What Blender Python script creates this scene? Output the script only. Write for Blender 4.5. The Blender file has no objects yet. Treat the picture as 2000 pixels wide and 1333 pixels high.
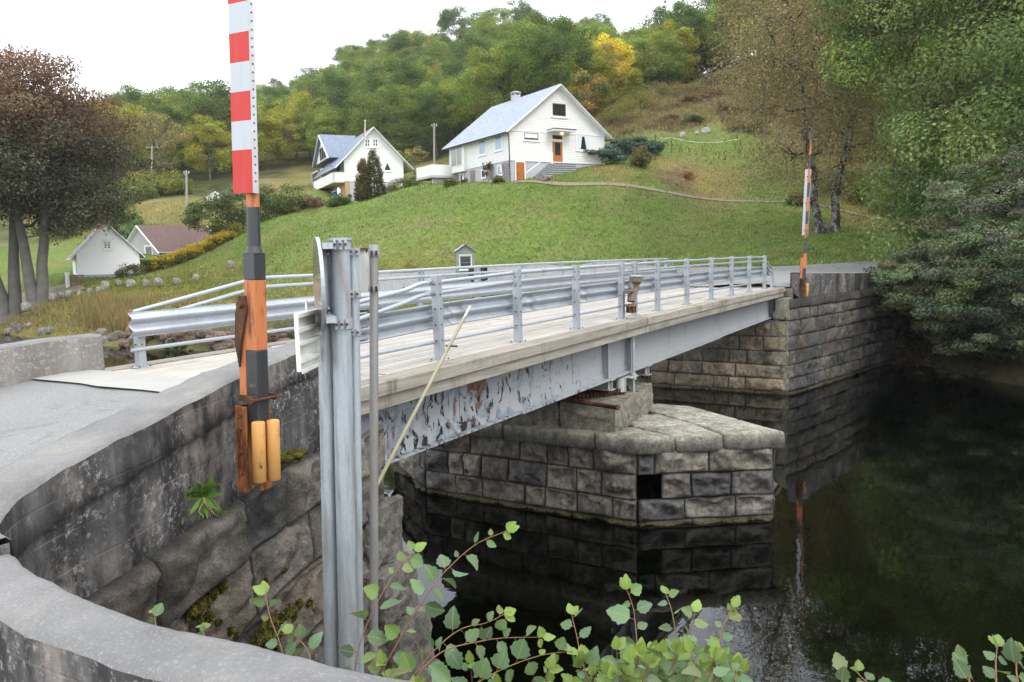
import bpy, math, random
import numpy as np
from mathutils import Vector
sc = bpy.context.scene
COL = sc.collection
R = math.radians
rng = np.random.default_rng(7)
random.seed(7)

# ------------------------------------------------------------------ camera, sky, sun, exposure
class Eye:
    """the photographer's eye: turns a pixel of the photograph and a distance (or a plane) into a place in the world"""
    def __init__(s, f, yaw, pitch, roll, z):
        s.f = f; s.pos = np.array([0, 0, z])
        cy, sy, cp, sp = math.cos(yaw), math.sin(yaw), math.cos(pitch), math.sin(pitch)
        F = np.array([cy*cp, sy*cp, -sp]); Rt = np.array([sy, -cy, 0.]); U = np.cross(Rt, F)
        c, q = math.cos(roll), math.sin(roll)
        s.R = Rt*c-U*q; s.U = U*c+Rt*q; s.F = F
    def ray(s, x, y): return s.F*s.f+s.R*(x-1000)-s.U*(y-666.5)
    def onz(s, x, y, h):
        d = s.ray(x, y); return s.pos+d*(h-s.pos[2])/d[2]
    def ony(s, x, y, Y):
        d = s.ray(x, y); return s.pos+d*(Y-s.pos[1])/d[1]
    def onx(s, x, y, X):
        d = s.ray(x, y); return s.pos+d*(X-s.pos[0])/d[0]
    def at(s, x, y, D):
        d = s.ray(x, y); return s.pos+d*D/np.hypot(d[0], d[1])
    def onplane(s, x, y, p0, n):
        d = s.ray(x, y); n = np.asarray(n, float); return s.pos+d*((np.asarray(p0)-s.pos) @ n)/(d @ n)
E = Eye(1544.47, .5283, .1124, .0241, 1.33)
cd = bpy.data.cameras.new('camera'); cam = bpy.data.objects.new('camera', cd); COL.objects.link(cam)
cd.sensor_width = 23.5; cd.lens = 1544.47/2000*23.5; cd.clip_start = .05; cd.clip_end = 3000
from mathutils import Matrix
m4 = Matrix.Identity(4)
for i in range(3):
    m4[i][0] = E.R[i]; m4[i][1] = E.U[i]; m4[i][2] = -E.F[i]; m4[i][3] = E.pos[i]
cam.matrix_world = m4
sc.camera = cam

w = bpy.data.worlds.new('World'); sc.world = w; w.use_nodes = True
wt = w.node_tree; wb = wt.nodes['Background']
SUN_EL, SUN_AZ = R(50), R(248)          # direction the light comes from, measured from +X towards +Y
sky = wt.nodes.new('ShaderNodeTexSky'); sky.sky_type = 'NISHITA'; sky.sun_disc = False
sky.sun_elevation = SUN_EL; sky.sun_rotation = R(90)-SUN_AZ; sky.dust_density = 4; sky.air_density = 1.2
tc = wt.nodes.new('ShaderNodeTexCoord'); nz = wt.nodes.new('ShaderNodeTexNoise')
nz.inputs['Scale'].default_value = 2.2; nz.inputs['Detail'].default_value = 5
wt.links.new(tc.outputs['Generated'], nz.inputs['Vector'])
rp = wt.nodes.new('ShaderNodeValToRGB')   # a closed cloud layer: paler and greyer patches
rp.color_ramp.elements[0].position = .35; rp.color_ramp.elements[0].color = (8.6, 9.1, 9.9, 1)
rp.color_ramp.elements[1].position = .7; rp.color_ramp.elements[1].color = (11.5, 11.7, 12.0, 1)
wt.links.new(nz.outputs['Fac'], rp.inputs['Fac'])
mx = wt.nodes.new('ShaderNodeMix'); mx.data_type = 'RGBA'; mx.inputs[0].default_value = .9
wt.links.new(sky.outputs[0], mx.inputs[6]); wt.links.new(rp.outputs[0], mx.inputs[7])
wt.links.new(mx.outputs[2], wb.inputs['Color']); wb.inputs['Strength'].default_value = .132
sd = bpy.data.lights.new('sun', 'SUN'); sd.energy = .7; sd.angle = R(18); sd.color = (1, .96, .9)
so = bpy.data.objects.new('sun', sd); COL.objects.link(so)
so.rotation_euler = Vector((math.cos(SUN_AZ)*math.cos(SUN_EL), math.sin(SUN_AZ)*math.cos(SUN_EL), math.sin(SUN_EL))).to_track_quat('Z', 'Y').to_euler()
sc.view_settings.view_transform = 'Standard'; sc.view_settings.look = 'None'
sc.view_settings.exposure = 1.0; sc.view_settings.gamma = 1
sc.cycles.max_bounces = 8; sc.cycles.diffuse_bounces = 3; sc.cycles.glossy_bounces = 4; sc.cycles.transparent_max_bounces = 8
sc.cycles.caustics_reflective = False; sc.cycles.caustics_refractive = False
sc.cycles.use_adaptive_sampling = True; sc.cycles.use_denoising = True

# ------------------------------------------------------------------ helpers: materials
class Mt:
    def __init__(s, name, rough=.8, metal=0., spec=.4):
        s.m = bpy.data.materials.new(name); s.m.use_nodes = True; s.t = s.m.node_tree
        s.b = s.t.nodes['Principled BSDF']; s.tc = s.t.nodes.new('ShaderNodeTexCoord')
        s.b.inputs['Roughness'].default_value = rough; s.b.inputs['Metallic'].default_value = metal
        s.b.inputs['Specular IOR Level'].default_value = spec
    def put(s, sock, v):
        if hasattr(v, 'is_output'): s.t.links.new(v, sock)
        elif v is not None:
            try: sock.default_value = v
            except Exception: sock.default_value = (*v, 1)
    def N(s, typ, ins=(), **kw):
        n = s.t.nodes.new('ShaderNode'+typ)
        for k, v in kw.items(): setattr(n, k, v)
        for k, v in dict(ins).items(): s.put(n.inputs[k], v)
        return n
    def co(s, scale=(1, 1, 1), rot=(0, 0, 0)):
        return s.N('Mapping', {'Vector': s.tc.outputs['Object'], 'Scale': scale, 'Rotation': rot}).outputs[0]
    def noise(s, scale, detail=5, rough=.6, vec=None, dist=0):
        n = s.N('TexNoise', {'Scale': scale, 'Detail': detail, 'Roughness': rough, 'Distortion': dist, 'Vector': vec or s.tc.outputs['Object']})
        return n.outputs['Fac']
    def vor(s, scale, vec=None, feature='F1', out='Distance', rnd=1):
        n = s.N('TexVoronoi', {'Scale': scale, 'Randomness': rnd, 'Vector': vec or s.tc.outputs['Object']}, feature=feature)
        return n.outputs[out]
    def ramp(s, fac, stops, interp='LINEAR'):
        n = s.N('ValToRGB', {'Fac': fac}); cr = n.color_ramp; cr.interpolation = interp
        while len(cr.elements) < len(stops): cr.elements.new(.5)
        for e, (p, c) in zip(cr.elements, stops):
            e.position = p; e.color = (c, c, c, 1) if isinstance(c, (int, float)) else (*c, 1)
        return n.outputs['Color']
    def mix(s, fac, a, b, mode='MIX'):
        n = s.N('Mix', data_type='RGBA', blend_type=mode)
        s.put(n.inputs[0], fac); s.put(n.inputs[6], a); s.put(n.inputs[7], b)
        return n.outputs[2]
    def math(s, op, a, b=None):
        n = s.N('Math', operation=op); s.put(n.inputs[0], a)
        if b is not None: s.put(n.inputs[1], b)
        return n.outputs[0]
    def attr(s, name='Col'): return s.N('Attribute', attribute_name=name).outputs['Color']
    def xyz(s):
        n = s.N('SeparateXYZ', {'Vector': s.tc.outputs['Object']}); return n.outputs
    def bump(s, h, strength=.3, dist=.02):
        n = s.N('Bump', {'Height': h, 'Strength': strength, 'Distance': dist}); s.t.links.new(n.outputs[0], s.b.inputs['Normal']); return s
    def col(s, c): s.put(s.b.inputs['Base Color'], c); return s
    def rough(s, c): s.put(s.b.inputs['Roughness'], c); return s
def simple(name, c, rough=.7, metal=0, var=.25, scale=6, bump=0, spec=.4):
    m = Mt(name, rough, metal, spec)
    n = m.noise(scale, 5)
    m.col(m.mix(n, tuple(x*(1-var) for x in c), tuple(min(1, x*(1+var)) for x in c)))
    if bump: m.bump(m.noise(scale*8, 4), bump, .01)
    return m.m

# ------------------------------------------------------------------ helpers: meshes and objects
class MB:
    def __init__(s): s.V = []; s.F = []; s.MI = []; s.C = []; s.S = []; s.n = 0
    def add(s, v, f, mi=0, col=None, smooth=False):
        v = np.asarray(v, float).reshape(-1, 3)
        if isinstance(f, np.ndarray): s.F.append(f.astype(np.int64)+s.n); k = len(f)
        else: s.F.append([[i+s.n for i in q] for q in f]); k = len(f)
        s.V.append(v); s.MI.append(np.full(k, mi)); s.S.append(np.full(k, smooth))
        if col is None: col = (1, 1, 1)
        c = np.asarray(col, float)
        s.C.append(np.broadcast_to(c, (len(v), 3)) if c.ndim == 1 else c)
        s.n += len(v); return s
    def box(s, c, d, ax=None, mi=0, col=None):
        """c centre, d full sizes, ax = three axis vectors"""
        ax = np.eye(3) if ax is None else np.asarray(ax, float)
        k = np.array([(-1, -1, -1), (1, -1, -1), (1, 1, -1), (-1, 1, -1), (-1, -1, 1), (1, -1, 1), (1, 1, 1), (-1, 1, 1)])*.5*np.asarray(d)
        return s.add(np.asarray(c)+k @ ax, [(3, 2, 1, 0), (4, 5, 6, 7), (0, 1, 5, 4), (1, 2, 6, 5), (2, 3, 7, 6), (3, 0, 4, 7)], mi, col)
    def b6(s, x0, x1, y0, y1, z0, z1, mi=0, col=None):
        return s.box(((x0+x1)/2, (y0+y1)/2, (z0+z1)/2), (x1-x0, y1-y0, z1-z0), None, mi, col)
    def beam(s, p, q, wd, ht, up=(0, 0, 1), mi=0, col=None):
        p = np.asarray(p, float); q = np.asarray(q, float); a = q-p; L = np.linalg.norm(a); a /= L
        b = np.cross(up, a); b /= np.linalg.norm(b); c = np.cross(a, b)
        return s.box((p+q)/2, (L, wd, ht), (a, b, c), mi, col)
    def tube(s, pts, r, n=10, mi=0, caps=True, col=None, smooth=True):
        pts = np.asarray(pts, float); k = len(pts); r = np.broadcast_to(np.asarray(r, float), (k,))
        t = np.gradient(pts, axis=0); t /= np.linalg.norm(t, axis=1)[:, None]+1e-12
        ref = np.array([0, 0, 1.]) if abs(t[0, 2]) < .9 else np.array([1., 0, 0])
        a = np.cross(t, ref); bad = np.linalg.norm(a, axis=1) < 1e-3
        if bad.any(): a[bad] = np.cross(t[bad], (0, 1, .1))
        a /= np.linalg.norm(a, axis=1)[:, None]; b = np.cross(t, a)
        th = np.linspace(0, 2*np.pi, n, endpoint=False)
        v = pts[:, None]+r[:, None, None]*(a[:, None]*np.cos(th)[None, :, None]+b[:, None]*np.sin(th)[None, :, None])
        i = np.arange(k-1)[:, None]*n; j = np.arange(n)[None]; j2 = (j+1) % n
        f = np.stack([i+j, i+j2, i+n+j2, i+n+j], -1).reshape(-1, 4)
        s.add(v.reshape(-1, 3), f, mi, col, smooth)
        if caps:
            s.add(v[0], [list(range(n))], mi, col); s.add(v[-1], [list(range(n))[::-1]], mi, col)
        return s
    def cyl(s, c, axis, r, h, n=20, mi=0, col=None, r2=None):
        c = np.asarray(c, float); a = np.asarray(axis, float); a = a/np.linalg.norm(a)
        return s.tube([c-a*h/2, c+a*h/2], [r, r if r2 is None else r2], n, mi, True, col)
    def grid(s, P, mi=0, col=None, smooth=True, flip=False):
        nu, nv = P.shape[:2]
        i = np.arange(nu-1)[:, None]*nv; j = np.arange(nv-1)[None]
        f = np.stack([i+j, i+nv+j, i+nv+j+1, i+j+1], -1).reshape(-1, 4)
        if flip: f = f[:, ::-1]
        if col is not None and np.ndim(col) == 3: col = col.reshape(-1, 3)
        return s.add(P.reshape(-1, 3), f, mi, col, smooth)
    def prism(s, poly, off, mi=0, col=None):
        """closed planar polygon pushed along the vector off"""
        p = np.asarray(poly, float); n = len(p); q = p+np.asarray(off)
        f = [list(range(n))[::-1], [i+n for i in range(n)]]+[[i, (i+1) % n, (i+1) % n+n, i+n] for i in range(n)]
        return s.add(np.vstack([p, q]), f, mi, col)
    def sweep(s, prof, pts, up=(0, 0, 1), mi=0, closed=False, smooth=False):
        """profile (side, up) carried along a path"""
        pts = np.asarray(pts, float); t = np.gradient(pts, axis=0); t /= np.linalg.norm(t, axis=1)[:, None]
        b = np.cross(np.broadcast_to(up, t.shape), t); b /= np.linalg.norm(b, axis=1)[:, None]; c = np.cross(t, b)
        pr = np.asarray(prof, float)
        P = pts[:, None]+b[:, None]*pr[None, :, :1]+c[:, None]*pr[None, :, 1:2]
        if closed: P = np.concatenate([P, P[:, :1]], 1)
        s.grid(P, mi, None, smooth, flip=True)
        if closed:
            m = len(pr); s.add(P[0, :m], [list(range(m))], mi); s.add(P[-1, :m], [list(range(m))[::-1]], mi)
        return s
    def mesh(s, name, origin=(0, 0, 0)):
        me = bpy.data.meshes.new(name); V = np.concatenate(s.V)-np.asarray(origin)
        me.vertices.add(len(V)); me.vertices.foreach_set('co', V.ravel())
        tot = []; lp = []
        for f in s.F:
            if isinstance(f, np.ndarray): tot.append(np.full(len(f), f.shape[1])); lp.append(f.ravel())
            else:
                tot.append(np.array([len(q) for q in f], int)); lp.append(np.array([i for q in f for i in q], int))
        tot = np.concatenate(tot); lp = np.concatenate(lp)
        me.loops.add(len(lp)); me.polygons.add(len(tot))
        me.loops.foreach_set('vertex_index', lp)
        st = np.concatenate([[0], np.cumsum(tot)[:-1]])
        me.polygons.foreach_set('loop_start', st); me.polygons.foreach_set('loop_total', tot)
        me.polygons.foreach_set('material_index', np.concatenate(s.MI)); me.polygons.foreach_set('use_smooth', np.concatenate(s.S))
        at = me.color_attributes.new('Col', 'FLOAT_COLOR', 'POINT')
        C = np.ones((len(V), 4)); C[:, :3] = np.concatenate(s.C); at.data.foreach_set('color', C.ravel())
        me.update(calc_edges=True); me.validate()
        return me
    def build(s, name, mats, parent=None, bevel=0, label=None, smooth_angle=None):
        org = world_loc(parent) if parent else (0, 0, 0)
        me = s.mesh(name, org); o = bpy.data.objects.new(name, me); COL.objects.link(o)
        for m in (mats if isinstance(mats, (list, tuple)) else [mats]): me.materials.append(m)
        if parent: o.parent = parent
        if bevel:
            b = o.modifiers.new('bevel', 'BEVEL'); b.width = bevel; b.segments = 2; b.limit_method = 'ANGLE'
        if label: o['label'] = label
        return o
def world_loc(o):
    v = np.zeros(3)
    while o: v += np.array(o.location); o = o.parent
    return v
def thing(name, label, cat, loc=(0, 0, 0), group=None):
    o = bpy.data.objects.new(name, None); COL.objects.link(o); o.location = loc; o.empty_display_size = .2
    return tag(o, label, cat, group)
def tag(o, label, cat, group=None, kind=None):
    if label: o['label'] = label
    if cat: o['category'] = cat
    if group: o['group'] = group
    if kind: o['kind'] = kind
    return o
def struct(o): o['kind'] = 'structure'; return o
def copy_tree(o, parent=None):
    c = o.copy(); COL.objects.link(c)
    if parent: c.parent = parent
    for ch in list(o.children): copy_tree(ch, c)
    return c
def crop(ox, oy, s): return lambda x, y: (ox+x/s, oy+y/s)
def smoothstep(x): x = np.clip(x, 0, 1); return x*x*(3-2*x)
def curve(pts, n):
    """smooth line through points (Catmull-Rom)"""
    p = np.asarray(pts, float); p = np.vstack([2*p[0]-p[1], p, 2*p[-1]-p[-2]]); out = []
    k = len(p)-3
    for t in np.linspace(0, k-1e-9, n):
        i = int(t); f = t-i; a, b, c, d = p[i:i+4]
        out.append(.5*((2*b)+(c-a)*f+(2*a-5*b+4*c-d)*f*f+(3*b-a-3*c+d)*f**3))
    return np.array(out)
# cheap value noise for displacement
_perm = np.random.default_rng(3).random((64, 64, 64))
def vnoise(p):
    p = np.asarray(p, float); i = np.floor(p).astype(int); f = p-i; f = f*f*(3-2*f); r = 0
    for dx in (0, 1):
        for dy in (0, 1):
            for dz in (0, 1):
                wgt = (f[..., 0] if dx else 1-f[..., 0])*(f[..., 1] if dy else 1-f[..., 1])*(f[..., 2] if dz else 1-f[..., 2])
                r = r+wgt*_perm[(i[..., 0]+dx) % 64, (i[..., 1]+dy) % 64, (i[..., 2]+dz) % 64]
    return r
def fbm(p, o=4):
    p = np.asarray(p, float); r = 0; a = .5
    for k in range(o): r = r+a*(vnoise(p*2**k+k*7.3)-.5); a *= .55
    return r
# ------------------------------------------------------------------ materials of the setting
def ground_mat():
    m = Mt('ground_grass', .95, 0, .1); c = m.attr()
    n1 = m.noise(.28, 6, .7); n2 = m.noise(2.6, 7, .78); n3 = m.noise(.12, 5, .65)
    c = m.mix(m.ramp(n1, [(.44, 0), (.62, .8)]), c, m.mix(.6, c, (.215, .165, .085)))
    c = m.mix(m.ramp(n3, [(.46, 0), (.6, .6)]), c, m.mix(.6, c, (.06, .10, .018)))
    c = m.mix(1, c, m.ramp(n2, [(.28, .5), (.5, 1), (.72, 1.45)]), 'MULTIPLY')
    m.col(c); m.bump(m.noise(5, 6, .75), .9, .18); return m.m
def water_mat():
    m = Mt('river_water'); t = m.t
    n = m.math('ADD', m.noise(1.1, 2, vec=m.co((1, 1.6, 1))), m.math('MULTIPLY', m.noise(5, 2), .22))
    bp = m.N('Bump', {'Height': n, 'Strength': .05, 'Distance': .06})
    fr = m.N('Fresnel', {'IOR': 1.4, 'Normal': bp.outputs[0]})
    gl = m.N('BsdfGlossy', {'Roughness': .015, 'Color': (.95, .97, 1, 1), 'Normal': bp.outputs[0]})
    tr = m.N('BsdfTransparent', {'Color': (.28, .28, .16, 1)})
    df = m.N('BsdfDiffuse', {'Color': (.0015, .0025, .0015, 1)})
    a = m.N('MixShader', {0: .35, 1: tr.outputs[0], 2: df.outputs[0]})
    b = m.N('MixShader', {0: fr.outputs[0], 1: a.outputs[0], 2: gl.outputs[0]})
    t.links.new(b.outputs[0], t.nodes['Material Output'].inputs['Surface']); return m.m
def asphalt_mat():
    m = Mt('asphalt', .9, 0, .2)
    n = m.noise(.9, 5); g = m.vor(90); s = m.noise(90, 3, .7)
    c = m.mix(n, (.16, .16, .157), (.23, .23, .225)); c = m.mix(m.ramp(s, [(.52, 0), (.62, .6)]), c, (.42, .42, .41)); c = m.mix(m.ramp(m.noise(60, 4, .8), [(.34, .8), (.44, 0)]), c, (.09, .09, .088))
    c = m.mix(m.ramp(g, [(.2, .35), (.5, 0)]), c, (.17, .17, .165))
    c = m.mix(m.ramp(m.noise(1.7, 6, .7, dist=1.5), [(.56, 0), (.62, .6)]), c, (.15, .145, .14))
    m.col(c); m.bump(s, .35, .006); return m.m
def bed_mat():
    m = Mt('riverbed_mud', .9, 0, .1); n = m.noise(.8, 6, .7); v = m.vor(2.2)
    c = m.ramp(n, [(.3, (.012, .012, .005)), (.55, (.045, .038, .012)), (.75, (.08, .062, .022))])
    m.col(m.mix(m.ramp(v, [(.1, .5), (.35, 0)]), c, (.09, .075, .04))); return m.m
GROUND, WATER, ASPHALT, BED = ground_mat(), water_mat(), asphalt_mat(), bed_mat()

# ------------------------------------------------------------------ the land beyond the river
TYPES = np.array([(.128, .182, .040), (.205, .175, .06), (.155, .105, .06), (.035, .045, .015), (.28, .265, .24), (.10, .085, .06), (.155, .165, .038)])
CT = []   # x, y, z, type
def cp(px, py, d, t=0): q = E.at(px, py, d); CT.append((*q, t))
def cw(x, y, z, t=0): CT.append((x, y, z, t))
for a in [(1530, 526, 45, 0), (1700, 529, 43, 0), (1770, 531, 42, 0), (1300, 519, 49, 0), (1110, 522, 49, 0), (970, 526, 50, 0), (800, 533, 50, 6), (700, 538, 50, 6),
          (1480, 402, 62, 0), (1300, 386, 60, 0), (1150, 372, 58.5, 0), (1040, 363, 58, 0), (1000, 362, 58.5, 0), (900, 364, 60, 0), (800, 375, 65, 0), (720, 397, 69, 0), (640, 411, 73, 0), (545, 426, 75, 0), (500, 455, 68, 0),
          (1480, 460, 53, 0), (1200, 450, 53, 0), (1000, 450, 54, 0), (800, 460, 56, 0), (650, 480, 56, 0), (560, 500, 55, 0),
          (900, 363, 66, 0), (997, 361, 63, 0), (1100, 326, 67, 0), (1180, 318, 70, 0), (1250, 312, 70, 0), (1060, 350, 62, 0), (1200, 326, 64.5, 1), (1330, 348, 66, 2), (1400, 368, 66, 1), (1300, 322, 69, 1),
          (1300, 290, 76, 0), (1420, 278, 81, 0), (1300, 235, 90, 2), (1450, 205, 96, 2), (1200, 250, 88, 2), (1400, 150, 118, 2), (1250, 200, 105, 2), (1000, 290, 84, 1),
          (1615, 455, 52, 0), (1700, 420, 60, 1), (1560, 410, 60, 0), (1850, 420, 58, 3), (1850, 330, 76, 3), (1700, 330, 74, 1), (1950, 250, 88, 3), (2150, 150, 100, 3), (2150, 420, 55, 3), (1600, 250, 95, 2),
          (675, 390, 95, 0), (788, 359, 97, 0), (600, 380, 93, 0), (720, 396, 86, 0), (830, 326, 112, 1), (560, 372, 108, 1), (500, 366, 118, 1), (620, 335, 132, 1), (870, 320, 100, 1),
          (400, 400, 106, 1), (368, 418, 100, 1), (430, 396, 112, 1), (455, 402, 110, 1), (300, 400, 108, 1), (215, 545, 73, 0), (150, 546, 71, 0), (350, 497, 83, 0), (60, 560, 80, 0), (0, 520, 95, 0), (0, 450, 120, 3), (100, 430, 125, 1), (-200, 480, 110, 0), (-200, 600, 66, 1),
          (480, 456, 80, 6), (520, 431, 85, 6), (590, 415, 87, 6), (480, 545, 62, 6), (350, 550, 64, 6), (200, 566, 65, 6), (300, 600, 53, 1), (400, 600, 50, 1), (480, 570, 55, 6), (150, 620, 57, 1), (0, 612, 61, 1), (620, 560, 47, 6),
          (0, 648, 65, 1), (120, 664, 56, 1), (240, 676, 50, 1), (450, 684, 43.6, 5), (600, 672, 43.5, 5), (700, 640, 42, 6),
          # the foot of the wood, then the ridges
          (300, 372, 130, 3), (400, 372, 125, 3), (500, 345, 130, 3), (850, 312, 118, 3), (950, 280, 108, 3), (1000, 262, 98, 3), (1100, 240, 96, 3), (1200, 225, 108, 3), (1300, 190, 128, 3), (1420, 130, 135, 3),
          (230, 330, 150, 3), (60, 330, 170, 3), (-200, 330, 180, 3), (230, 250, 420, 3), (400, 212, 400, 3), (600, 222, 280, 3), (500, 232, 330, 3), (700, 172, 246, 3), (850, 124, 238, 3), (960, 95, 232, 3), (1100, 108, 226, 3), (1200, 126, 216, 3), (1300, 152, 204, 3), (1400, 150, 186, 3), (1500, 100, 180, 3), (1700, 20, 180, 3), (2100, -20, 170, 3),
          (700, 260, 170, 3), (900, 210, 165, 3), (1100, 178, 160, 3), (500, 290, 210, 3), (350, 300, 220, 3), (0, 290, 350, 3), (-300, 290, 350, 3)]: cp(*a)
for a in [(27.5, 7.5, -.08, 4), (33, 7.5, -.03, 4), (38, 8, .02, 4), (28, 4.8, -.08, 4), (34, 4.6, -.1, 4), (40, 3.5, -.1, 4), (31, 12, -.5, 5), (33, 18, -.9, 6), (35, 26, -1.6, 6), (37, 14, -.2, 6), (33, -3, -1.2, 5), (36, -1, -.8, 5), (38, 0, -.3, 3), (30, -9, -1, 5), (34, -12, 1, 3), (40, -8, 1.0, 3), (24, -22, -.5, 3), (30, -30, 5, 3),
          (29, 66, -3.3, 1), (35, 80, -2.2, 1), (30, 100, -2, 1), (20, 120, 0, 3)]: cw(*a)
CT = np.array(CT)
def polar(x, y): return np.stack([np.arctan2(y, x)*2.2, np.log(np.hypot(x, y))], -1)
_q = polar(CT[:, 0], CT[:, 1])
def _U(r2): return np.where(r2 > 0, r2*np.log(r2+1e-12), 0)
_n = len(_q); _K = _U(((_q[:, None]-_q[None])**2).sum(-1))+np.eye(_n)*.004
_Pm = np.hstack([np.ones((_n, 1)), _q]); _A = np.block([[_K, _Pm], [_Pm.T, np.zeros((3, 3))]])
_w = np.linalg.solve(_A, np.concatenate([CT[:, 2]/np.exp(_q[:, 1])*60, np.zeros(3)]))
SHORE = np.array([(15, 130), (29.2, 75), (29.4, 58.7), (27.6, 48), (26.9, 41.3), (27.6, 33), (30.4, 30), (30.6, 20), (30.0, 12), (28.6, 10.2), (26.9, 9.4), (26.9, 5.4), (29.2, 4.6), (33.9, 3.55), (37.2, 2.2), (34.2, 1.5), (31.5, -.5), (30, -2), (28, -6), (25, -14), (20, -24), (16, -40)], float)
def shore_dist(x, y):
    p = np.stack([x, y], -1); best = np.full(x.shape, 1e9); sg = np.ones(x.shape)
    for a, b in zip(SHORE[:-1], SHORE[1:]):
        ab = b-a; t = np.clip(((p-a) @ ab)/(ab @ ab), 0, 1); d = np.linalg.norm(p-(a+t[..., None]*ab), axis=-1)
        cr = ab[0]*(p[..., 1]-a[1])-ab[1]*(p[..., 0]-a[0]); k = d < best
        best = np.where(k, d, best); sg = np.where(k, np.where(cr > 0, 1, -1), sg)
    return best*sg
def upland(x, y):
    q = polar(x, y); sh = x.shape; q = q.reshape(-1, 2); out = np.empty(len(q))
    for i in range(0, len(q), 4000):
        b = q[i:i+4000]; out[i:i+4000] = _U(((b[:, None]-_q[None])**2).sum(-1)) @ _w[:_n]+_w[_n]+b @ _w[_n+1:]
    return (out*np.exp(q[:, 1])/60).reshape(sh)
RIDGE = np.array([(150, 430), (230, 425), (400, 405), (500, 360), (600, 300), (700, 262), (850, 244), (960, 238), (1100, 230), (1300, 208), (1400, 190), (1620, 180)], float)
_raz = np.array([math.atan2(*(E.ray(p_, 480)[[1, 0]])) for p_ in RIDGE[:, 0]])[::-1]; _rd = RIDGE[::-1, 1]
def land(x, y):
    x = np.asarray(x, float); y = np.asarray(y, float); d = np.hypot(x, y); rd = np.interp(np.arctan2(y, x), _raz, _rd); k = np.minimum(1, rd/d); h = upland(x*k, y*k)-np.maximum(0, d-rd)*.3
    h = h+(fbm(np.stack([x*.25, y*.25, x*0], -1), 3)*.5)*np.clip((d-45)/30, 0, 1)+fbm(np.stack([x*.03, y*.03, x*0], -1), 3)*6*np.clip((d-130)/60, 0, 1)
    sd = shore_dist(x, y); wall = (y > 1.9) & (y < 10) & (x < 38)
    k = np.where(wall, 9, 1.1); return np.maximum(np.minimum(h, -3.75+k*sd), -8.)
def land1(x, y): return float(land(np.array([x]), np.array([y]))[0])
def ground_type(x, y, jitter=.06):
    q = polar(x, y); q = q+np.stack([fbm(np.stack([x*.2, y*.2, x*0+5], -1), 3), fbm(np.stack([x*.2, y*.2, x*0+9], -1), 3)], -1)*jitter
    sh = x.shape; q = q.reshape(-1, 2); out = np.empty((len(q), 3))
    cc = TYPES[CT[:, 3].astype(int)]
    for i in range(0, len(q), 4000):
        wgt = 1/(((q[i:i+4000, None]-_q[None])**2).sum(-1)+1e-5)**2.2; out[i:i+4000] = (wgt @ cc)/wgt.sum(1)[:, None]
    return out.reshape(*sh, 3)
_az = np.radians(np.linspace(-52, 92, 420)); _ld = np.exp(np.concatenate([np.linspace(math.log(22), math.log(90), 190), np.linspace(math.log(91), math.log(620), 100)]))
_A2, _D2 = np.meshgrid(_az, _ld, indexing='ij'); _X, _Y = _D2*np.cos(_A2), _D2*np.sin(_A2)
_Z = land(_X, _Y); 
mb = MB(); mb.grid(np.stack([_X, _Y, _Z], -1), 0, ground_type(_X, _Y))
hill = struct(mb.build('hillside', GROUND))
def on_land(px, d, dz=0):
    q = E.at(px, 480, d); return np.array([q[0], q[1], land1(q[0], q[1])+dz])

# river: the surface and the bed under it
mb = MB(); mb.grid(np.array([[(x, y, -3.5) for y in np.linspace(-90, 220, 12)] for x in np.linspace(-30, 60, 8)])); struct(mb.build('river_water', WATER))
gx, gy = np.meshgrid(np.linspace(-30, 60, 70), np.linspace(-90, 200, 120), indexing='ij')
gz = -5.6+fbm(np.stack([gx*.3, gy*.3, gx*0], -1), 4)*.7+1.6*smoothstep((2.5-gy)/9)*smoothstep((24-gx)/16)
mb = MB(); mb.grid(np.stack([gx, gy, gz], -1)); struct(mb.build('riverbed', BED))

# roads beyond the bridge
def strip(name, mat, pts, width, dz=.05, n=60, cross=7):
    c = curve(pts, n); t = np.gradient(c, axis=0); t /= np.linalg.norm(t, axis=1)[:, None]; nn = np.stack([-t[:, 1], t[:, 0]], -1)
    wd = np.interp(np.linspace(0, 1, n), np.linspace(0, 1, len(width)), width) if np.ndim(width) else np.full(n, width)
    o = np.linspace(-.5, .5, cross); P = c[:, None]+nn[:, None]*(o[None, :, None]*wd[:, None, None])
    z = land(P[..., 0], P[..., 1])+dz; mb = MB(); mb.grid(np.concatenate([P, z[..., None]], -1), flip=True); return struct(mb.build(name, mat))
GRAVEL = simple('driveway_gravel', (.21, .165, .12), .95, 0, .25, 3, .3)
q = [E.at(px, 480, d)[:2] for px, d in [(1530, 42), (1300, 46), (1110, 47), (970, 48.4), (800, 48), (640, 50)]]
strip('road_along_bank', ASPHALT, [(44, 1.2), (43, 5)]+q, 3.4, .09)
mb = MB()
P = np.array([[(x, y, 0) for y in np.linspace(np.interp(x, [27.3, 28.7, 30.9, 33.5, 35.6, 37.6, 39.5, 44], [5.28, 4.9, 4.36, 3.78, 3.16, 2.35, 1.5, -.6]), 9.6+(x-27.2)*.22, 12)] for x in np.linspace(27.32, 44, 24)])
P[..., 2] = np.maximum(land(P[..., 0], P[..., 1])+.12, -.04); mb.grid(P, flip=False); struct(mb.build('road', ASPHALT))
q = [E.at(px, 480, d)[:2] for px, d in [(1010, 60.3), (1060, 59.8), (1150, 59.6), (1300, 61), (1480, 63), (1620, 61), (1760, 56), (1900, 46)]]
strip('driveway', GRAVEL, q, [1.3, 1.0, .6, .45, .4, .4, .4, .4], .06)
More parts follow.
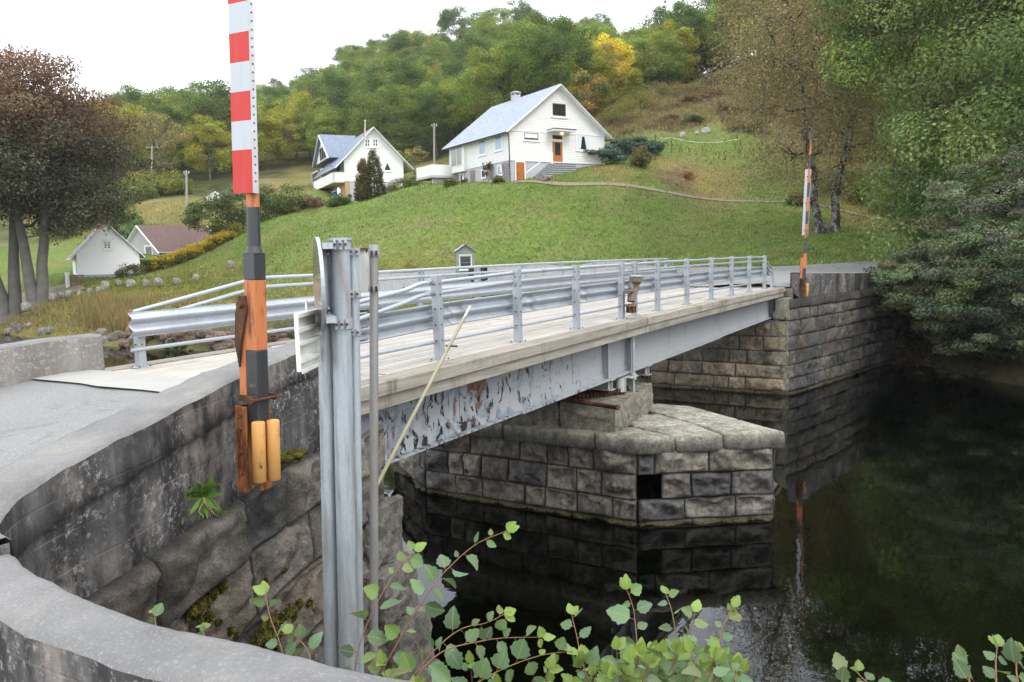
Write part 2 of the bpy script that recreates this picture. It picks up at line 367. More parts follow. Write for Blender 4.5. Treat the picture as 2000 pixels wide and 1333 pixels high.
# ------------------------------------------------------------------ stone and concrete
def granite_mat(name, mossy=.3, light=1., stain=.5):
    m = Mt(name, .9, 0, .25); c = m.attr()
    gz = m.N('NewGeometry').outputs['Position']; z = m.N('SeparateXYZ', {'Vector': gz}).outputs[2]
    n = m.noise(2.2, 6, .68); sp = m.noise(55, 3, .7); big = m.noise(.7, 4)
    c = m.mix(1, c, m.ramp(n, [(.25, .45), (.5, .95), (.72, 1.4)]), 'MULTIPLY')
    c = m.mix(1, c, m.ramp(m.noise(9, 7, .78), [(.3, .42), (.5, 1.), (.7, 1.65)]), 'MULTIPLY'); c = m.mix(1, c, m.ramp(sp, [(.3, .68), (.5, 1), (.7, 1.35)]), 'MULTIPLY')
    c = m.mix(m.ramp(m.noise(1.1, 5, .7, vec=m.co((1, 1, .35))), [(.46, 0), (.68, stain)]), c, (.022, .022, .024))
    c = m.mix(m.ramp(m.noise(3.1, 5, .7), [(.58, 0), (.72, mossy)]), c, (.11, .105, .035))
    c = m.mix(m.ramp(m.noise(7, 3, .6), [(.73, 0), (.76, .6)]), c, (.36, .36, .33))
    wet = m.N('MapRange', {'Value': m.math('ADD', z, m.math('MULTIPLY', m.noise(4, 4), .16)), 1: -3.22, 2: -3.42, 3: 0., 4: 1.}).outputs[0]
    c = m.mix(m.math('MULTIPLY', wet, .8), c, (.02, .018, .012))
    alg = m.N('MapRange', {'Value': m.math('ADD', z, m.math('MULTIPLY', m.noise(9, 3), .14)), 1: -3.36, 2: -3.44, 3: 0., 4: 1.}).outputs[0]
    c = m.mix(alg, c, m.mix(m.ramp(m.noise(26, 4), [(.4, 0), (.62, 1)]), (.018, .015, .007), (.15, .12, .03)))
    m.col(c); h = m.math('ADD', m.noise(7, 9, .78), m.math('MULTIPLY', sp, .2)); m.bump(h, 1., .09); return m.m
GRANITE = granite_mat('rough_granite', .25, 1, .42)
GRANITE_PALE = granite_mat('dressed_granite', .32, 1, .12)
def concrete_top_mat():
    m = Mt('weathered_concrete', .92, 0, .2)
    n = m.noise(1.6, 6, .65); sp = m.noise(80, 3, .7); v = m.vor(38)
    c = m.ramp(n, [(.3, (.135, .133, .131)), (.5, (.185, .182, .178)), (.72, (.24, .233, .222))])
    c = m.mix(m.ramp(sp, [(.56, 0), (.68, .4)]), c, (.36, .35, .34)); c = m.mix(m.ramp(sp, [(.34, .5), (.44, 0)]), c, (.14, .138, .134)); c = m.mix(m.ramp(v, [(.10, .55), (.2, 0)]), c, m.mix(m.noise(5, 3), (.09, .09, .088), (.44, .43, .42)))
    c = m.mix(m.ramp(m.noise(2.6, 5, .7), [(.55, 0), (.72, .45)]), c, (.30, .29, .22))
    c = m.mix(m.ramp(m.vor(1.1, feature='DISTANCE_TO_EDGE', vec=m.noise(3, 2) and m.co((1.3, 1, 1))), [(.0, .0), (.004, .0)]), c, (.1, .1, .1))
    m.col(c); m.bump(m.math('ADD', sp, m.noise(14, 6, .7)), .55, .012); return m.m
def concrete_face_mat(dark=1., name='stained_concrete'):
    m = Mt(name, .9, 0, .25); x, y, z = m.xyz()
    n = m.noise(1.3, 6, .65); st = m.noise(2.6, 7, .72, vec=m.co((1.3, 1.3, .3)), dist=.4)
    c = m.ramp(n, [(.3, (.06, .057, .057)), (.5, (.13, .125, .12)), (.7, (.235, .22, .20))])
    if dark < 1: c = m.mix(dark, (.33, .31, .28), c)
    c = m.mix(m.ramp(st, [(.36, .9*dark), (.60, 0)]), c, (.02, .02, .022)); c = m.mix(m.ramp(m.noise(2.2, 5, .6, vec=m.co((1.3, 1.3, .10))), [(.40, .75*dark), (.62, 0)]), c, (.018, .018, .02))
    c = m.mix(m.ramp(m.noise(1.9, 7, .75, vec=m.co((1, 1, .6))), [(.50, 0), (.66, .8)]), c, (.26, .225, .20))
    c = m.mix(m.math('MULTIPLY', m.ramp(m.noise(21, 6, .75), [(.53, 0), (.63, .85)]), m.ramp(m.noise(1.4, 4), [(.44, .05), (.6, 1)])), c, (.42, .40, .385))
    bl = m.N('TexWave', {'Vector': m.co((.02, .02, 1)), 'Scale': 1.5, 'Distortion': .55, 'Detail': 3, 'Detail Scale': 2.2}, wave_type='BANDS', bands_direction='Z').outputs['Fac']
    line = m.ramp(bl, [(.0, 1), (.012, 0)])
    c = m.mix(m.math('MULTIPLY', m.math('MULTIPLY', line, m.ramp(m.noise(2.3, 3), [(.48, 0), (.62, 1)])), .3), c, (.24, .225, .215))
    m.col(c); m.bump(m.math('ADD', m.noise(11, 6, .7), m.math('MULTIPLY', line, -.12)), .55, .025); return m.m
CONC, CONC_DARK, CONC_MID = concrete_top_mat(), concrete_face_mat(), concrete_face_mat(.42, 'grimy_concrete')

STONE_TINTS = np.array([(.23, .205, .175), (.18, .168, .155), (.26, .23, .19), (.145, .14, .135), (.215, .182, .158), (.28, .255, .21)])
def ashlar(mb, S, ulen, rows, r, lw=(.55, 1.15), depth=.05, rough=.035, res=.07, edge=.028, tints=STONE_TINTS, skip=None, mi=0, gain=1., warp=.11, first=None):
    """rock-faced courses on the surface S(u, v): every stone a swollen, broken face between sunken joints"""
    for k, (v0, v1) in enumerate(rows):
        cuts = [0.]
        while cuts[-1] < ulen-lw[0]*.8: cuts.append(cuts[-1]+r.uniform(*lw)*(.75 if k % 2 and len(cuts) == 1 else 1))
        if len(cuts) > 1 and ulen-cuts[-1] < lw[0]*.5: cuts[-1] = ulen
        else: cuts.append(ulen)
        if first and first[0] == k: cuts = [0., first[1]]+[c_ for c_ in cuts if c_ > first[1]+lw[0]*.7]
        for u0, u1 in zip(cuts[:-1], cuts[1:]):
            if skip and skip(k, u0, u1): continue
            nu = max(5, int((u1-u0)/res)); nv = max(5, int((v1-v0)/res))
            eu = np.concatenate([[0, .012, .03], np.linspace(.06, (u1-u0)-.06, nu), [(u1-u0)-.03, (u1-u0)-.012, u1-u0]]); hv = v1-v0
            ev = np.concatenate([[0, .012, .03], np.linspace(.06, hv-.06, nv), [hv-.03, hv-.012, hv]])
            U, V = np.meshgrid(eu, ev, indexing='ij'); e = np.minimum(np.minimum(U, u1-u0-U), np.minimum(V, hv-V))
            P, Nn = S(u0+U, v0+V); wu = fbm(P*1.9+31, 3)*warp; wv = fbm(P*1.9+57, 3)*warp*.8; P, Nn = S(u0+U+wu, v0+V+wv)
            f = 1-np.exp(-e/edge); tilt = (U/(u1-u0)-.5)*r.uniform(-.5, .5)+(V/hv-.5)*r.uniform(-.4, .4)
            nzv = fbm(P*2.6+r.uniform(0, 9), 5); fac = np.abs(fbm(P*1.3+r.uniform(0, 9), 3))
            d = depth*f*(1+.35*r.uniform(-1, 1)+tilt)+f*(nzv*2.2-fac*1.3)*rough*2*smoothstep(e/.09)
            c = tints[r.integers(len(tints))]*r.uniform(.8, 1.15)*gain
            cc = c[None, None]*(.28+.72*smoothstep(e/.03))[..., None]
            mb.grid(P+Nn*d[..., None], mi, cc, True)
    return mb
def path_surface(pts, ztop, batter=.1, n=200):
    """vertical wall along a path; v runs from the bottom up in world z; outside is on the right of the path"""
    pts = np.asarray(pts, float); seg = np.linalg.norm(np.diff(pts, axis=0), axis=1); s = np.concatenate([[0], np.cumsum(seg)])
    t = np.gradient(pts, axis=0)
    if len(pts) == 2: t = np.tile(pts[1]-pts[0], (2, 1))
    t /= np.linalg.norm(t, axis=1)[:, None]
    def S(u, v):
        x = np.interp(u, s, pts[:, 0]); y = np.interp(u, s, pts[:, 1]); tx = np.interp(u, s, t[:, 0]); ty = np.interp(u, s, t[:, 1])
        o = batter*(ztop-v); N3 = np.stack([ty, -tx, ty*0], -1); N3 = N3/np.linalg.norm(N3, axis=-1)[..., None]
        return np.stack([x, y, v], -1)+N3*o[..., None], N3
    return S, s[-1]
def rounded_stone(mb, c, size, ax=None, n=9, rnd=.25, amp=.03, freq=2.5, seed=0, col=(.2, .185, .165), mi=0, cut=None):
    """one stone: a box with worn edges and a broken surface"""
    ax = np.eye(3) if ax is None else np.asarray(ax, float); h = np.asarray(size, float)/2
    g = np.tan(np.linspace(-1, 1, n)*math.pi/4); A, B = np.meshgrid(g, g, indexing='ij'); one = np.ones_like(A)
    for sgn in (-1, 1):
        for k in range(3):
            q = [None]*3; q[k] = one*sgn; q[(k+1) % 3] = A*(sgn); q[(k+2) % 3] = B
            p = np.stack(q, -1); sph = p/np.linalg.norm(p, axis=-1)[..., None]
            m = p*(1-rnd)+sph*1.25*rnd; loc = m*h
            loc = loc+sph*(fbm(sph*freq+seed*3.7, 4)*amp*2)[..., None]
            W = np.asarray(c)+loc @ ax
            mb.grid(W, mi, np.asarray(col)*(1+.5*fbm(sph*4+seed, 3))[..., None], True)
    return mb
rs = np.random.default_rng(11)

# ---- the pier in mid-stream that the bridge turns on
PT = [(14.12, 2.95), (15.55, 4.95), (15.55, 9.5), (14.12, 11.45), (12.72, 9.5), (12.72, 4.95)]
pier = thing('bridge_pier', 'pointed rough granite pier standing in the dark water under the middle of the bridge', 'bridge pier', (14.12, 7.2, -5))
mb = MB(); prow = [(-5.4, -4.4), (-4.4, -3.85), (-3.85, -3.43), (-3.43, -3.05), (-3.05, -2.6), (-2.6, -2.12)]
for k in range(6):
    S, L = path_surface([PT[k], PT[(k+1) % 6]], -2.1, .03)
    hole = (lambda kk, u0, u1: kk == 4 and u0 < .05) if k == 5 else None
    ashlar(mb, S, L, prow, rs, (.30, 1.25), .10, .14, .033, edge=.045, skip=hole, gain=.9, warp=.07, first=(4, .42) if k == 5 else None)
mb.build('masonry', GRANITE, pier)
OUT = [(14.12, 2.72), (15.72, 4.9), (15.72, 9.55), (14.12, 11.68), (12.56, 9.55), (12.56, 4.9)]
def lerp2(a, b, t): return (a[0]+(b[0]-a[0])*t, a[1]+(b[1]-a[1])*t)
A_, Cf, Cn = OUT[0], OUT[1], OUT[5]; p1, p3 = lerp2(A_, Cn, .42), lerp2(A_, Cn, .74); p2, p4 = lerp2(A_, Cf, .45), lerp2(A_, Cf, .8); m1 = (14.05, 4.25)
flags = [[A_, p2, m1, p1], [p1, m1, (13.45, 5.3), p3], [p3, (13.45, 5.3), (12.9, 6.0), (12.56, 5.7), Cn], [p2, p4, (14.75, 5.3), m1], [p4, Cf, (15.72, 5.7), (15.2, 5.9), (14.75, 5.3)], [m1, (14.75, 5.3), (14.1, 5.9), (13.45, 5.3)],
         [(12.56, 5.7), (12.9, 6.0), (14.1, 5.9), (15.2, 5.9), (15.72, 5.7), (15.72, 7.6), (12.56, 7.6)], [(12.56, 7.6), (15.72, 7.6), OUT[2], OUT[4]], [OUT[4], OUT[2], OUT[3]]]
mb = MB()
for f in flags:
    p = np.array(f); c = p.mean(0); p = c+(p-c)*(1-.034/np.linalg.norm(p-c, axis=1))[:, None]
    a = .5*sum(p[i][0]*p[(i+1) % len(p)][1]-p[(i+1) % len(p)][0]*p[i][1] for i in range(len(p)))
    if a < 0: p = p[::-1]
    # a slab with a rounded shoulder, its top faces cut fine enough to look worn
    q = np.concatenate([p[[i]]+(p[[(i+1) % len(p)]]-p[[i]])*np.linspace(0, 1, 9)[:-1, None] for i in range(len(p))]); tint = np.array((.37, .35, .285))*rs.uniform(.9, 1.12)
    rings = []
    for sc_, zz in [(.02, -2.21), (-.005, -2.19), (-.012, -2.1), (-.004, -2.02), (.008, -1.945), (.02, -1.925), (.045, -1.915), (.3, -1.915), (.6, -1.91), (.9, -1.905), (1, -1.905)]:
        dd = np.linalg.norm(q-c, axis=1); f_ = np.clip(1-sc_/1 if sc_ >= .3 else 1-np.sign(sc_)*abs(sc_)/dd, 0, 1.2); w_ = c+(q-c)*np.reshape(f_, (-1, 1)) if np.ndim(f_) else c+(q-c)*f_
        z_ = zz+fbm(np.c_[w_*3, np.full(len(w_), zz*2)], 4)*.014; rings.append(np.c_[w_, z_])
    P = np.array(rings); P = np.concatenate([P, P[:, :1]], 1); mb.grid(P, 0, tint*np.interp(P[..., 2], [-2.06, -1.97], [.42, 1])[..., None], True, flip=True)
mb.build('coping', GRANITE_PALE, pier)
mb = MB(); sd_ = 0
for (x0, x1, y0, y1) in [(12.8, 13.5, 5.38, 6.5), (12.8, 13.55, 6.52, 7.9), (12.8, 13.5, 7.92, 9.3), (13.52, 14.3, 5.42, 6.7), (14.32, 14.95, 5.5, 6.7), (14.97, 15.4, 5.62, 6.7), (13.57, 15.4, 6.72, 7.9), (13.52, 15.4, 7.92, 9.3)]:
    sd_ += 1; rounded_stone(mb, ((x0+x1)/2, (y0+y1)/2, -1.68), (x1-x0, y1-y0, .54), None, 18, .16, .05, 3, sd_, np.array((.27, .25, .20))*rs.uniform(.85, 1.1))
mb.build('pivot_block', GRANITE_PALE, pier)

# ---- abutment and curved wing wall on the far bank
FW = curve([(26.45, 5.2), (27.3, 4.92), (28.7, 4.55), (30.9, 4.0), (33.5, 3.4), (35.6, 2.75), (37.6, 1.9), (39.5, 1.0)], 60)
far = thing('bridge_abutment', 'stone abutment with a curved wing wall at the far end of the bridge', 'abutment', (27, 7, -4.5))
mb = MB(); rows = [(-4.8, -3.9), (-3.9, -3.43), (-3.43, -3.0), (-3.0, -2.55), (-2.55, -2.1), (-2.1, -1.62), (-1.62, -1.12)]
S, L = path_surface([(26.45, 9.75), (26.45, 5.14)], -1.1, .03); ashlar(mb, S, L, rows, rs, (.5, 1.4), .08, .07, .055, edge=.05, tints=STONE_TINTS*np.array((1.1, 1.02, .84)), warp=.07)
S, L = path_surface(FW, -.6, .05); ashlar(mb, S, L, rows+[(-1.12, -.72)], rs, (.45, 1.3), .075, .07, .06, edge=.05, tints=STONE_TINTS*.66, warp=.07)
S2, L2 = path_surface(FW+np.array([0, -.07]), -.6, 0); ashlar(mb, S2, L2, [(-.72, -.4)], rs, (.7, 1.3), .05, .02, .09, tints=STONE_TINTS*.5)
S, L = path_surface([(36, 9.72), (26.45, 9.75)], -1.1, .03); ashlar(mb, S, L, rows+[(-1.12, -.6), (-.6, -.1)], rs, (.6, 1.3), .05, .03, .12)
S, L = path_surface([(27.34, 9.6), (27.34, 5.1)], -.1, 0); ashlar(mb, S, L, [(-1.1, -.6), (-.6, -.1)], rs, (.7, 1.2), .03, .02, .1)
mb.b6(26.4, 27.4, 5.4, 9.7, -1.3, -1.09, 0, (.16, .15, .14))
mb.build('masonry', GRANITE, far)
rounded_stone(mb := MB(), (26.82, 5.3, -.6), (.75, .42, .42), None, 10, .12, .02, 3, 5, (.27, .25, .2)); rounded_stone(mb, (26.85, 5.32, -.93), (.8, .5, .26), None, 10, .1, .02, 3, 8, (.25, .235, .19))
for i, (z0, z1) in enumerate(rows): a_, b_ = ((.62, .3) if i % 2 else (.32, .5)); o_ = .03*(-1.1-(z0+z1)/2); rounded_stone(mb, (26.40-o_+a_/2, 5.12-o_+b_/2, (z0+z1)/2), (a_, b_, z1-z0-.012), None, 12, .1, .035, 2.5, i+60, np.array((.245, .225, .17))*rs.uniform(.85, 1.1))
mb.build('corner_stone', GRANITE_PALE, far)
def concrete_wall(name, parent, path, ztop, zbot, zin, thick, m_top, m_face, cap=.0, noise_=.012, ext=0):
    """concrete parapet along a path of its outer (right hand) top edge"""
    p = np.asarray(path, float); n = len(p); t = np.gradient(p, axis=0); t /= np.linalg.norm(t, axis=1)[:, None]; out = np.stack([t[:, 1], -t[:, 0]], -1)
    ztop = np.broadcast_to(ztop, (n,)); zbot = np.broadcast_to(zbot, (n,)); zin = np.broadcast_to(zin, (n,))
    def row(off, z):
        q = np.c_[p+out*np.reshape(np.broadcast_to(off, (n,)), (-1, 1)), z]; return q+np.c_[out, np.zeros(n)]*(fbm(q*3.3, 4)*noise_)[:, None]+np.c_[np.zeros((n, 2)), fbm(q*4+3, 4)*noise_*.7]
    mb = MB()
    br = fbm(np.c_[p*5, np.zeros(n)], 4)*.05
    top = [row(-thick, ztop-.03), row(-thick+.025, ztop)]+[row(-thick*f, ztop+.004) for f in (.8, .6, .4, .2)]+[row(-.02, ztop), row(0, ztop-.022)]
    mb.grid(np.array(top), 0, None, True, flip=True)
    k = 14
    if cap:
        c1 = [row(0, ztop-.022)]+[row(.0, ztop-cap*f) for f in (.3, .6)]+[row(.0, ztop-cap-br), row(-.03, ztop-cap-.012-br)]
        mb.grid(np.array(c1), 1, None, True, flip=True); za = ztop-cap-.012-br; oa = -.03
    else: za = ztop-.022; oa = 0
    mb.grid(np.array([row(oa, za+(zbot-za)*f) for f in np.linspace(0, 1, k)]), 1, None, True, flip=True)
    mb.grid(np.array([row(-thick, ztop-.03+(zin-ztop+.03)*f) for f in np.linspace(0, 1, 6)]), 1 if parent is None else 0, None, True)
    for i, fl in ((0, 1), (n-1, 0)):
        a = np.array([[*(p[i]-out[i]*thick), zin[i]], [*(p[i]-out[i]*thick), ztop[i]-.03], [*(p[i]-out[i]*.025*0), ztop[i]-.022], [*p[i], zbot[i]]]); mb.add(a, [[0, 1, 2, 3] if fl else [3, 2, 1, 0]], 1)
    return mb.build(name, [m_top, m_face], parent)
k = FW[:, 0] > 27.3; FWp = FW[k]+np.array([0, .02])
zt = np.where(FWp[:, 0] < 33.6, np.interp(FWp[:, 0], [27.3, 33.6], [.42, .2]), np.interp(FWp[:, 0], [33.6, 40], [.04, -.06]))
concrete_wall('parapet', far, FWp, zt, -.42, -.2, .35, CONC, CONC_DARK)
mb = MB(); S, L = path_surface([(26.5, 9.85), (31, 10.6)], 0, 0)
concrete_wall('side_kerb', far, np.linspace((36, 10.4), (27.35, 9.85), 20), .12, -.6, -.1, .3, CONC, CONC_MID)

# ---- abutment and curved wing wall on the near bank
NW = curve([(1.69, 3.44), (1.72, 3.58), (1.81, 3.75), (1.95, 3.90), (2.12, 4.01), (2.34, 4.11), (2.6, 4.2), (2.95, 4.33), (3.46, 4.54), (4.15, 4.83), (4.75, 5.06), (5.3, 5.22), (5.74, 5.32)], 150)
zt = np.interp(NW[:, 0], [1.69, 1.95, 2.3, 2.6, 2.95, 3.46, 4.15, 5.2, 5.74], [.195, .21, .26, .30, .34, .39, .44, .5, .52])
near = thing('bridge_abutment', 'curved near abutment of dark stained concrete on big rough granite blocks', 'abutment', (5.5, 6, -4.5))
concrete_wall('parapet', near, NW, zt, -.72, -.6, .38, CONC, CONC_DARK, cap=.27, noise_=.05)
SW = curve([(1.62, 2.6), (1.66, 3.2), (1.80, 3.66), (1.98, 3.86), (2.34, 4.05), (2.95, 4.26), (3.46, 4.46), (4.15, 4.76), (4.75, 4.98), (5.3, 5.12), (5.8, 5.22), (6.2, 5.28)], 80)
mb = MB(); big = STONE_TINTS*.95
S, L = path_surface(SW, -.4, .10)
Sa, La = path_surface(SW+0, -.4, .0)
def proud(u, v):
    P, Nn = Sa(u, v); return P+Nn*(.07+.09*fbm(P*1.1, 3)[..., None]), Nn
ashlar(mb, proud, L, [(-.86, -.40)], rs, (.6, 1.3), .10, .10, .04, tints=STONE_TINTS*.85, edge=.022)
ashlar(mb, S, L, [(-5, -4.1), (-4.1, -3.5), (-3.5, -3.0), (-3.0, -2.4), (-2.4, -1.85), (-1.85, -1.33), (-1.33, -.86)], rs, (.8, 1.7), .055, .12, .036, edge=.018, tints=big*np.array((1.3, 1.22, 1.12)), warp=.06)
S, L = path_surface([(6.24, 5.2), (6.24, 9.8)], -1.1, .0)
def face(u, v):
    P, Nn = S(u, v); return P+np.array((1., 0, 0))*(.10*(-1.1-v))[..., None], np.broadcast_to((1., 0, 0), P.shape)
fb = MB(); ashlar(fb, face, L, [(-5, -4.1), (-4.1, -3.5), (-3.5, -2.9), (-2.9, -2.3), (-2.3, -1.7), (-1.7, -1.15)], rs, (.7, 1.4), .05, .04, .1)
for f in fb.F: f[:] = f[:, ::-1]
for v, f, c in zip(fb.V, fb.F, fb.C): pass
mb.V += fb.V; mb.F += [f+mb.n for f in fb.F]; mb.MI += fb.MI; mb.S += fb.S; mb.C += fb.C; mb.n += fb.n
mb.b6(5.75, 6.3, 5.35, 9.75, -1.4, -1.14, 0, (.15, .14, .13)); mb.b6(5.6, 5.98, 5.4, 9.75, -1.4, -.32, 0, (.15, .14, .13))
mb.build('masonry', GRANITE, near)
mb = MB()
for i, (x, y, z, a, b_, c_, rz) in enumerate([(6.0, 5.17, -1.47, .56, .36, .60, .16), (5.98, 5.08, -2.06, .74, .42, .56, .2), (6.08, 5.02, -2.66, .62, .5, .62, .1), (6.05, 4.92, -3.28, .8, .55, .62, .14), (5.92, 5.24, -.92, .36, .22, .46, .1)]):
    ax = np.array([(math.cos(rz), math.sin(rz), 0), (-math.sin(rz), math.cos(rz), 0), (0, 0, 1)]); rounded_stone(mb, (x, y, z), (a, b_, c_), ax, 22, .14, .075, 2.6, i+20, (.215, .20, .175))
mb.build('corner_stone', GRANITE_PALE, near)
def road_z(x): return np.clip(-.3*(5.2-np.asarray(x, float))/3.5, -.42, 0)

# the parapet on the camera's side of the road, and the one across the road
NP_ = curve([(4.6, -4.2), (3.4, -2.2), (2.6, -1.0), (2.25, -.4), (2.0, .2), (1.82, .75), (1.70, 1.3), (1.64, 1.75), (1.605, 2.1), (1.585, 2.5), (1.60, 2.85), (1.64, 3.2), (1.69, 3.43)], 200)
pw = concrete_wall('concrete_wall', None, NP_, .125, -1.6, -.6, .235, CONC, CONC_DARK, noise_=.04)
tag(pw, 'low curved grey concrete wall with a rough speckled top running along the bottom edge of the view', 'wall')
lp = np.linspace((5.88, 8.98), (-2.5, 9.45), 60)
pw = concrete_wall('concrete_wall', None, lp[::-1]*1.0+np.array([0, .34]), (.43+road_z(lp[:, 0])*.6)[::-1], -.8, -.9, .34, CONC, CONC_MID, noise_=.03)
tag(pw, 'pale stained concrete parapet with a broken end, across the road beside the bridge railing', 'wall')

# near road, sill of the bridge, ground behind the wing wall and the near bank
xs = np.concatenate([np.linspace(-12, 1.2, 14), np.linspace(1.35, 5.32, 30)]); P = []
for x in xs:
    i = np.interp(x, NW[30:, 0], NW[30:, 1])+.15 if x > 1.95 else (3.6 if x > 1.5 else -9)
    y = np.linspace(i, 9.6, 14); P.append(np.c_[np.full(14, x), y, road_z(x)+fbm(np.c_[np.full(14, x), y, y*0], 3)*.02])
mb = MB(); mb.grid(np.array(P)); struct(mb.build('road', ASPHALT))
mb = MB(); ys = np.linspace(5.62, 9.5, 12); mb.grid(np.array([[(x+.12*fbm(np.array([[y, 1, 1.]])*2, 2)[0], y, z) for y in ys] for x, z in [(5.02, .006), (5.4, .02), (5.73, .012)]]), smooth=False); struct(mb.build('bridge_sill', simple('sill_concrete', (.33, .32, .29), .9, 0, .15, 3, .2)))
SOIL = Mt('bank_soil', .95, 0, .1); SOIL.col(SOIL.ramp(SOIL.noise(1.5, 6, .7), [(.3, (.03, .026, .015)), (.6, (.08, .07, .035)), (.8, (.05, .07, .02))])).bump(SOIL.noise(6, 6), .8, .1); SOIL = SOIL.m
gx = np.array([1.66, 1.9, 2.3, 2.8, 3.4, 4.2, 5.2, 6.2, 7.2, 8.2, 9.5]); gz = np.array([-.55, -.7, -1.0, -1.35, -1.75, -2.2, -2.7, -3.2, -3.6, -4.2, -4.9]); gy = np.linspace(-16, 3.4, 40)
P = np.array([[(x+.6*fbm(np.array([[y*.5, 2, 1.]]), 2)[0]+max(0, -y)*.35*(x > 1.7)+(0 if y < 1.6 else -(x-1.66)*.45*min(1, (y-1.6)/1.2)), y, z) for y in gy] for x, z in zip(gx, gz)])
P[..., 2] += fbm(P*1.2, 4)*.25*(P[..., [0]][..., 0] > 1.9)
mb = MB(); mb.grid(P); struct(mb.build('river_bank', SOIL))
# ------------------------------------------------------------------ the swing bridge
def galv_mat(name, c=(.47, .505, .54), rough=.42, metal=.35, dirt=.3):
    m = Mt(name, rough, metal, .5); n = m.noise(3.2, 5, .65); v = m.vor(55); st = m.noise(7, 4, .6, vec=m.co((3, 3, .25)))
    k = m.mix(n, tuple(x*.78 for x in c), tuple(min(1, x*1.15) for x in c)); k = m.mix(m.ramp(v, [(.2, .25), (.6, 0)]), k, tuple(x*.72 for x in c))
    k = m.mix(m.ramp(st, [(.5, 0), (.74, dirt)]), k, (.20, .17, .13)); m.col(k); m.rough(m.ramp(n, [(.3, rough-.1), (.7, rough+.16)])); return m.m
GALV, GALV_POST = galv_mat('galvanised_steel', (.40, .435, .475)), galv_mat('galvanised_post', (.36, .39, .42), .5, .3, .25)
GALV_OLD = galv_mat('dull_galvanised_pipe', (.36, .405, .44), .5, .3, .9)
BOLT = simple('bolt_steel', (.10, .095, .09), .55, .5); RUST = Mt('rusty_iron', .85, 0, .25)
RUST.col(RUST.ramp(RUST.noise(9, 6, .72), [(.3, (.025, .018, .014)), (.5, (.075, .036, .02)), (.7, (.17, .075, .032))])).bump(RUST.noise(30, 5), .6, .006); RUST = RUST.m
def timber_mat(name, ramp, ax=(.35, 9, 9), stain=.4):
    m = Mt(name, .88, 0, .2); c = m.attr(); g = m.noise(3, 6, .7, vec=m.co(ax), dist=.6)
    c = m.mix(1, c, m.ramp(g, ramp), 'MULTIPLY')
    c = m.mix(m.ramp(m.noise(1.1, 5, .7), [(.5, 0), (.72, stain)]), c, (.115, .105, .07))
    c = m.mix(m.ramp(m.noise(2.4, 5, .75, vec=m.co((1.5, 1.5, .12))), [(.56, 0), (.70, stain*1.2)]), c, (.085, .06, .04))
    m.col(c); m.bump(g, .45, .008); return m.m
DECKM = timber_mat('weathered_deck_timber', [(.3, .66), (.5, .97), (.7, 1.2)], stain=.22)
FASCIA = timber_mat('stained_edge_timber', [(.3, .6), (.5, .95), (.72, 1.25)], (.3, 6, 6), .6)
def paint_mat():
    m = Mt('peeling_grey_paint', .5, 0, .4); x = m.xyz()[0]
    n = m.noise(1.4, 4); c = m.mix(n, (.275, .29, .305), (.35, .36, .37))
    c = m.mix(m.ramp(m.noise(2.6, 5, .7, vec=m.co((1.2, 1, .25))), [(.55, 0), (.7, .4)]), c, (.25, .235, .20))
    where = m.ramp(m.N('MapRange', {'Value': m.math('ADD', x, m.math('MULTIPLY', m.noise(.8, 3), 2.5)), 1: -7.6, 2: 3.2, 3: 0., 4: 1.}).outputs[0], [(0, .35), (.02, .8), (.3, 1), (.58, .85), (.70, .5), (.8, .3), (1, .12)])
    flake = m.noise(2.7, 4, .62, vec=m.co((1, 1, .8)), dist=.9); crack = m.noise(4.6, 4, .6, vec=m.co((1.5, 1, .65)), dist=1.9)
    th = m.math('SUBTRACT', .80, m.math('MULTIPLY', where, .20))
    def over(a, soft): return m.math('MULTIPLY', m.N('MapRange', {'Value': m.math('SUBTRACT', a, th), 1: 0., 2: soft, 3: 0., 4: 1.}).outputs[0], 1)
    c = m.mix(over(m.math('ADD', flake, .085), .006), c, (.21, .245, .285))
    c = m.mix(over(m.math('ADD', flake, .002), .006), c, m.mix(m.noise(14, 4), (.13, .055, .032), (.20, .12, .08)))
    c = m.mix(over(m.math('ADD', crack, .03), .004), c, (.018, .018, .02))
    m.col(c); m.bump(m.math('MULTIPLY', flake, 1), .3, .01); return m.m
PAINT = paint_mat(); STEEL_DARK = simple('dark_steelwork', (.17, .18, .19), .6, 0, .3, 2, .2)  # darker grey steel for the beams below the deck
IRON_CREAM = simple('worn_cream_iron', (.15, .115, .075), .7, 0, .5, 9, .5)

bridge = thing('swing_bridge', 'grey steel girder swing bridge with pale plank deck and galvanised railings across the dark river', 'bridge', (14.15, 7.45, -1.0))
X0, X1, YN, YF = 5.74, 27.32, 5.38, 9.52
def camb(x): return -.0425*((np.asarray(x, float)-14)/10)**2+.0
rb = np.random.default_rng(5)
mb = MB(); y = YN+.3
while y < YF-.25:
    x = X0-rb.uniform(0, 3)
    while x < X1:
        a, b = max(x, X0), min(x+rb.choice([3.6, 4.2, 4.8]), X1); x = b+.004
        if b-a < .05: continue
        t = np.array((.43, .405, .37))*rb.uniform(.8, 1.08)*np.array((1, rb.uniform(.97, 1.01), rb.uniform(.92, 1.02)))
        k = np.linspace(a, b, max(2, int((b-a)/1.2)+1)); zz = camb(k)+rb.uniform(-.004, .004)
        P = np.array([[(xx, y+dy, z_+dz) for xx, z_ in zip(k, zz)] for dy, dz in [(.001, -.05), (.001, -.005), (.006, 0), (.134, 0), (.139, -.005), (.139, -.05)]]); mb.grid(P, 0, t, False, flip=True)
    y += .146
mb.build('deck', DECKM, bridge)
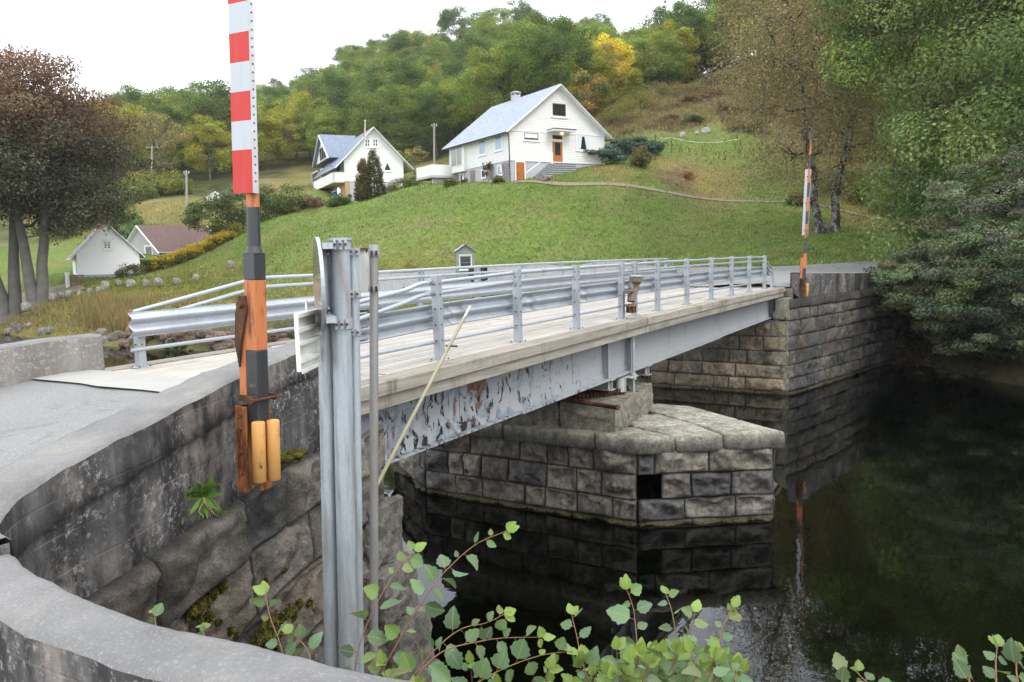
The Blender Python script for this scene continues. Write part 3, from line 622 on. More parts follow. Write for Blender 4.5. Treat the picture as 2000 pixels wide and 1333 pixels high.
for sgn, ye in ((1, YN), (-1, YF)):
    mb = MB()
    for lo, hi, th, inn in ((-.135, .012, .30, 0.), (-.285, -.138, .2, .035)):
        x = X0
        while x < X1:
            b = min(x+rb.uniform(3.2, 5.2), X1); b = X1 if X1-b < 1 else b
            t = np.array((.335, .305, .255))*rb.uniform(.85, 1.12); k = np.linspace(x, b-.006, 5); o = rb.uniform(-.008, .008)
            ya, yb = ye+sgn*(inn+o), ye+sgn*(inn+o+th)
            pr = [(ya, lo), (ya, hi-.01), (ya+sgn*.01, hi), (yb, hi), (yb, lo)]
            P = np.array([[(xx, yy, camb(xx)+zz) for xx in k] for yy, zz in pr+pr[:1]]); mb.grid(P, 0, t, False, flip=sgn > 0)
            for e_ in (0, -1): mb.add(P[:-1, e_], [list(range(5))], 0, t)
            x = b
    mb.build('edge_beam', FASCIA, bridge)
def rivet(mb, p, r=.014, ax=(0, -1, 0)):
    a = np.asarray(ax, float); b = np.array((1., 0, 0)); c = np.cross(a, b); th = np.linspace(0, 2*np.pi, 6, endpoint=False); rg = b*np.cos(th)[:, None]+c*np.sin(th)[:, None]
    v = np.concatenate([np.asarray(p)+rg*r, np.asarray(p)+rg*r*.6+a*r*.55]); mb.add(v, [[i, (i+1) % 6, (i+1) % 6+6, i+6] for i in range(6)]+[list(range(6, 12))], 0, None, True)
for sgn, yg in ((1, 5.76), (-1, 9.14)):
    mb = MB(); o = -sgn     # outer side
    mb.b6(6.1, 26.85, yg-.008, yg+.008, -1.0, -.29)
    mb.b6(6.05, 26.9, yg-.13, yg+.13, -1.022, -1.0); mb.b6(9.9, 20.5, yg-.135, yg+.135, -1.04, -1.023)
    mb.b6(6.05, 26.9, yg-.13, yg+.13, -.30, -.285)
    for s2 in (-1, 1): mb.b6(6.1, 26.85, *sorted((yg+s2*.009, yg+s2*.022)), -.999, -.90)
    for x in (8.62, 12.0, 16.9, 20.9): mb.b6(x-.18, x+.18, *sorted((yg+o*.009, yg+o*.0185)), -.895, -.31)
    for x in np.arange(6.2, 26.8, .115):
        rivet(mb, (x, yg+o*.0225, -.935), ax=(0, o, 0))
        if 9.9 < x < 20.5: rivet(mb, (x+.057, yg+o*.0225, -.972), ax=(0, o, 0))
    g = mb.build('main_girder', PAINT, bridge)
    for x in (13.12, 14.22, 26.8):
        mb = MB(); mb.b6(x-.012, x+.012, *sorted((yg+o*.02, yg+o*.125)), -.998, -.31); mb.b6(x-.055, x+.055, *sorted((yg+o*.126, yg+o*.134)), -.998, -.31)
        mb.build('stiffener', GALV_POST if x < 20 else PAINT, g)
for x in np.arange(6.6, 26.9, 1.55):
    mb = MB(); mb.b6(x-.006, x+.006, 5.78, 9.12, -.8, -.32); mb.b6(x-.08, x+.08, 5.78, 9.12, -.815, -.8); mb.build('cross_beam', STEEL_DARK, bridge)
for yy in (6.6, 7.45, 8.3): mb = MB(); mb.b6(6.1, 26.9, yy-.05, yy+.05, -.31, -.06); mb.build('stringer', STEEL_DARK, bridge)
mb = MB()
for x in (13.3, 15.2):
    mb.b6(x-.1, x+.1, 5.62, 9.3, -1.06, -1.043); mb.b6(x-.1, x+.1, 5.62, 9.3, -1.24, -1.225); mb.b6(x-.008, x+.008, 5.64, 9.28, -1.224, -1.061)
    for yy in (5.7, 6.0, 9.2): mb.b6(x-.095, x+.095, yy-.006, yy+.006, -1.223, -1.062)
mb.cyl((14.12, 7.4, -1.2), (0, 0, 1), .6, .36, 28)
mb.build('pivot_frame', simple('pivot_steel', (.30, .30, .29), .6, 0, .35, 5, .3), bridge, .004)
# turning gear: crank head on the railing, shaft, pinion; the toothed ring lies on the pier
def gear(mb, c, r, h, teeth, inner, td=.03, col=None):
    c = np.asarray(c, float); n = teeth*4; th = np.arange(n)*2*np.pi/n; rr = np.where((np.arange(n) % 4) < 2, r, r-td)
    o = np.stack([np.cos(th)*rr, np.sin(th)*rr, th*0], -1); i = np.stack([np.cos(th)*inner, np.sin(th)*inner, th*0], -1)
    P = np.array([i-[0, 0, h/2], o-[0, 0, h/2], o+[0, 0, h/2], i+[0, 0, h/2]])+c; P = np.concatenate([P, P[:, :1]], 1); P = np.concatenate([P, P[:1]], 0); mb.grid(P, 0, col, False, flip=True)
SY = 5.54; SX = float(E.ony(1237, 700, SY)[0])
mb = MB(); mb.tube([(SX, SY, -1.42), (SX, SY, -.28)], .028, 12); sh = mb.build('drive_shaft', GALV, bridge)
mb = MB()
mb.b6(SX-.24, SX+.12, SY-.06, SY+.42, -1.10, -1.08); mb.cyl((SX, SY, -1.09), (0, 0, 1), .055, .12); mb.b6(SX-.26, SX-.24, SY+.05, SY+.4, -1.36, -1.08); mb.b6(SX+.1, SX+.12, SY+.02, SY+.4, -1.36, -1.08)
mb.cyl((SX-.28, SY+.16, -1.22), (0, 0, 1), .085, .26); mb.build('shaft_bracket', simple('bracket_paint', (.38, .39, .38), .6, 0, .3, 7, .3), bridge, .004)
mb = MB(); gear(mb, (SX-.22, SY+.32, -1.335), .25, .10, 34, .06); mb.cyl((SX-.22, SY+.32, -1.22), (0, 0, 1), .05, .2); mb.build('pinion_gear', RUST, bridge)
cx, cy = 14.25, 5.54
mb = MB(); mb.cyl((cx, cy, .60), (0, 0, 1), .055, .12, 16, r2=.05); mb.cyl((cx, cy, .67), (0, 0, 1), .05, .06, 16, r2=.1); mb.tube([(cx-.02, cy, .56), (cx-.08, cy+.02, .50), (cx-.17, cy+.03, .44), (cx-.2, cy+.03, .34)], [.05, .055, .075, .08], 14)
mb.cyl((cx-.2, cy+.03, .27), (0, 0, 1), .11, .035, 18); mb.b6(cx-.3, cx-.03, cy-.02, cy+.14, .52, .55); crank = mb.build('crank_head', IRON_CREAM, bridge, .004)
mb = MB(); gear(mb, (cx, cy, .75), .135, .085, 18, .03, .025); mb.build('bevel_gear', simple('cream_toothed_wheel', (.22, .175, .125), .7, 0, .55, 14, .3), crank)
mb = MB(); mb.prism([(cx+math.cos(a)*.145, cy+math.sin(a)*.145, .80) for a in np.arange(8)*math.pi/4+.39], (0, 0, .028)); mb.build('gear_cover', GALV_OLD, crank, .006)
mb = MB()
for a in np.arange(6)*math.pi/3: mb.cyl((cx-.2+.07*math.cos(a), cy+.03+.07*math.sin(a), .19), (0, 0, 1), .03, .12, 8)
mb.cyl((cx-.2, cy+.03, .19), (0, 0, 1), .05, .13, 10); mb.build('lantern_pinion', RUST, crank)

WZ = np.linspace(-.155, .155, 29)
def w_beam(mb, path, side):
    """corrugated guard beam through path points, swelling towards side"""
    c = np.asarray(path, float); d = side*(.038*np.cos(2*np.pi*WZ/.155+np.pi)); d = np.where(abs(WZ) > .15, d*.6, d)
    P = c[:, None]+np.stack([d*0, d, WZ], -1)[None]; mb.grid(P, 0, None, True, flip=side > 0)
def add_solid(o, th):
    s = o.modifiers.new('sheet', 'SOLIDIFY'); s.thickness = th; s.offset = 0
def railing(label, yp, side, posts, tubes, wpath, ends, extra=None):
    """side = direction of the roadway"""
    mb = MB()
    for t, r in tubes:
        t = np.asarray(t, float); mb.tube(t, r, 12)
    for x, z in ends: mb.cyl((x, yp+side*.045, z), (1, 0, 0), .036, .09, 12)
    rail = mb.build('railing', GALV, bridge, label=label)
    mb = MB(); w_beam(mb, wpath, side); o = mb.build('guard_beam', GALV, rail); add_solid(o, .005)
    for x in np.arange(posts[0][0]+.6, posts[-1][0], 2.0):
        mb = MB(); k = np.array([(x-.17, yp+side*.14, .562), (x+.17, yp+side*.14, .562)])+np.array([0, -side*.007, 0]); k[:, 2] += camb(x); w_beam(mb, k, side)
        o = mb.build('guard_beam_splice', GALV_POST, rail); add_solid(o, .004)
    for x, h, lean in posts:
        z = float(camb(x)); mb = MB(); a = np.array((x, yp, z)); b = a+np.array((lean, -abs(lean)*.3*side, h))
        up = (b-a)/h; ex = np.array((1, 0, 0))-up*up[0]; ex /= np.linalg.norm(ex); ey = np.cross(up, ex)
        c = (a+b)/2
        mb.box(c-ey*.043*1, (.1, .012, h), (ex, ey, up)); mb.box(c-ex*.044+ey*.004, (.012, .082, h), (ex, ey, up)); mb.box(c+ex*.044+ey*.004, (.012, .082, h), (ex, ey, up)); mb.box(c+ey*.046, (.1, .009, h), (ex, ey, up))
        mb.b6(x-.1, x+.1, yp-.1, yp+.1, z, z+.014)
        for zz in ((.97, .84, .66, .46, .26) if h > 1 else (.3,)):
            q = a+up*zz; mb.cyl(q-ex*.055, ex, .012, .018, 6, 1); mb.cyl(q-np.array((0, .054*1, 0)), (0, 1, 0), .010, .012, 6, 1)
        for dx in (-.075, .075):
            for dy in (-.075, .075): mb.cyl((x+dx, yp+dy, z+.022), (0, 0, 1), .012, .018, 6, 1)
        mb.build('post', [GALV_POST, BOLT], rail, .003)
    return rail
def zt(x, z): return z+float(camb(x))
yn, yt = 5.78, 5.78+.045
za, zb = E.ony(700, 606, yt)[2], E.ony(700, 643, yt)[2]
def run(z, y, x0, x1): return [(x, y, zt(x, z)) for x in np.arange(x0, x1+.01, 1.0)]
near_posts = [(6.09, .80, 0)]+[(8.09, 1.075, -.045)]+[(x, 1.08, 0) for x in np.arange(10.09, 26.2, 2)]+[(27.2, .55, 0), (14.75, 1.08, 0)]
t1 = curve([(6.0, yt, za), (6.6, yt, za+.62*(zt(8, .985)-za)*.53), (7.45, yt, .90), (7.8, yt, .965), (8.2, yt, zt(8, .985)), (10.09, yt, zt(10, 1.03))], 40)
t2 = curve([(6.0, yt, zb), (6.6, yt, zb+.62*(zt(8, .84)-zb)*.53), (7.45, yt, .755), (7.8, yt, .82), (8.2, yt, zt(8, .85)), (10.09, yt, zt(10, .90))], 40)
railing('galvanised railing along the nearer edge of the deck', yn, 1, near_posts,
        [(np.vstack([t1, run(1.03, yt, 11.1, 26.1), [(27.3, yt, .56)]]), .027), (np.vstack([t2, run(.90, yt, 11.1, 26.1), [(27.3, yt, .40)]]), .027), (run(.24, yt, 6.0, 27.2), .024)],
        [(x, yn+.14, zt(x, .562-.06*max(0, 8.5-x)/2.5)) for x in np.arange(5.9, 27.5, .6)], [(8.0, .985), (8.0, .85)]+[(x, zt(x, 1.03)) for x in np.arange(11, 26, 6)])
yf, yt = 9.13, 9.13-.045
ze1, ze2 = E.ony(256, 611, yt), E.ony(256, 633, yt)
f1 = np.vstack([[ze1], [ze1+(np.array((8.1, yt, 1.02))-ze1)*f for f in (.3, .6, .93)], curve([(8.15, yt, 1.02), (8.4, yt, 1.035), (9.25, yt, 1.03)], 5)]); f2 = np.vstack([[ze2], [ze2+(np.array((8.1, yt, .885))-ze2)*f for f in (.3, .6, .93)], curve([(8.15, yt, .885), (8.4, yt, .90), (9.25, yt, .90)], 5)])
railing('galvanised railing along the farther edge of the deck', yf, -1, [(6.25, .72, 0)]+[(x, 1.05, 0) for x in np.arange(8.25, 26.3, 2)]+[(27.2, .55, 0)],
        [(np.vstack([f1, run(1.03, yt, 10.25, 26.3), [(27.3, yt, .56)]]), .027), (np.vstack([f2, run(.90, yt, 10.25, 26.3), [(27.3, yt, .40)]]), .027), (run(.24, yt, 6.1, 27.2), .024)],
        [(x, yf-.14, zt(x, .562)) for x in np.arange(6.05, 27.5, .6)], [(8.25, 1.035), (8.25, .90)])
mb = MB()
CAPM = simple('brown_end_cap', (.16, .07, .05), .6)
for z_ in (ze1, ze2): mb = MB(); mb.cyl(z_-np.array((.012, 0, 0)), (1, 0, 0), .034, .05, 12); mb.build('tube_end_cap', CAPM, [o for o in bridge.children if o.name.startswith('railing')][-1])

# gear ring and scrap lying on the pier
mb = MB(); gear(mb, (14.12, 7.3, -1.345), 1.62, .09, 130, 1.48, .045); mb.build('gear_ring', RUST, pier)
mb = MB(); mb.cyl((14.12, 7.42, -1.40), (0, 0, 1), 1.4, .03, 48); mb.build('ring_plate', RUST, pier)
a, b = E.onz(1085, 778, -1.36), E.onz(1208, 797, -1.36)
mb = MB(); d_ = b-a; mb.tube([a, a+d_*.55, a+d_*.56, b-d_*.03, b-d_*.03, b], [.045, .045, .038, .038, .045, .045], 14); tag(mb.build('rusty_pipe', RUST), 'rusty iron pipe lying on the pier block under the toothed gear ring', 'pipe')
# pole leaning from the near bank against the deck edge
p, q = E.ony(731, 958, 5.0), E.ony(908, 618, 5.22); u = (q-p)/np.linalg.norm(q-p)
pole = thing('wooden_pole', 'thin yellowish pole leaning diagonally across the near end of the bridge deck edge', 'pole', tuple(p))
WPOLE = simple('yellowed_wood', (.29, .265, .18), .8, 0, .4, 9, .2)
mb = MB(); mb.beam(p, q, .034, .03); mb.build('shaft', WPOLE, pole, .008)
mb = MB(); mb.tube([q-u*.06, q+u*.18], .013, 10); mb.build('tip', simple('white_tip', (.62, .62, .58), .5), pole)
mb = MB(); c = p+(q-p)*.8; mb.cyl(c+np.array((0, -.03, 0)), (0, 1, 0), .012, .16, 8); mb.build('bolt', BOLT, pole)
# ------------------------------------------------------------------ barrier booms
ORANGE = Mt('rubbed_orange_paint', .6, 0, .35); _r = ORANGE.noise(7, 6, .7, vec=ORANGE.co((1.5, 1.5, .35)))
ORANGE.col(ORANGE.mix(ORANGE.ramp(_r, [(.53, 0), (.62, 1)]), ORANGE.mix(ORANGE.noise(3, 4), (.42, .125, .042), (.48, .18, .065)), ORANGE.mix(ORANGE.noise(20, 4), (.10, .04, .025), (.22, .09, .05)))); ORANGE = ORANGE.m
BLACKP = Mt('chipped_black_paint', .4, 0, .5); _r = BLACKP.noise(8, 6, .7)
BLACKP.col(BLACKP.mix(BLACKP.ramp(_r, [(.64, 0), (.68, 1)]), BLACKP.mix(BLACKP.noise(4, 4, vec=BLACKP.co((4, 4, .3))), (.014, .015, .018), (.045, .048, .05)), (.25, .07, .035))); BLACKP = BLACKP.m
YELLOWP = Mt('chipped_yellow_paint', .55, 0, .35); _r = YELLOWP.noise(9, 7, .78, vec=YELLOWP.co((1, 1, .45)))
YELLOWP.col(YELLOWP.mix(YELLOWP.ramp(_r, [(.58, 0), (.64, 1)]), YELLOWP.mix(YELLOWP.noise(2.5, 4), (.50, .25, .07), (.56, .31, .10)), (.13, .065, .035))).bump(YELLOWP.noise(6, 4), .35, .01); YELLOWP = YELLOWP.m
REDP = Mt('red_reflective_sheet', .45, 0, .4); REDP.col(REDP.mix(REDP.ramp(REDP.noise(4, 5, .7, vec=REDP.co((3, 3, .4))), [(.5, 0), (.75, .5)]), (.44, .016, .009), (.46, .07, .055))); REDP = REDP.m
WHITEP = Mt('grey_white_reflective_sheet', .5, 0, .4); WHITEP.col(WHITEP.mix(WHITEP.ramp(WHITEP.noise(4, 6, .7, vec=WHITEP.co((3, 3, .3))), [(.55, 0), (.75, .45)]), (.40, .43, .455), (.27, .245, .20))); WHITEP = WHITEP.m
ALU = galv_mat('perforated_aluminium', (.58, .60, .62), .4, .3, .15)
RUSTO = Mt('rusted_orange_iron', .8, 0, .25); RUSTO.col(RUSTO.ramp(RUSTO.noise(6, 7, .75, vec=RUSTO.co((1.5, 1.5, .5))), [(.32, (.035, .02, .015)), (.48, (.17, .06, .025)), (.62, (.40, .16, .05))])).bump(RUSTO.noise(30, 5), .6, .006); RUSTO = RUSTO.m
def boom(label, c, zb, ex, ey, n_face, mirror=1, yw=1):
    """raised barrier: c = foot on the wall, ex = across the board, ey = the way the striped face looks"""
    c = np.array((*c, zb), float); up = np.array((0, 0, 1.)); ax = (ex, ey, up)
    t = thing('barrier_boom', label, 'barrier', tuple(c))
    def at(a, b, z): return c+ex*a+ey*b+up*(z-zb)
    mb = MB(); mb.box(at(-.095, .03, zb+.27), (.012, .16, .62), ax); mb.box(at(-.035, .104, zb+.27), (.09, .012, .62), ax); mb.box(at(.065, 0, zb+.28), (.012, .12, .62), ax)
    for z in (.1, .25, .42, .52): mb.cyl(at(-.05, .114, zb+z), ey, .016, .02, 6)
    mb.build('bracket', RUSTO, t, .003)
    mb = MB(); mb.box(at(-.047, .03, zb+.98), (.07, .10, .72), ax); mb.build('mast', ORANGE, t, .006)
    # the boom itself: thick square foot, collar, thinner pole, bands of paint
    mb = MB(); w_ = .105
    for z0, z1, mi in ((.45, .98, 1), (.981, 1.47, 0), (1.471, 1.66, 1)): mb.box(at(.045, .03, zb+(z0+z1)/2), (w_, w_, z1-z0), ax, mi)
    mb.tube([at(.045, .03, zb+1.655), at(.045, .03, zb+1.70)], [.06, .047], 16, 1)
    z0 = 1.7; k = 1
    for z1 in [1.97, 2.42, 2.83, 3.3, 3.75, 4.2, 4.65, 5.1, 5.5]: mb.tube([at(.045, .03, zb+z0), at(.045, .03, zb+z1)], [.046-.0045*(z0-1.7), .046-.0045*(z1-1.7)], 16, k); k = 1-k; z0 = z1
    mb.build('pole', [ORANGE, BLACKP], t, .004)
    mb = MB(); mb.prism([at(.02, .088, zb+1.36), at(-.035, .088, zb+1.36), at(-.075, .088, zb+1.24), at(-.085, .088, zb+1.02), at(-.05, .088, zb+.86), at(-.03, .088, zb+1.02), at(.03, .088, zb+1.24)], ey*.02); mb.cyl(at(-.005, .12, zb+1.30), ey, .024, .04, 8); mb.cyl(at(-.005, .10, zb+1.30), ey, .038, .02, 14); mb.build('hinge', RUST, t)
    mb = MB(); mb.box(at(.02, .10, zb+.64), (.2, .012, .045), ax); mb.box(at(.02, -.07, zb+.64), (.2, .012, .045), ax); mb.cyl(at(.115, .02, zb+.64), ey, .011, .26, 8); mb.cyl(at(.115, .155, zb+.64), ey, .022, .02, 6); mb.build('strap', RUST, t)
    for (a, b) in ((.125, .105), (.165, .01)):
        mb = MB(); mb.tube([at(a, b, zb+.06), at(a, b, zb+.066), at(a, b, zb+.482), at(a, b, zb+.488)], [.041, .046, .046, .041], 20); mb.build('counterweight', YELLOWP, t)
    z = zb+2.06; mb = MB(); i = 0
    for hgt in [.29]+[.192]*9+[.1]:
        mb.box(at(.015, .085, z+hgt/2), (.19, .004, hgt), ax, i % 2); z += hgt; i += 1
    for s in (-1, 1): mb.box(at(.015+s*.094, .06, (zb+2.06+z)/2), (.003, .05, z-zb-2.06), ax, 2)
    mb.box(at(.015, .0805, (zb+2.06+z)/2), (.19, .003, z-zb-2.06), ax, 2)
    for zz in np.arange(zb+2.14, z, .055):
        mb.cyl(at(.015+mirror*.0965, .06, zz), ex, .007, .003, 8, 3)
    mb.build('striped_board', [REDP, WHITEP, ALU, BOLT], t)
    for zz in (zb+2.2, zb+3.1, zb+3.95): mb = MB(); mb.box(at(.04, .045, zz), (.12, .03, .035), ax); mb.build('bracket', BOLT, t)
    v = np.cross(E.R, (0, 0, 1)); v = -E.F*np.array((1, 1, 0)); v /= np.linalg.norm(v)
    t.rotation_mode = 'AXIS_ANGLE'; t.rotation_axis_angle = (-.034, *v)
    return t
q = E.at(491, 700, 5.86)
boom('raised barrier boom with a big red and white striped board, close to the camera', q[:2], -.29, np.array((0, -1., 0)), np.array((-1., 0, 0)), 0)
q = E.at(1566, 540, 27.75)
boom('raised orange and black barrier boom at the far end of the bridge', q[:2], -.42, np.array((.25, -.968, 0)), np.array((.968, .25, 0)), 0, -1)

# ------------------------------------------------------------------ sign posts in front of the camera
WHITE_ALU = Mt('grimy_white_sign_back', .45, .1, .5); WHITE_ALU.col(WHITE_ALU.mix(WHITE_ALU.ramp(WHITE_ALU.noise(6, 5, .7), [(.5, 0), (.75, .6)]), (.66, .66, .62), (.34, .31, .20))); WHITE_ALU = WHITE_ALU.m
MIRROR = Mt('dented_shiny_sign_face', .16, .85, .6); MIRROR.col(MIRROR.mix(MIRROR.noise(3, 3), (.5, .46, .32), (.62, .60, .52))).bump(MIRROR.noise(5, 2, vec=MIRROR.co((1, 1, 3))), .35, .03); MIRROR = MIRROR.m
D0 = 4.15
def clamp(mb, c, r, z, h=.035, n=2, dirn=None):
    c = np.array((c[0], c[1], z)); mb.tube([c-[0, 0, h/2], c+[0, 0, h/2]], [r+.006, r+.006], 18)
    v = -c*np.array((1, 1, 0)); v /= np.linalg.norm(v); s_ = np.cross((0, 0, 1), v)
    for k in np.linspace(-.6, .6, n): mb.box(c+v*(r+.014)+s_*k*r*.9, (.02, .012, h*.9), (v, s_, (0, 0, 1)), 1); mb.cyl(c+v*(r+.028)+s_*k*r*.9, v, .007, .016, 6, 2)
post = thing('sign_post', 'cluster of three grey galvanised sign posts with signs seen from behind, beside the boom', 'sign post', (*E.at(655, 900, D0)[:2], -2.6))
for (px, d, r, ytop, nm) in [(664, D0, .05, 470, 'main_pipe'), (632, D0+.06, .038, 482, 'side_pipe'), (691, D0+.05, .027, 488, 'side_pipe')]:
    q = E.at(px, ytop, d); mb = MB(); b = np.array((*q[:2], -2.6))
    ln = {664: -.055, 632: -.062, 691: -.067}[px]; side = E.R*np.array((1, 1, 0)); top = q; bot = b+side*ln*2
    mb.tube([bot, bot+(top-bot)*.5, top], r, 22)
    mb.build(nm, GALV_OLD, post)
    dv = top-bot
    for yy in {664: (478, 632), 632: (492, 606), 691: (492, 574, 648)}[px]:
        z = E.at(px, yy, d)[2]; c = bot+dv*(z-bot[2])/dv[2]; mb = MB(); clamp(mb, c, r, z, .055 if px == 664 else .04, 3 if px == 664 else 2); mb.build('clamp', [GALV_POST, GALV_POST, RUST], post)
    if px == 664: mb = MB(); mb.tube([top-[0, 0, .001], top+[0, 0, .012]], r+.012, 22); mb.build('cap', GALV_POST, post)
# round sign, its face turned away almost edge-on
c = E.at(624, 556, D0-.06); Rh = E.R*np.array((1, 1, 0)); Rh /= np.linalg.norm(Rh); view = c-E.pos; view[2] = 0; view /= np.linalg.norm(view); Rv = np.cross(view, (0, 0, 1.))
nrm = -Rv*math.cos(.085)-view*math.sin(.085); tan = np.cross((0, 0, 1.), nrm)
mb = MB(); th = np.linspace(0, 2*np.pi, 40, endpoint=False); disc = c+tan*np.cos(th)[:, None]*.225+np.array((0, 0, 1.))*np.sin(th)[:, None]*.235
mb.add(disc+nrm*.012, [list(range(40))], 0); mb.add(disc+nrm*.004, [list(range(40))[::-1]], 1)
P = np.array([disc*1+nrm*.012, disc+(disc-c)*.008+nrm*.010, disc+(disc-c)*.008-nrm*.006, disc*1-nrm*.007]); P = np.concatenate([P, P[:, :1]], 1); mb.grid(P, 1, None, False)
for zz in (.19, -.17): mb.box(c+np.array((0, 0, zz))-nrm*.035, (.05, .3, .03), (nrm, tan, (0, 0, 1)), 1)
mb.build('round_sign', [MIRROR, GALV_OLD], post, label='round sign seen edge-on, its shiny face turned away from the camera')
# ribbed plate below it, seen from behind
a0, a1, b0, b1 = E.at(577, 612, D0-.28), E.at(577, 727, D0-.28), E.at(617, 606, D0+.02), E.at(617, 706, D0+.02)
b0[2] = a0[2]; b1[2] = a1[2]; ex = b0-a0; ln_ = np.linalg.norm(ex); ex /= ln_; nb = np.cross(ex, (0, 0, 1.)); nb = nb if nb @ (-a0) > 0 else -nb; hh = a0[2]-a1[2]; ce = (a0+b1)/2
mb = MB(); mb.box(ce, (ln_, .004, hh), (ex, nb, (0, 0, 1)))
for f in (.02, .27, .5, .8, .98): mb.box(ce+np.array((0, 0, hh*(.5-f)))+nb*.013, (ln_, .022, .005), (ex, nb, (0, 0, 1))); mb.box(ce+np.array((0, 0, hh*(.5-f)-.008))+nb*.024, (ln_, .003, .018), (ex, nb, (0, 0, 1)))
for s in (-1, 1): mb.box(ce+ex*s*ln_/2+nb*.010, (.003, .02, hh), (ex, nb, (0, 0, 1)))
mb.cyl(ce+np.array((0, 0, hh/2+.02))+nb*.01, (0, 0, 1), .006, .06, 6); mb.cyl(b1+np.array((.02, 0, .06)), (ex), .02, .05, 8)
mb.build('sign_plate', WHITE_ALU, post, label='white ribbed sign plate seen from the back')
c0, c1 = E.at(697, 520, D0+.1), E.at(716, 520, D0+.26); z0, z1 = E.at(706, 572, D0+.15)[2], E.at(706, 486, D0+.15)[2]
ex = (c1-c0)*np.array((1, 1, 0)); ln_ = np.linalg.norm(ex); ex /= ln_; nb = np.cross(ex, (0, 0, 1.)); ce = np.array((*((c0+c1)/2)[:2], (z0+z1)/2))
mb = MB(); mb.box(ce, (ln_, .004, z1-z0), (ex, nb, (0, 0, 1))); mb.box(ce+[0, 0, (z1-z0)/2], (ln_+.03, .03, .008), (ex, nb, (0, 0, 1)), 1); mb.box(ce+ex*ln_/2, (.006, .03, z1-z0), (ex, nb, (0, 0, 1)), 0); mb.cyl(ce+ex*(ln_/2+.02)+[0, 0, (z1-z0)/2-.01], ex, .012, .05, 8, 1)
mb.build('sign_plate', [WHITE_ALU, RUST], post)
lone = thing('metal_pipe', 'single slender weathered pipe standing just right of the sign post cluster', 'pipe', (*E.at(726, 900, 4.3)[:2], -2.6))
q = E.at(730.5, 484, 4.3); b = np.array((*E.at(722.5, 1180, 4.3)[:2], -2.6)); bot = b+(b-np.array((*q[:2], b[2])))*.6
mb = MB(); mb.tube([bot, q], .0235, 18); mb.build('pipe', galv_mat('brownish_pipe', (.26, .26, .255), .5, .3, .9), lone)
mb = MB(); mb.tube([q-[0, 0, .025], q+[0, 0, .015]], .027, 18, 0); mb.build('cap', GALV_POST, lone)
for yy in (495, 564): z = E.at(730, yy, 4.3)[2]; mb = MB(); clamp(mb, bot+(q-bot)*(z-bot[2])/(q[2]-bot[2]), .0235, z, .03, 2); mb.build('clamp', [GALV_POST, RUST, RUST], lone)
# ------------------------------------------------------------------ houses
WHITE = simple('white_painted_boards', (.72, .72, .69), .6, 0, .05, 1.5); TRIM = simple('white_trim', (.74, .74, .72), .5, 0, .04, 3)
PLASTER = simple('grey_plaster', (.42, .42, .43), .9, 0, .14, 2, .3); ORDOOR = Mt('varnished_pine_door', .4, 0, .5)
ORDOOR.col(ORDOOR.mix(ORDOOR.noise(4, 4, vec=ORDOOR.co((8, 8, .5))), (.34, .10, .018), (.48, .17, .04))); ORDOOR = ORDOOR.m
BROWNF = simple('brown_frame', (.16, .075, .045), .5); GUTTER = simple('dark_gutter', (.05, .058, .066), .5, .2)
def glass(name, c, r=.08):
    m = Mt(name, r, 0, .8); m.col(m.mix(m.noise(1.3, 3), tuple(x*.7 for x in c), tuple(x*1.2 for x in c))); return m.m
GLASS_D, GLASS_B, CURTAIN = glass('dark_window_glass', (.02, .024, .028)), glass('painted_sky_reflection_glass', (.26, .36, .50), .12), simple('lace_curtain', (.62, .66, .72), .8, 0, .12, 9)  # blue panes: the reflected sky is put into their base colour
def roof_mat(name, a, b, sc_, seam=.5, ridge=(1, 1, 1)):
    m = Mt(name, .7, 0, .35); br = m.N('TexBrick', {'Vector': m.tc.outputs['UV'], 'Color1': (*a, 1), 'Color2': (*b, 1), 'Mortar': (*[x*seam for x in a], 1), 'Scale': sc_, 'Mortar Size': .025, 'Bias': 0., 'Row Height': .5, 'Brick Width': .42})
    c = m.mix(m.ramp(m.noise(1.2, 5), [(.4, 0), (.7, .35)]), br.outputs['Color'], tuple(x*.75 for x in a)); m.col(c); m.bump(br.outputs['Fac'], -.4, .02); return m.m
SLATE = roof_mat('slate_roof', (.235, .275, .335), (.33, .37, .43), 2.2, .72); BLUETILE = roof_mat('blue_grey_roof_tiles', (.15, .185, .25), (.22, .26, .33), 3.2, .5); REDTILE = roof_mat('brown_red_roof_tiles', (.125, .075, .066), (.165, .10, .09), 3., .45)
class Hs:
    """frame of a gabled house: c = near corner, u along the gable wall, v along the eaves wall"""
    def __init__(s, c, hu, hv=None):
        a = R(hu); s.c = np.asarray(c, float); s.u = np.array((math.cos(a), math.sin(a), 0)); b = a+math.pi/2 if hv is None else R(hv); s.v = np.array((math.cos(b), math.sin(b), 0)); s.z = np.array((0, 0, 1.))
    def W(s, u, v, z): return s.c+s.u*u+s.v*v+s.z*z
    def F(s, px, py, off=0): p = E.onplane(px, py, s.c+s.v*off, s.v)-s.c; return p @ s.u, p[2]
    def S(s, px, py, off=0): p = E.onplane(px, py, s.c+s.u*off, s.u)-s.c; return p @ s.v, p[2]
    def bx(s, mb, u0, u1, v0, v1, z0, z1, mi=0): return mb.box(s.W((u0+u1)/2, (v0+v1)/2, (z0+z1)/2), (u1-u0, v1-v0, z1-z0), (s.u, s.v, s.z), mi)
def fix_normals(o):
    import bmesh
    b = bmesh.new(); b.from_mesh(o.data); bmesh.ops.recalc_face_normals(b, faces=b.faces); b.to_mesh(o.data); b.free(); return o
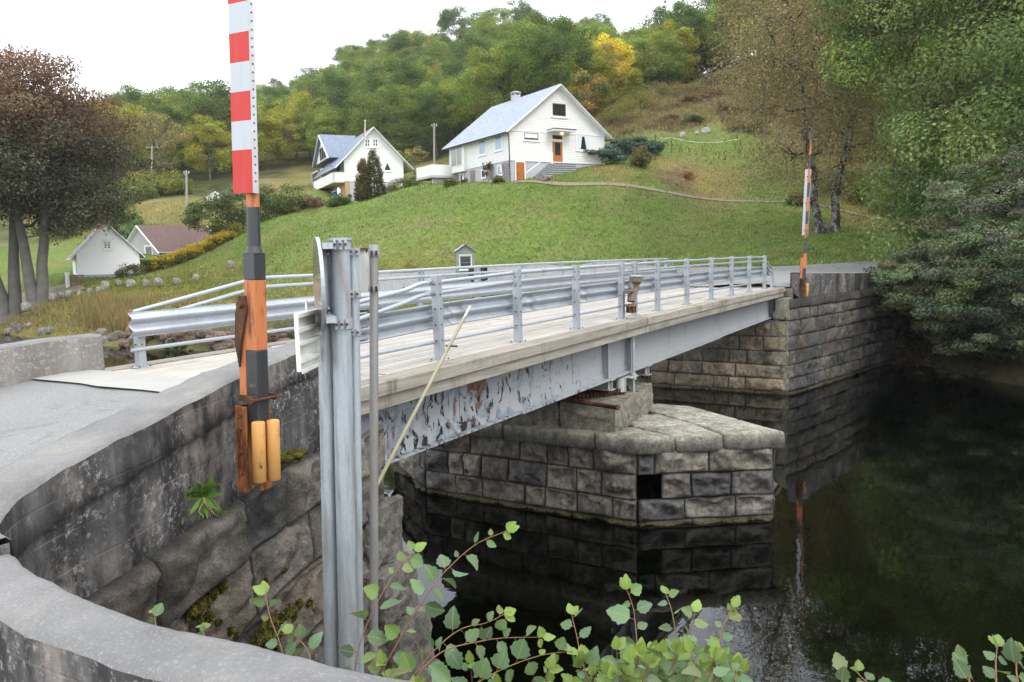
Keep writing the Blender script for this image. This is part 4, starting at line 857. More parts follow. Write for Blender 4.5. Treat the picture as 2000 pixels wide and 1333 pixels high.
def gable_house(h, root, Wd, L, zs, ze, za, wall, base, roofm, lap=.14, oh=.45, oe=.45, thick=.13, zbase=-1.2, barge=.2, trim=None, gut=True):
    trim = trim or TRIM; um = Wd/2; sl = (za-ze)/um
    # weatherboards
    mb = MB(); z = zs
    while z < za-.02:
        z1 = min(z+lap, za-.01)
        def ur(zz): d = max(0, (zz-ze)/sl); return d, Wd-d
        for v, sg in ((0, -1), (L, 1)):
            a0, a1 = ur(z); b0, b1 = ur(z1); mb.add([h.W(a0, v+sg*.034, z), h.W(a1, v+sg*.034, z), h.W(b1, v+sg*.002, z1), h.W(b0, v+sg*.002, z1)], [[0, 1, 2, 3]]); mb.add([h.W(a0, v+sg*.002, z), h.W(a1, v+sg*.002, z), h.W(a1, v+sg*.034, z), h.W(a0, v+sg*.034, z)], [[0, 1, 2, 3]])
        if z < ze-.02:
            z1 = min(z1, ze)
            for u, sg in ((0, -1), (Wd, 1)):
                mb.add([h.W(u+sg*.034, 0, z), h.W(u+sg*.034, L, z), h.W(u+sg*.002, L, z1), h.W(u+sg*.002, 0, z1)], [[0, 1, 2, 3]]); mb.add([h.W(u+sg*.002, 0, z), h.W(u+sg*.002, L, z), h.W(u+sg*.034, L, z), h.W(u+sg*.034, 0, z)], [[0, 1, 2, 3]])
        z += lap
    for (u, v) in ((0, 0), (Wd, 0), (0, L), (Wd, L)): h.bx(mb, u-.05, u+.05, v-.05, v+.05, zs, ze)
    fix_normals(mb.build('wall', wall, root))
    if base is not None:
        mb = MB(); h.bx(mb, .02, Wd-.02, .02, L-.02, zbase, zs+.01); mb.build('basement', base, root)
    mb = MB(); n = 2; uvs = []
    for sgn in (0, 1):
        e_u = -oe if sgn == 0 else Wd+oe; r = [(e_u, ze-oe*sl), (um, za)]
        top = [h.W(r[0][0], -oh, r[0][1]+thick), h.W(r[0][0], L+oh, r[0][1]+thick), h.W(um, L+oh, za+thick), h.W(um, -oh, za+thick)]
        bot = [p-h.z*thick*.9 for p in top]
        mb.add(top, [[0, 1, 2, 3]]); mb.add(bot, [[3, 2, 1, 0]], 1); mb.add(top+bot, [[0, 1, 5, 4], [0, 4, 7, 3], [1, 2, 6, 5]], 1)
    ro = mb.build('roof', [roofm, trim], root); fix_normals(ro)
    me = ro.data; uv = me.uv_layers.new(name='UVMap'); V = np.array([v.co for v in me.vertices])
    for p in me.polygons:
        for li in p.loop_indices:
            co = V[me.loops[li].vertex_index]+np.asarray(world_loc(root))-h.c; uv.data[li].uv = (co @ h.v, co[2]*1.5)
    for v in (-oh-.02, L+oh+.02):
        mb = MB()
        for e_u in (-oe-.03, Wd+oe+.03): mb.beam(h.W(e_u, v, ze-oe*sl+.02), h.W(um, v, za+.06), .04, barge, h.v)
        mb.build('bargeboard', trim, root)
    if gut:
        for e_u in (-oe, Wd+oe):
            mb = MB(); mb.tube([h.W(e_u-.05*np.sign(um-e_u), -oh+.05, ze-oe*sl+.02), h.W(e_u-.05*np.sign(um-e_u), L+oh-.05, ze-oe*sl)], .065, 10); mb.build('gutter', GUTTER, root)
    return sl
def window(h, root, plane, r, frame, pane, trim=.09, mull=(), bars=(), curtain=None, name='window', off=0., proud=.05, fw=.06):
    """r = (a0, a1, z0, z1) of the opening on the gable wall ('F') or the eaves wall ('S')"""
    a0, a1, z0, z1 = r; a0, a1 = sorted((a0, a1)); z0, z1 = sorted((z0, z1))
    def bx(mb, p0, p1, q0, q1, o0, o1, mi=0):
        if plane == 'F': h.bx(mb, p0, p1, off-o1, off-o0, q0, q1, mi)
        else: h.bx(mb, off-o1, off-o0, p0, p1, q0, q1, mi)
    mb = MB()
    if trim:
        t = trim
        for (p0, p1, q0, q1) in ((a0-t, a0, z0-t, z1+t), (a1, a1+t, z0-t, z1+t), (a0, a1, z1, z1+t), (a0, a1, z0-t, z0)): bx(mb, p0, p1, q0, q1, .031, proud, 0)
        bx(mb, a0-t-.03, a1+t+.03, z0-t-.03, z0-t, .03, proud+.05, 0); bx(mb, a0-t-.02, a1+t+.02, z1+t, z1+t+.03, .03, proud+.03, 0)
    for (p0, p1, q0, q1) in ((a0, a0+fw, z0, z1), (a1-fw, a1, z0, z1), (a0+fw, a1-fw, z1-fw, z1), (a0+fw, a1-fw, z0, z0+fw)): bx(mb, p0, p1, q0, q1, .031, proud-.006, 1)
    for m_ in mull: x = a0+(a1-a0)*m_; bx(mb, x-fw/2, x+fw/2, z0+fw, z1-fw, .036, proud-.008, 1)
    for m_ in bars: x = z0+(z1-z0)*m_; bx(mb, a0+fw, a1-fw, x-fw*.3, x+fw*.3, .036, proud-.010, 1)
    o = mb.build(name, [TRIM, frame], root)
    mb = MB(); bx(mb, a0+fw*.5, a1-fw*.5, z0+fw*.5, z1-fw*.5, .0, .0355); mb.build('pane', pane, o)
    if curtain:
        mb = MB()
        for (f0, f1, g0, g1) in curtain:
            k = [(a0+(a1-a0)*f, z0+(z1-z0)*g) for f, g in (f0, f1, g0, g1)]
            p = [h.W(a, off-.0375, z) if plane == 'F' else h.W(off-.0375, a, z) for a, z in k]; mb.add(p, [[0, 1, 2, 3]])
        fix_normals(mb.build('curtain', CURTAIN, o))
    return o
def rect(h, plane, k, x0, y0, x1, y1, off=0):
    f = h.F if plane == 'F' else h.S; a, z1 = f(*k(x0, (y0)), off); b, z0 = f(*k(x1, y1), off); c_, z2 = f(*k(x1, y0), off); d_, z3 = f(*k(x0, y1), off)
    return ((a+d_)/2, (b+c_)/2, (z0+z3)/2, (z1+z2)/2)

# ---- the large white house
k = crop(860, 150, 5.714); h = Hs(E.at(997, 360.5, 62), -28.7); W1, L1 = 9.1, 10.1
house = thing('white_house', 'large white wooden house with slate roof, orange front door and stairs on the grassy rise', 'house', tuple(h.c))
zs = h.F(*k(900, 937))[1]; ze, za = 4.22, 7.72
gable_house(h, house, W1, L1, zs, ze, za, WHITE, PLASTER, SLATE, .135, .45, .5)
mb = MB(); h.bx(mb, -.04, W1+.04, -.06, -.01, ze-.16, ze-.06); h.bx(mb, -.05, W1+.05, -.05, 0, zs-.04, zs+.02); mb.build('frieze_board', TRIM, house)
window(h, house, 'F', rect(h, 'F', k, 1248, 303, 1397, 442), BROWNF, GLASS_D, .13)
window(h, house, 'F', rect(h, 'F', k, 932, 628, 1091, 707), BROWNF, GLASS_D, .10, curtain=[((.05, .25), (.95, .25), (.95, .95), (.05, .95))])
window(h, house, 'F', rect(h, 'F', k, 1520, 663, 1668, 822), TRIM, GLASS_D, .10, curtain=[((.04, .05), (.30, .10), (.40, .95), (.04, .95)), ((.96, .05), (.72, .10), (.58, .95), (.96, .95))])
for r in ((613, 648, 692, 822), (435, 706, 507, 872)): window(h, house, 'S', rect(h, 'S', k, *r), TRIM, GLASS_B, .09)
window(h, house, 'S', rect(h, 'S', k, 121, 785, 240, 1002, -.25), TRIM, glass('reflecting_pane', (.16, .17, .13)), .0, mull=(.47,), off=-.25, name='bay_window')
a = rect(h, 'S', k, 121, 785, 262, 1002, -.25); mb = MB(); h.bx(mb, -.25, 0, min(a[:2]), max(a[:2]), a[2]-.5, ze-.2); mb.build('bay', WHITE, house)
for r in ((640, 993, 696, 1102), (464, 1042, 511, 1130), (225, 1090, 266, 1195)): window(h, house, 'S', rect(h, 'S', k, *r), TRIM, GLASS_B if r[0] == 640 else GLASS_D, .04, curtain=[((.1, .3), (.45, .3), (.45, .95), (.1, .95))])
def door(h, root, r, label=None, pane=None, off=0):
    a0, a1, z0, z1 = r; mb = MB(); h.bx(mb, a0, a1, off-.045, off-.005, z0, z1, 0)
    for f in np.linspace(.12, .88, 5): x = a0+(a1-a0)*f; h.bx(mb, x-.006, x+.006, off-.05, off-.044, z0+.05, z1-.05, 1)
    d = mb.build('door', [ORDOOR, BROWNF], root, label=label); mb = MB()
    for (p0, p1, q0, q1) in ((a0-.1, a0-.002, z0, z1+.1), (a1+.002, a1+.1, z0, z1+.1), (a0, a1, z1+.002, z1+.1)): h.bx(mb, p0, p1, off-.06, off-.03, q0, q1)
    mb.build('door_frame', TRIM, d); mb = MB(); mb.tube([h.W(a0+.08, off-.09, z0+(z1-z0)*.48), h.W(a0+.2, off-.09, z0+(z1-z0)*.48)], .015, 8); mb.build('handle', BOLT, d)
    if pane: p = pane; mb = MB(); h.bx(mb, min(p[:2]), max(p[:2]), off-.056, off-.046, p[2], p[3]); mb.build('pane', GLASS_D, d)
    return d
rd = rect(h, 'F', k, 1247, 715, 1360, 977); door(h, house, rd, 'orange front door with a tall glass pane', rect(h, 'F', k, 1276, 742, 1336, 876))
rt = rect(h, 'F', k, 1247, 655, 1360, 713); window(h, house, 'F', rt, BROWNF, GLASS_D, .08, name='transom_window')
door(h, house, rect(h, 'F', k, 843, 958, 936, 1202), 'orange basement door')
ca = rect(h, 'F', k, 1190, 597, 1430, 630); mb = MB(); h.bx(mb, ca[0], ca[0]+2.1, -1.0, -.03, ca[3]-.22, ca[3]-.08); mb.build('canopy', TRIM, house); mb = MB(); h.bx(mb, ca[0]-.05, ca[0]+2.15, -1.05, -.03, ca[3]-.078, ca[3]-.04); mb.build('canopy_roof', GUTTER, house)
LAMP = bpy.data.materials.new('lit_lamp'); LAMP.use_nodes = True; LAMP.node_tree.nodes['Principled BSDF'].inputs['Emission Color'].default_value = (1, .62, .2, 1); LAMP.node_tree.nodes['Principled BSDF'].inputs['Emission Strength'].default_value = 4
u_, z_ = h.F(*k(1350, 632)); mb = MB(); mb.cyl(h.W(u_, -.12, z_), (0, 0, 1), .085, .17, 12); mb.build('porch_lamp', LAMP, house)
# stairs up to the door, with a cheek wall and a white handrail
us, _ = h.F(*k(955, 1195)); ud = (rd[0]+rd[1])/2+.55; zt_ = min(rd[2:])-.05; mb = MB(); n = 10
for i in range(n):
    a = us+(ud-1.3-us)*i/n; h.bx(mb, a-.03, ud+.3, -1.38, -.06, zt_*(i+1)/n-.05, zt_*(i+1)/n, 1); h.bx(mb, a, ud+.3, -1.35, -.06, zt_*i/n-(.6 if i == 0 else 0), zt_*(i+1)/n-.051)
mb.build('stairs', [simple('dark_stair_body', (.17, .17, .175), .85, 0, .3, 4, .3), simple('pale_stair_treads', (.42, .43, .44), .85, 0, .3, 4, .3)], house)  # body darker and treads paler, so that single steps show
mb = MB(); a, b = h.F(*k(950, 1080), -1.2), h.F(*k(1255, 853), -1.2); p, q = h.W(a[0], -1.2, a[1]), h.W(b[0], -1.2, b[1]); mb.tube([p, q], .035, 8)
for f in (0, 1): c_ = p+(q-p)*f; mb.tube([c_, c_-np.array((0, 0, .85))], .025, 8)
mb.build('handrail', TRIM, house)
u0, z0 = h.F(*k(770, 560)); mb = MB(); mb.tube([h.W(-.45, -.25, ze-.3), h.W(-.1, -.09, ze-.55), h.W(-.08, -.09, .0)], .045, 8); mb.build('downpipe', GUTTER, house)
mb = MB(); q = np.array(h.F(*k(895, 250), 5)); h.bx(mb, W1/2-.3, W1/2+.3, 6.0, 6.6, za-.6, za+.42); mb.build('chimney', PLASTER, house); mb = MB()
for du in (-.25, .25):
    for dv in (6.05, 6.55): h.bx(mb, W1/2+du-.04, W1/2+du+.04, dv-.04, dv+.04, za+.42, za+.6)
h.bx(mb, W1/2-.34, W1/2+.34, 5.96, 6.64, za+.6, za+.67); h.bx(mb, W1/2-.2, W1/2+.2, 6.1, 6.5, za+.67, za+.75); mb.build('chimney_cap', PLASTER, house)
a = rect(h, 'S', k, 10, 985, 115, 1085, -.25); z0, z1 = h.S(*k(60, 1105), -.6)[1], h.S(*k(60, 985), -.6)[1]
mb = MB(); h.bx(mb, -1.9, -.05, L1-.3, L1+.0, z0, z1); h.bx(mb, -1.9, -1.8, L1+.01, L1+3, z0, z1); mb.build('balcony', WHITE, house); mb = MB(); h.bx(mb, -1.95, -.03, L1-.32, L1+3, z0-.2, z0-.005); h.bx(mb, -1.7, -.3, L1+.1, L1+.3, -1, z0-.21); mb.build('balcony_floor', PLASTER, house)
for (xa, xb, yt_, yb_) in ((702, 775, 960, 1165), (545, 603, 990, 1150), (340, 395, 1045, 1180), (152, 212, 1085, 1208)):
    r = rect(h, 'S', k, xa, yt_, xb, yb_); mb = MB(); t0 = .12
    for f in np.linspace(0, 1, 4): a = r[0]+(r[1]-r[0])*f; c_ = (r[0]+r[1])/2; b = c_+(a-c_)*.72; mb.beam(h.W(-.1, b, min(r[2:])), h.W(-.1, a, max(r[2:])), .035, .02, h.u)
    for f in np.linspace(.05, .95, 7): z = r[2]+(r[3]-r[2])*f; g = .72+.28*f; c_ = (r[0]+r[1])/2; hw = abs(r[1]-r[0])/2*g; h.bx(mb, -.135, -.105, c_-hw, c_+hw, z-.015, z+.015)
    tag(mb.build('trellis', BROWNF), {702: 'dark trellis beside the corner downpipe on the basement wall', 545: 'dark trellis with red roses between the basement windows', 340: 'dark trellis with a leafless climber on the basement wall', 152: 'dark trellis nearest the balcony on the basement wall'}[xa], 'trellis', 'trellises on the house basement wall')

# ---- the white house farther left
k = crop(590, 225, 7.407); h2 = Hs(E.at(676, 391, 93), -36); h = h2
W2 = h.F(*k(1466, 980))[0]; L2 = min(13, max(9, h.S(*k(135, 1000))[0])); zs = h.F(*k(900, 962))[1]; ze = h.F(*k(1466, 652))[1]; za = ze+(h.F(*k(1005, 195))[1]-ze)
house2 = thing('white_house', 'smaller white house with blue-grey tiled roof, dormer and long balcony, behind the cypresses', 'house', tuple(h.c))
LAMP_GLOW = simple('wall_with_painted_lamp_glow', (.42, .27, .14), .8, 0, .15, 2)  # warm light of the porch lamp put into the wall colour
sl = gable_house(h, house2, W2, L2, zs, ze, za, WHITE, PLASTER, BLUETILE, .15, .55, 1.15, zbase=-1.5, barge=.24)
for x0 in (905, 1020): window(h, house2, 'F', rect(h, 'F', k, x0, 345, x0+77, 461), TRIM, GLASS_D, .1, mull=(.5,), bars=(.48,), fw=.1)
window(h, house2, 'F', rect(h, 'F', k, 1178, 688, 1290, 807), TRIM, GLASS_D, .1, curtain=[((.04, .1), (.1, .1), (.5, .95), (.04, .95)), ((.96, .1), (.9, .1), (.5, .95), (.96, .95))])
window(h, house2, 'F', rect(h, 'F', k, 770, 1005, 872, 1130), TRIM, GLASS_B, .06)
for r, g in (((150, 830, 236, 1010), (.33, .66)), ((275, 785, 303, 890), ()), ((422, 762, 450, 832), ()), ((505, 715, 556, 822), (.5,))): window(h, house2, 'S', rect(h, 'S', k, *r), TRIM, GLASS_D, .06, mull=g)
zb0, zb1 = h.S(*k(470, 957), -1.2)[1], h.S(*k(465, 826), -1.2)[1]; mb = MB(); h.bx(mb, -1.3, -1.2, .0, L2-.3, zb0, zb1); h.bx(mb, -1.3, -.05, .0, .1, zb0, zb1); mb.build('balcony', WHITE, house2)
mb = MB(); h.bx(mb, -1.3, -.04, .02, L2-.3, zb0-.12, zb0-.004); mb.build('balcony_floor', TRIM, house2); mb = MB(); h.bx(mb, -.03, .015, .1, L2*.55, -1, zs-.1); h.bx(mb, -.02, .5, -.02, .015, -1, zs-.05); mb.build('porch_wall', LAMP_GLOW, house2)
for r in ((365, 1060, 430, 1215), (440, 1045, 475, 1205)): a = rect(h, 'S', k, *r); mb = MB(); h.bx(mb, -.07, -.035, *sorted(a[:2]), min(a[2:]), max(a[2:])); mb.build('garage_door', simple('brown_garage_door', (.17, .075, .045), .6), house2)
mb = MB(); v_, z_ = h.S(*k(358, 1028), -.3); mb.cyl(h.W(-.25, v_, z_), (0, 0, 1), .13, .26, 10); mb.build('porch_lamp', LAMP, house2)
a = rect(h, 'F', k, 645, 1137, 706, 1215); mb = MB(); h.bx(mb, *sorted(a[:2]), -.45, -.06, min(a[2:]), max(a[2:])); mb.cyl(h.W((a[0]+a[1])/2, -.47, (a[2]+a[3])/2), h.v, .25, .04, 20, 1); mb.build('heat_pump', [PLASTER, GUTTER], house2)
mb = MB(); mb.tube([h.W(-.9, 3.2, ze-.5), h.W(-.1, 3.2, ze-.9), h.W(-.1, 3.2, zs)], .05, 8); mb.build('downpipe', GUTTER, house2)
# dormer on the eaves side
vL, zL = h.S(*k(185, 716), -.35); vR, zR = h.S(*k(400, 606), -.35); vA, zA = h.S(*k(265, 296), -.35); vA = (vL+vR)/2; zd = (zL+zR)/2; uB = (zA-ze)/sl
mb = MB(); A0 = h.W(-.55, vA, zA); A1 = h.W(uB, vA, zA); e0 = .35*np.sign(vR-vL)
for vv in (vL-e0, vR+e0): B0 = h.W(-.55, vv, zd-.25); B1 = h.W((zd-.25-ze)/sl+.2, vv, zd-.25); mb.add([A0, A1, B1, B0], [[0, 1, 2, 3]])
ro = mb.build('dormer_roof', BLUETILE, house2); s_ = ro.modifiers.new('t', 'SOLIDIFY'); s_.thickness = .1; me = ro.data; uv = me.uv_layers.new(name='UVMap')
for p in me.polygons:
    for li in p.loop_indices: co = np.array(me.vertices[me.loops[li].vertex_index].co)+world_loc(house2)-h.c; uv.data[li].uv = (co @ h.u, co[2]*1.5)
mb = MB(); mb.prism([h.W(-.2, vL, zd), h.W(-.2, vR, zd), h.W(-.2, vA, zA-.15)], h.u*.1); fix_normals(mb.build('dormer_wall', WHITE, house2)); mb = MB()
for vv in (vL-e0, vR+e0): mb.beam(h.W(-.58, vv, zd-.25), h.W(-.58, vA, zA), .05, .26, h.u)
mb.build('dormer_bargeboard', TRIM, house2)
window(h, house2, 'S', (vL+(vR-vL)*.3, vL+(vR-vL)*.72, zd+.12, zd+(zA-zd)*.55), TRIM, GLASS_D, .05, mull=(.33, .66), off=-.2, name='dormer_window')

# ---- white boathouse with a small window, left
k = crop(0, 400, 4.1667); h = Hs(E.at(154, 541, 73), -28)
shed = thing('white_shed', 'small white boarded shed with a steep gable and one little window, beside the copper beech', 'shed', tuple(h.c))
Ws = h.F(*k(1135, 500))[0]; ze = h.F(*k(1135, 390))[1]; za = h.F(*k(865, 158))[1]
gable_house(h, shed, Ws, 6.5, .12, ze, za, simple('fresh_white_boards', (.84, .84, .83), .6, 0, .04, 1.5), PLASTER, simple('grey_slate', (.2, .2, .22), .8), .12, .2, .45, barge=.14, gut=False, zbase=-1.6)
window(h, shed, 'F', rect(h, 'F', k, 842, 298, 902, 362), TRIM, GLASS_D, .1, mull=(.5,), bars=(.33, .66), fw=.07); window(h, shed, 'S', (1.2, 2.2, .2, 2.0), TRIM, GLASS_D, .1, bars=(.5,), name='side_door')
mb = MB(); a = h.F(*k(820, 150), 3); h.bx(mb, a[0]-.35, a[0]+.35, 2.7, 3.3, za-.9, a[1]+.45); mb.build('chimney', simple('red_brick', (.25, .09, .06), .85), shed)
# ---- low house with a brown-red tiled roof
c = E.at(313, 511, 84); h = Hs(c, 92, -22)
shed = thing('red_roofed_house', 'low white house under a brown-red tiled roof behind the yellow flowering hedge', 'house', tuple(h.c))
lv = h.S(*k(1745, 400))[0]; ze = h.S(*k(1320, 392))[1]; za = ze+2.6
gable_house(h, shed, 5.2, lv, -1, ze+.25, za, simple('dull_grey_white_boards', (.40, .40, .39), .7, 0, .08, 2), None, REDTILE, .15, .3, .35, barge=.16)
for r in ((1255, 425, 1275, 465), (1288, 420, 1310, 460)): window(h, shed, 'S', rect(h, 'S', k, *[r[0]+50, r[1]-8, r[2]+50, r[3]-8]), TRIM, GLASS_D, .06)
window(h, shed, 'F', (1.0, 2.0, .4, 1.5), TRIM, GLASS_D, .08)
# ---- far garage in the meadow
k = crop(400, 380, 6.667); c = E.at(446, 402, 112); h = Hs(c, 120, -33)
shed = thing('white_garage', 'tiny white garage with a dark low roof far up the meadow behind the boom', 'garage', tuple(h.c))
gable_house(h, shed, 2.6, 2.9, -1.2, 1.0, 1.75, WHITE, None, simple('dark_roof', (.06, .06, .065), .7), .2, .3, .3, barge=.16)
window(h, shed, 'S', (.8, 1.4, .2, .8), TRIM, GLASS_D, .06)
# ---- little gabled kiosk by the road behind the far railing
k = crop(840, 480, 11.76); c = on_land(893, 46.5); c[2] = min(c[2], E.at(893, 523, 46.5)[2]); h = Hs(c, -50)
ki = thing('kiosk', 'tiny grey-green gabled kiosk with a dark opening on the grass behind the railing', 'kiosk', tuple(h.c))
zt_ = h.F(888+0, 490)[1]; za = h.F(904.2, 479.5)[1]; Wk = .93
GREY = simple('grey_green_boards', (.22, .24, .215), .75, 0, .12, 4)
gable_house(h, ki, Wk, .8, -.5, zt_, za, GREY, None, simple('grey_felt_roof', (.38, .37, .37), .8), .09, .12, .12, .05, barge=.05, trim=GREY, gut=False)
window(h, ki, 'F', (.12, .78, zt_-1.1, zt_-.32), GREY, GLASS_D, .04, name='opening', fw=.04, bars=(.5,)); mb = MB(); h.bx(mb, Wk-.02, Wk+.06, -.01, .82, -.4, zt_-.02); mb.build('side_panel', simple('red_brown_panel', (.30, .09, .06), .7), ki)
c = on_land(938, 33); mz = E.at(938, 522, 33)[2]; t = thing('mailbox_stand', 'black stand with two dark boxes behind the far railing below the kiosk', 'mailbox', tuple(c))
for px in (922, 945):
    p = E.at(px, 530, 33); mb = MB(); mb.b6(p[0]-.11, p[0]+.11, p[1]-.11, p[1]+.11, mz-.55, mz-.01); mb.prism([(p[0]-.13, p[1]-.13, mz-.01), (p[0]+.13, p[1]-.13, mz-.01), (p[0], p[1]-.13, mz+.05)], (0, .26, 0)); mb.build('box', simple('black_lacquer', (.012, .012, .014), .5), t, .006)
    mb = MB(); mb.b6(p[0]-.04, p[0]+.04, p[1]-.04, p[1]+.04, c[2]-.4, mz-.551); mb.build('leg', GUTTER, t)

# ------------------------------------------------------------------ poles, lines, fences, signs, a motorcycle
POLEW = simple('grey_pole_wood', (.27, .25, .22), .85, 0, .2, 5, .2)
tops = []
for px, py, d, lab in ((848, 241, 100, 'weathered utility pole standing behind the two houses, against the wood'), (364, 333, 101, 'utility pole with insulators in the meadow beside the boom'), (297, 285, 126, 'utility pole with a crossarm at the edge of the wood, far left')):
    g = on_land(px+(5 if px != 848 else 5), d, -.6); top = E.at(px, py, d); t = thing('utility_pole', lab, 'utility pole', tuple(g), 'utility poles'); mb = MB(); mb.tube([g, top], [.15, .11], 12); mb.build('pole', POLEW, t)
    mb = MB(); rr = E.R*np.array((1, 1, 0)); n_ = 2 if px != 297 else 3
    if px == 297: mb.beam(top-rr*.9-[0, 0, .25], top+rr*.9-[0, 0, .25], .1, .1)
    else: mb.beam(top-rr*.3-[0, 0, .4], top+rr*.3-[0, 0, .4], .06, .06)
    a = mb.build('crossarm', POLEW, t)
    for s in np.linspace(-1, 1, n_): mb = MB(); mb.cyl(top+rr*s*(.28 if px != 297 else .8)-[0, 0, .22], (0, 0, 1), .05, .16, 8); mb.build('insulator', TRIM, t)
    tops.append(top)
def cable(p, q, sag, lab, r=.012):
    t = np.linspace(0, 1, 16); pts = p+(q-p)*t[:, None]; pts[:, 2] -= sag*4*t*(1-t); mb = MB(); mb.tube(pts, r, 5); tag(mb.build('power_cable', GUTTER), lab, 'cable', 'overhead cables')
e2 = E.at(700, 258, 94)
for i, dz in enumerate((-.1, -1.2, -1.9)): cable(tops[0]+[0, 0, dz], E.at(*[(735, 262), (745, 271), (755, 279)][i], 97), .5, 'overhead cables running from the pole behind the two houses to the tiled roof')
cable(tops[1], E.at(615, 300, 118), 1.2, 'overhead cable from the meadow pole to the trees on the right'); cable(tops[1], tops[2], 1.2, 'overhead cable between the two far left poles')
g = on_land(716, 88.5); top = E.at(713, 236, 88.5); t = thing('flagpole', 'slim white flagpole with a narrow red pennant, before the smaller house', 'flagpole', tuple(g)); mb = MB(); mb.tube([g-[0, 0, .3], top], [.07, .035], 10); mb.build('pole', TRIM, t); mb = MB(); mb.cyl(top, (0, 0, 1), .08, .1, 10); mb.build('knob', TRIM, t)
mb = MB(); rr = E.R*np.array((1, 1, 0)); pz = np.linspace(0, 1, 8); P = np.array([[top+[0, 0, -.9-1.9*f]-rr*(.05+wd*(.12+.05*math.sin(f*6))) for wd in (0, .5, 1)] for f in pz]); mb.grid(P); o = mb.build('pennant', simple('red_pennant', (.35, .06, .08), .8), t); add_solid(o, .004)
GREEN_P = simple('green_fence_post', (.02, .06, .03), .6); cps = []
for px, d, y0 in ((1280, 70, 262), (1312, 74, 270), (1445, 77, 272)):
    g = on_land(px, d, -.2); top = E.at(px, y0, d); mb = MB(); mb.tube([g, top], .035, 8); tag(mb.build('line_post', GREEN_P), {1280: 'slim green line post beside the olive bush', 1312: 'slim green line post, the shorter one, in the middle of the lawn edge', 1445: 'slim green line post near the birch'}[px], 'post', 'green posts on the lawn'); cps.append(top)
mb = MB(); mb.tube(curve([cps[0], cps[0]*.6+cps[1]*.4-[0, 0, .25], cps[1], cps[1]*.7+cps[2]*.3-[0, 0, .3], cps[1]*.35+cps[2]*.65-[0, 0, .32], cps[2]], 40), .018, 6); tag(mb.build('garden_line', TRIM), 'sagging white line strung between the green posts above the lawn', 'line')
t = thing('notice_board', 'grey notice board on thin posts half hidden behind the alder leaves at the roadside', 'notice board', tuple(on_land(1800, 42))); q0, q1 = E.at(1783, 455, 42), E.at(1842, 458, 42.6); rr = (q1-q0); rr[2] = 0; ln_ = np.linalg.norm(rr); rr /= ln_; nb = np.cross(rr, (0, 0, 1)); ce = (q0+q1)/2; ce[2] = q0[2]-.5
mb = MB(); mb.box(ce, (ln_, .04, .95), (rr, nb, (0, 0, 1))); mb.build('panel', simple('grey_panel', (.20, .21, .22), .6), t)
for f in (0, .5, 1): p = q0+rr*ln_*f; mb = MB(); mb.tube([(p[0], p[1], q0[2]+.02), (p[0], p[1], land1(p[0], p[1])-.3)], .03, 8); mb.build('leg', GALV_OLD, t)
# motorcycle parked by the porch
c = E.at(657, 390, 91.2); rr = E.R*np.array((1, 1, 0)); rr /= np.linalg.norm(rr); nb = np.cross(rr, (0, 0, 1.)); t = thing('motorcycle', 'dark blue and white motorcycle parked before the lamp-lit porch wall of the smaller house', 'motorcycle', tuple(c)); up = np.array((0, 0, 1.)); dirm = rr*.75+nb*.66
for s in (-.7, .7):
    th = np.linspace(0, 2*np.pi, 20); mb = MB(); mb.tube([c+dirm*(s+.3*math.cos(a))+up*(.32+.3*math.sin(a)) for a in th], .07, 8, caps=False); wl = mb.build('wheel', BLACKP, t); mb = MB(); mb.cyl(c+dirm*s+up*.32, np.cross(dirm, up), .07, .12, 10); mb.build('hub', ALU, wl)
mb = MB(); mb.tube([c+dirm*-.75+up*.8, c+dirm*-.2+up*.78, c+dirm*.15+up*.9, c+dirm*.45+up*.75], [.12, .16, .2, .1], 10); mb.tube([c+dirm*-.1+up*.45, c+dirm*.25+up*.45], .2, 10); mb.build('body', simple('blue_fairing', (.03, .07, .16), .35), t)
mb = MB(); mb.tube([c+dirm*.45+up*.55, c+dirm*.55+up*.95, c+dirm*.42+up*1.25], [.16, .2, .08], 10); mb.build('fairing', TRIM, t); mb = MB(); mb.tube([c+dirm*.4+up*1.05-np.cross(dirm, up)*.35, c+dirm*.4+up*1.1, c+dirm*.4+up*1.05+np.cross(dirm, up)*.35], .025, 8); mb.build('handlebar', BOLT, t)

# left margin: pale lane, gate post with a dark gate, a boat drawn up on the bank
q = [E.at(px, 480, d)[:2] for px, d in [(-60, 80), (30, 77), (75, 73), (110, 70), (128, 66)]]; strip('lane', GRAVEL, q, 2.2, .08)
p = on_land(126, 69.5); mb = MB(); mb.b6(p[0]-.11, p[0]+.11, p[1]-.11, p[1]+.11, p[2]-.2, p[2]+1.15); mb.b6(p[0]-.14, p[0]+.14, p[1]-.14, p[1]+.14, p[2]+1.151, p[2]+1.2); tag(mb.build('gate_post', TRIM), 'white square gate post left of the white shed', 'post')
rr = E.R*np.array((1, 1, 0)); rr /= np.linalg.norm(rr); t = thing('garden_gate', 'dark slatted gate between the white gate post and the white shed', 'gate', tuple(p)); mb = MB()
for z in np.arange(.1, 1.0, .17): mb.beam(p+rr*.2+[0, 0, z], p+rr*1.25+[0, 0, z], .04, .1)
mb.build('slat', BROWNF, t); mb = MB(); mb.beam(p+rr*.22, p+rr*.22+[0, 0, 1.0], .07, .07, rr); mb.beam(p+rr*1.22, p+rr*1.22+[0, 0, 1.0], .07, .07, rr); mb.build('gate_frame', BROWNF, t)
c = E.at(4, 600, 62.5); c[2] = land1(c[0], c[1]); t = thing('rowing_boat', 'white rowing boat drawn up on the grass under the copper beeches, at the left edge', 'boat', tuple(c)); u = rr*.9+np.cross(rr, (0, 0, 1))*.4; u /= np.linalg.norm(u); v_ = np.cross((0, 0, 1), u); P = []
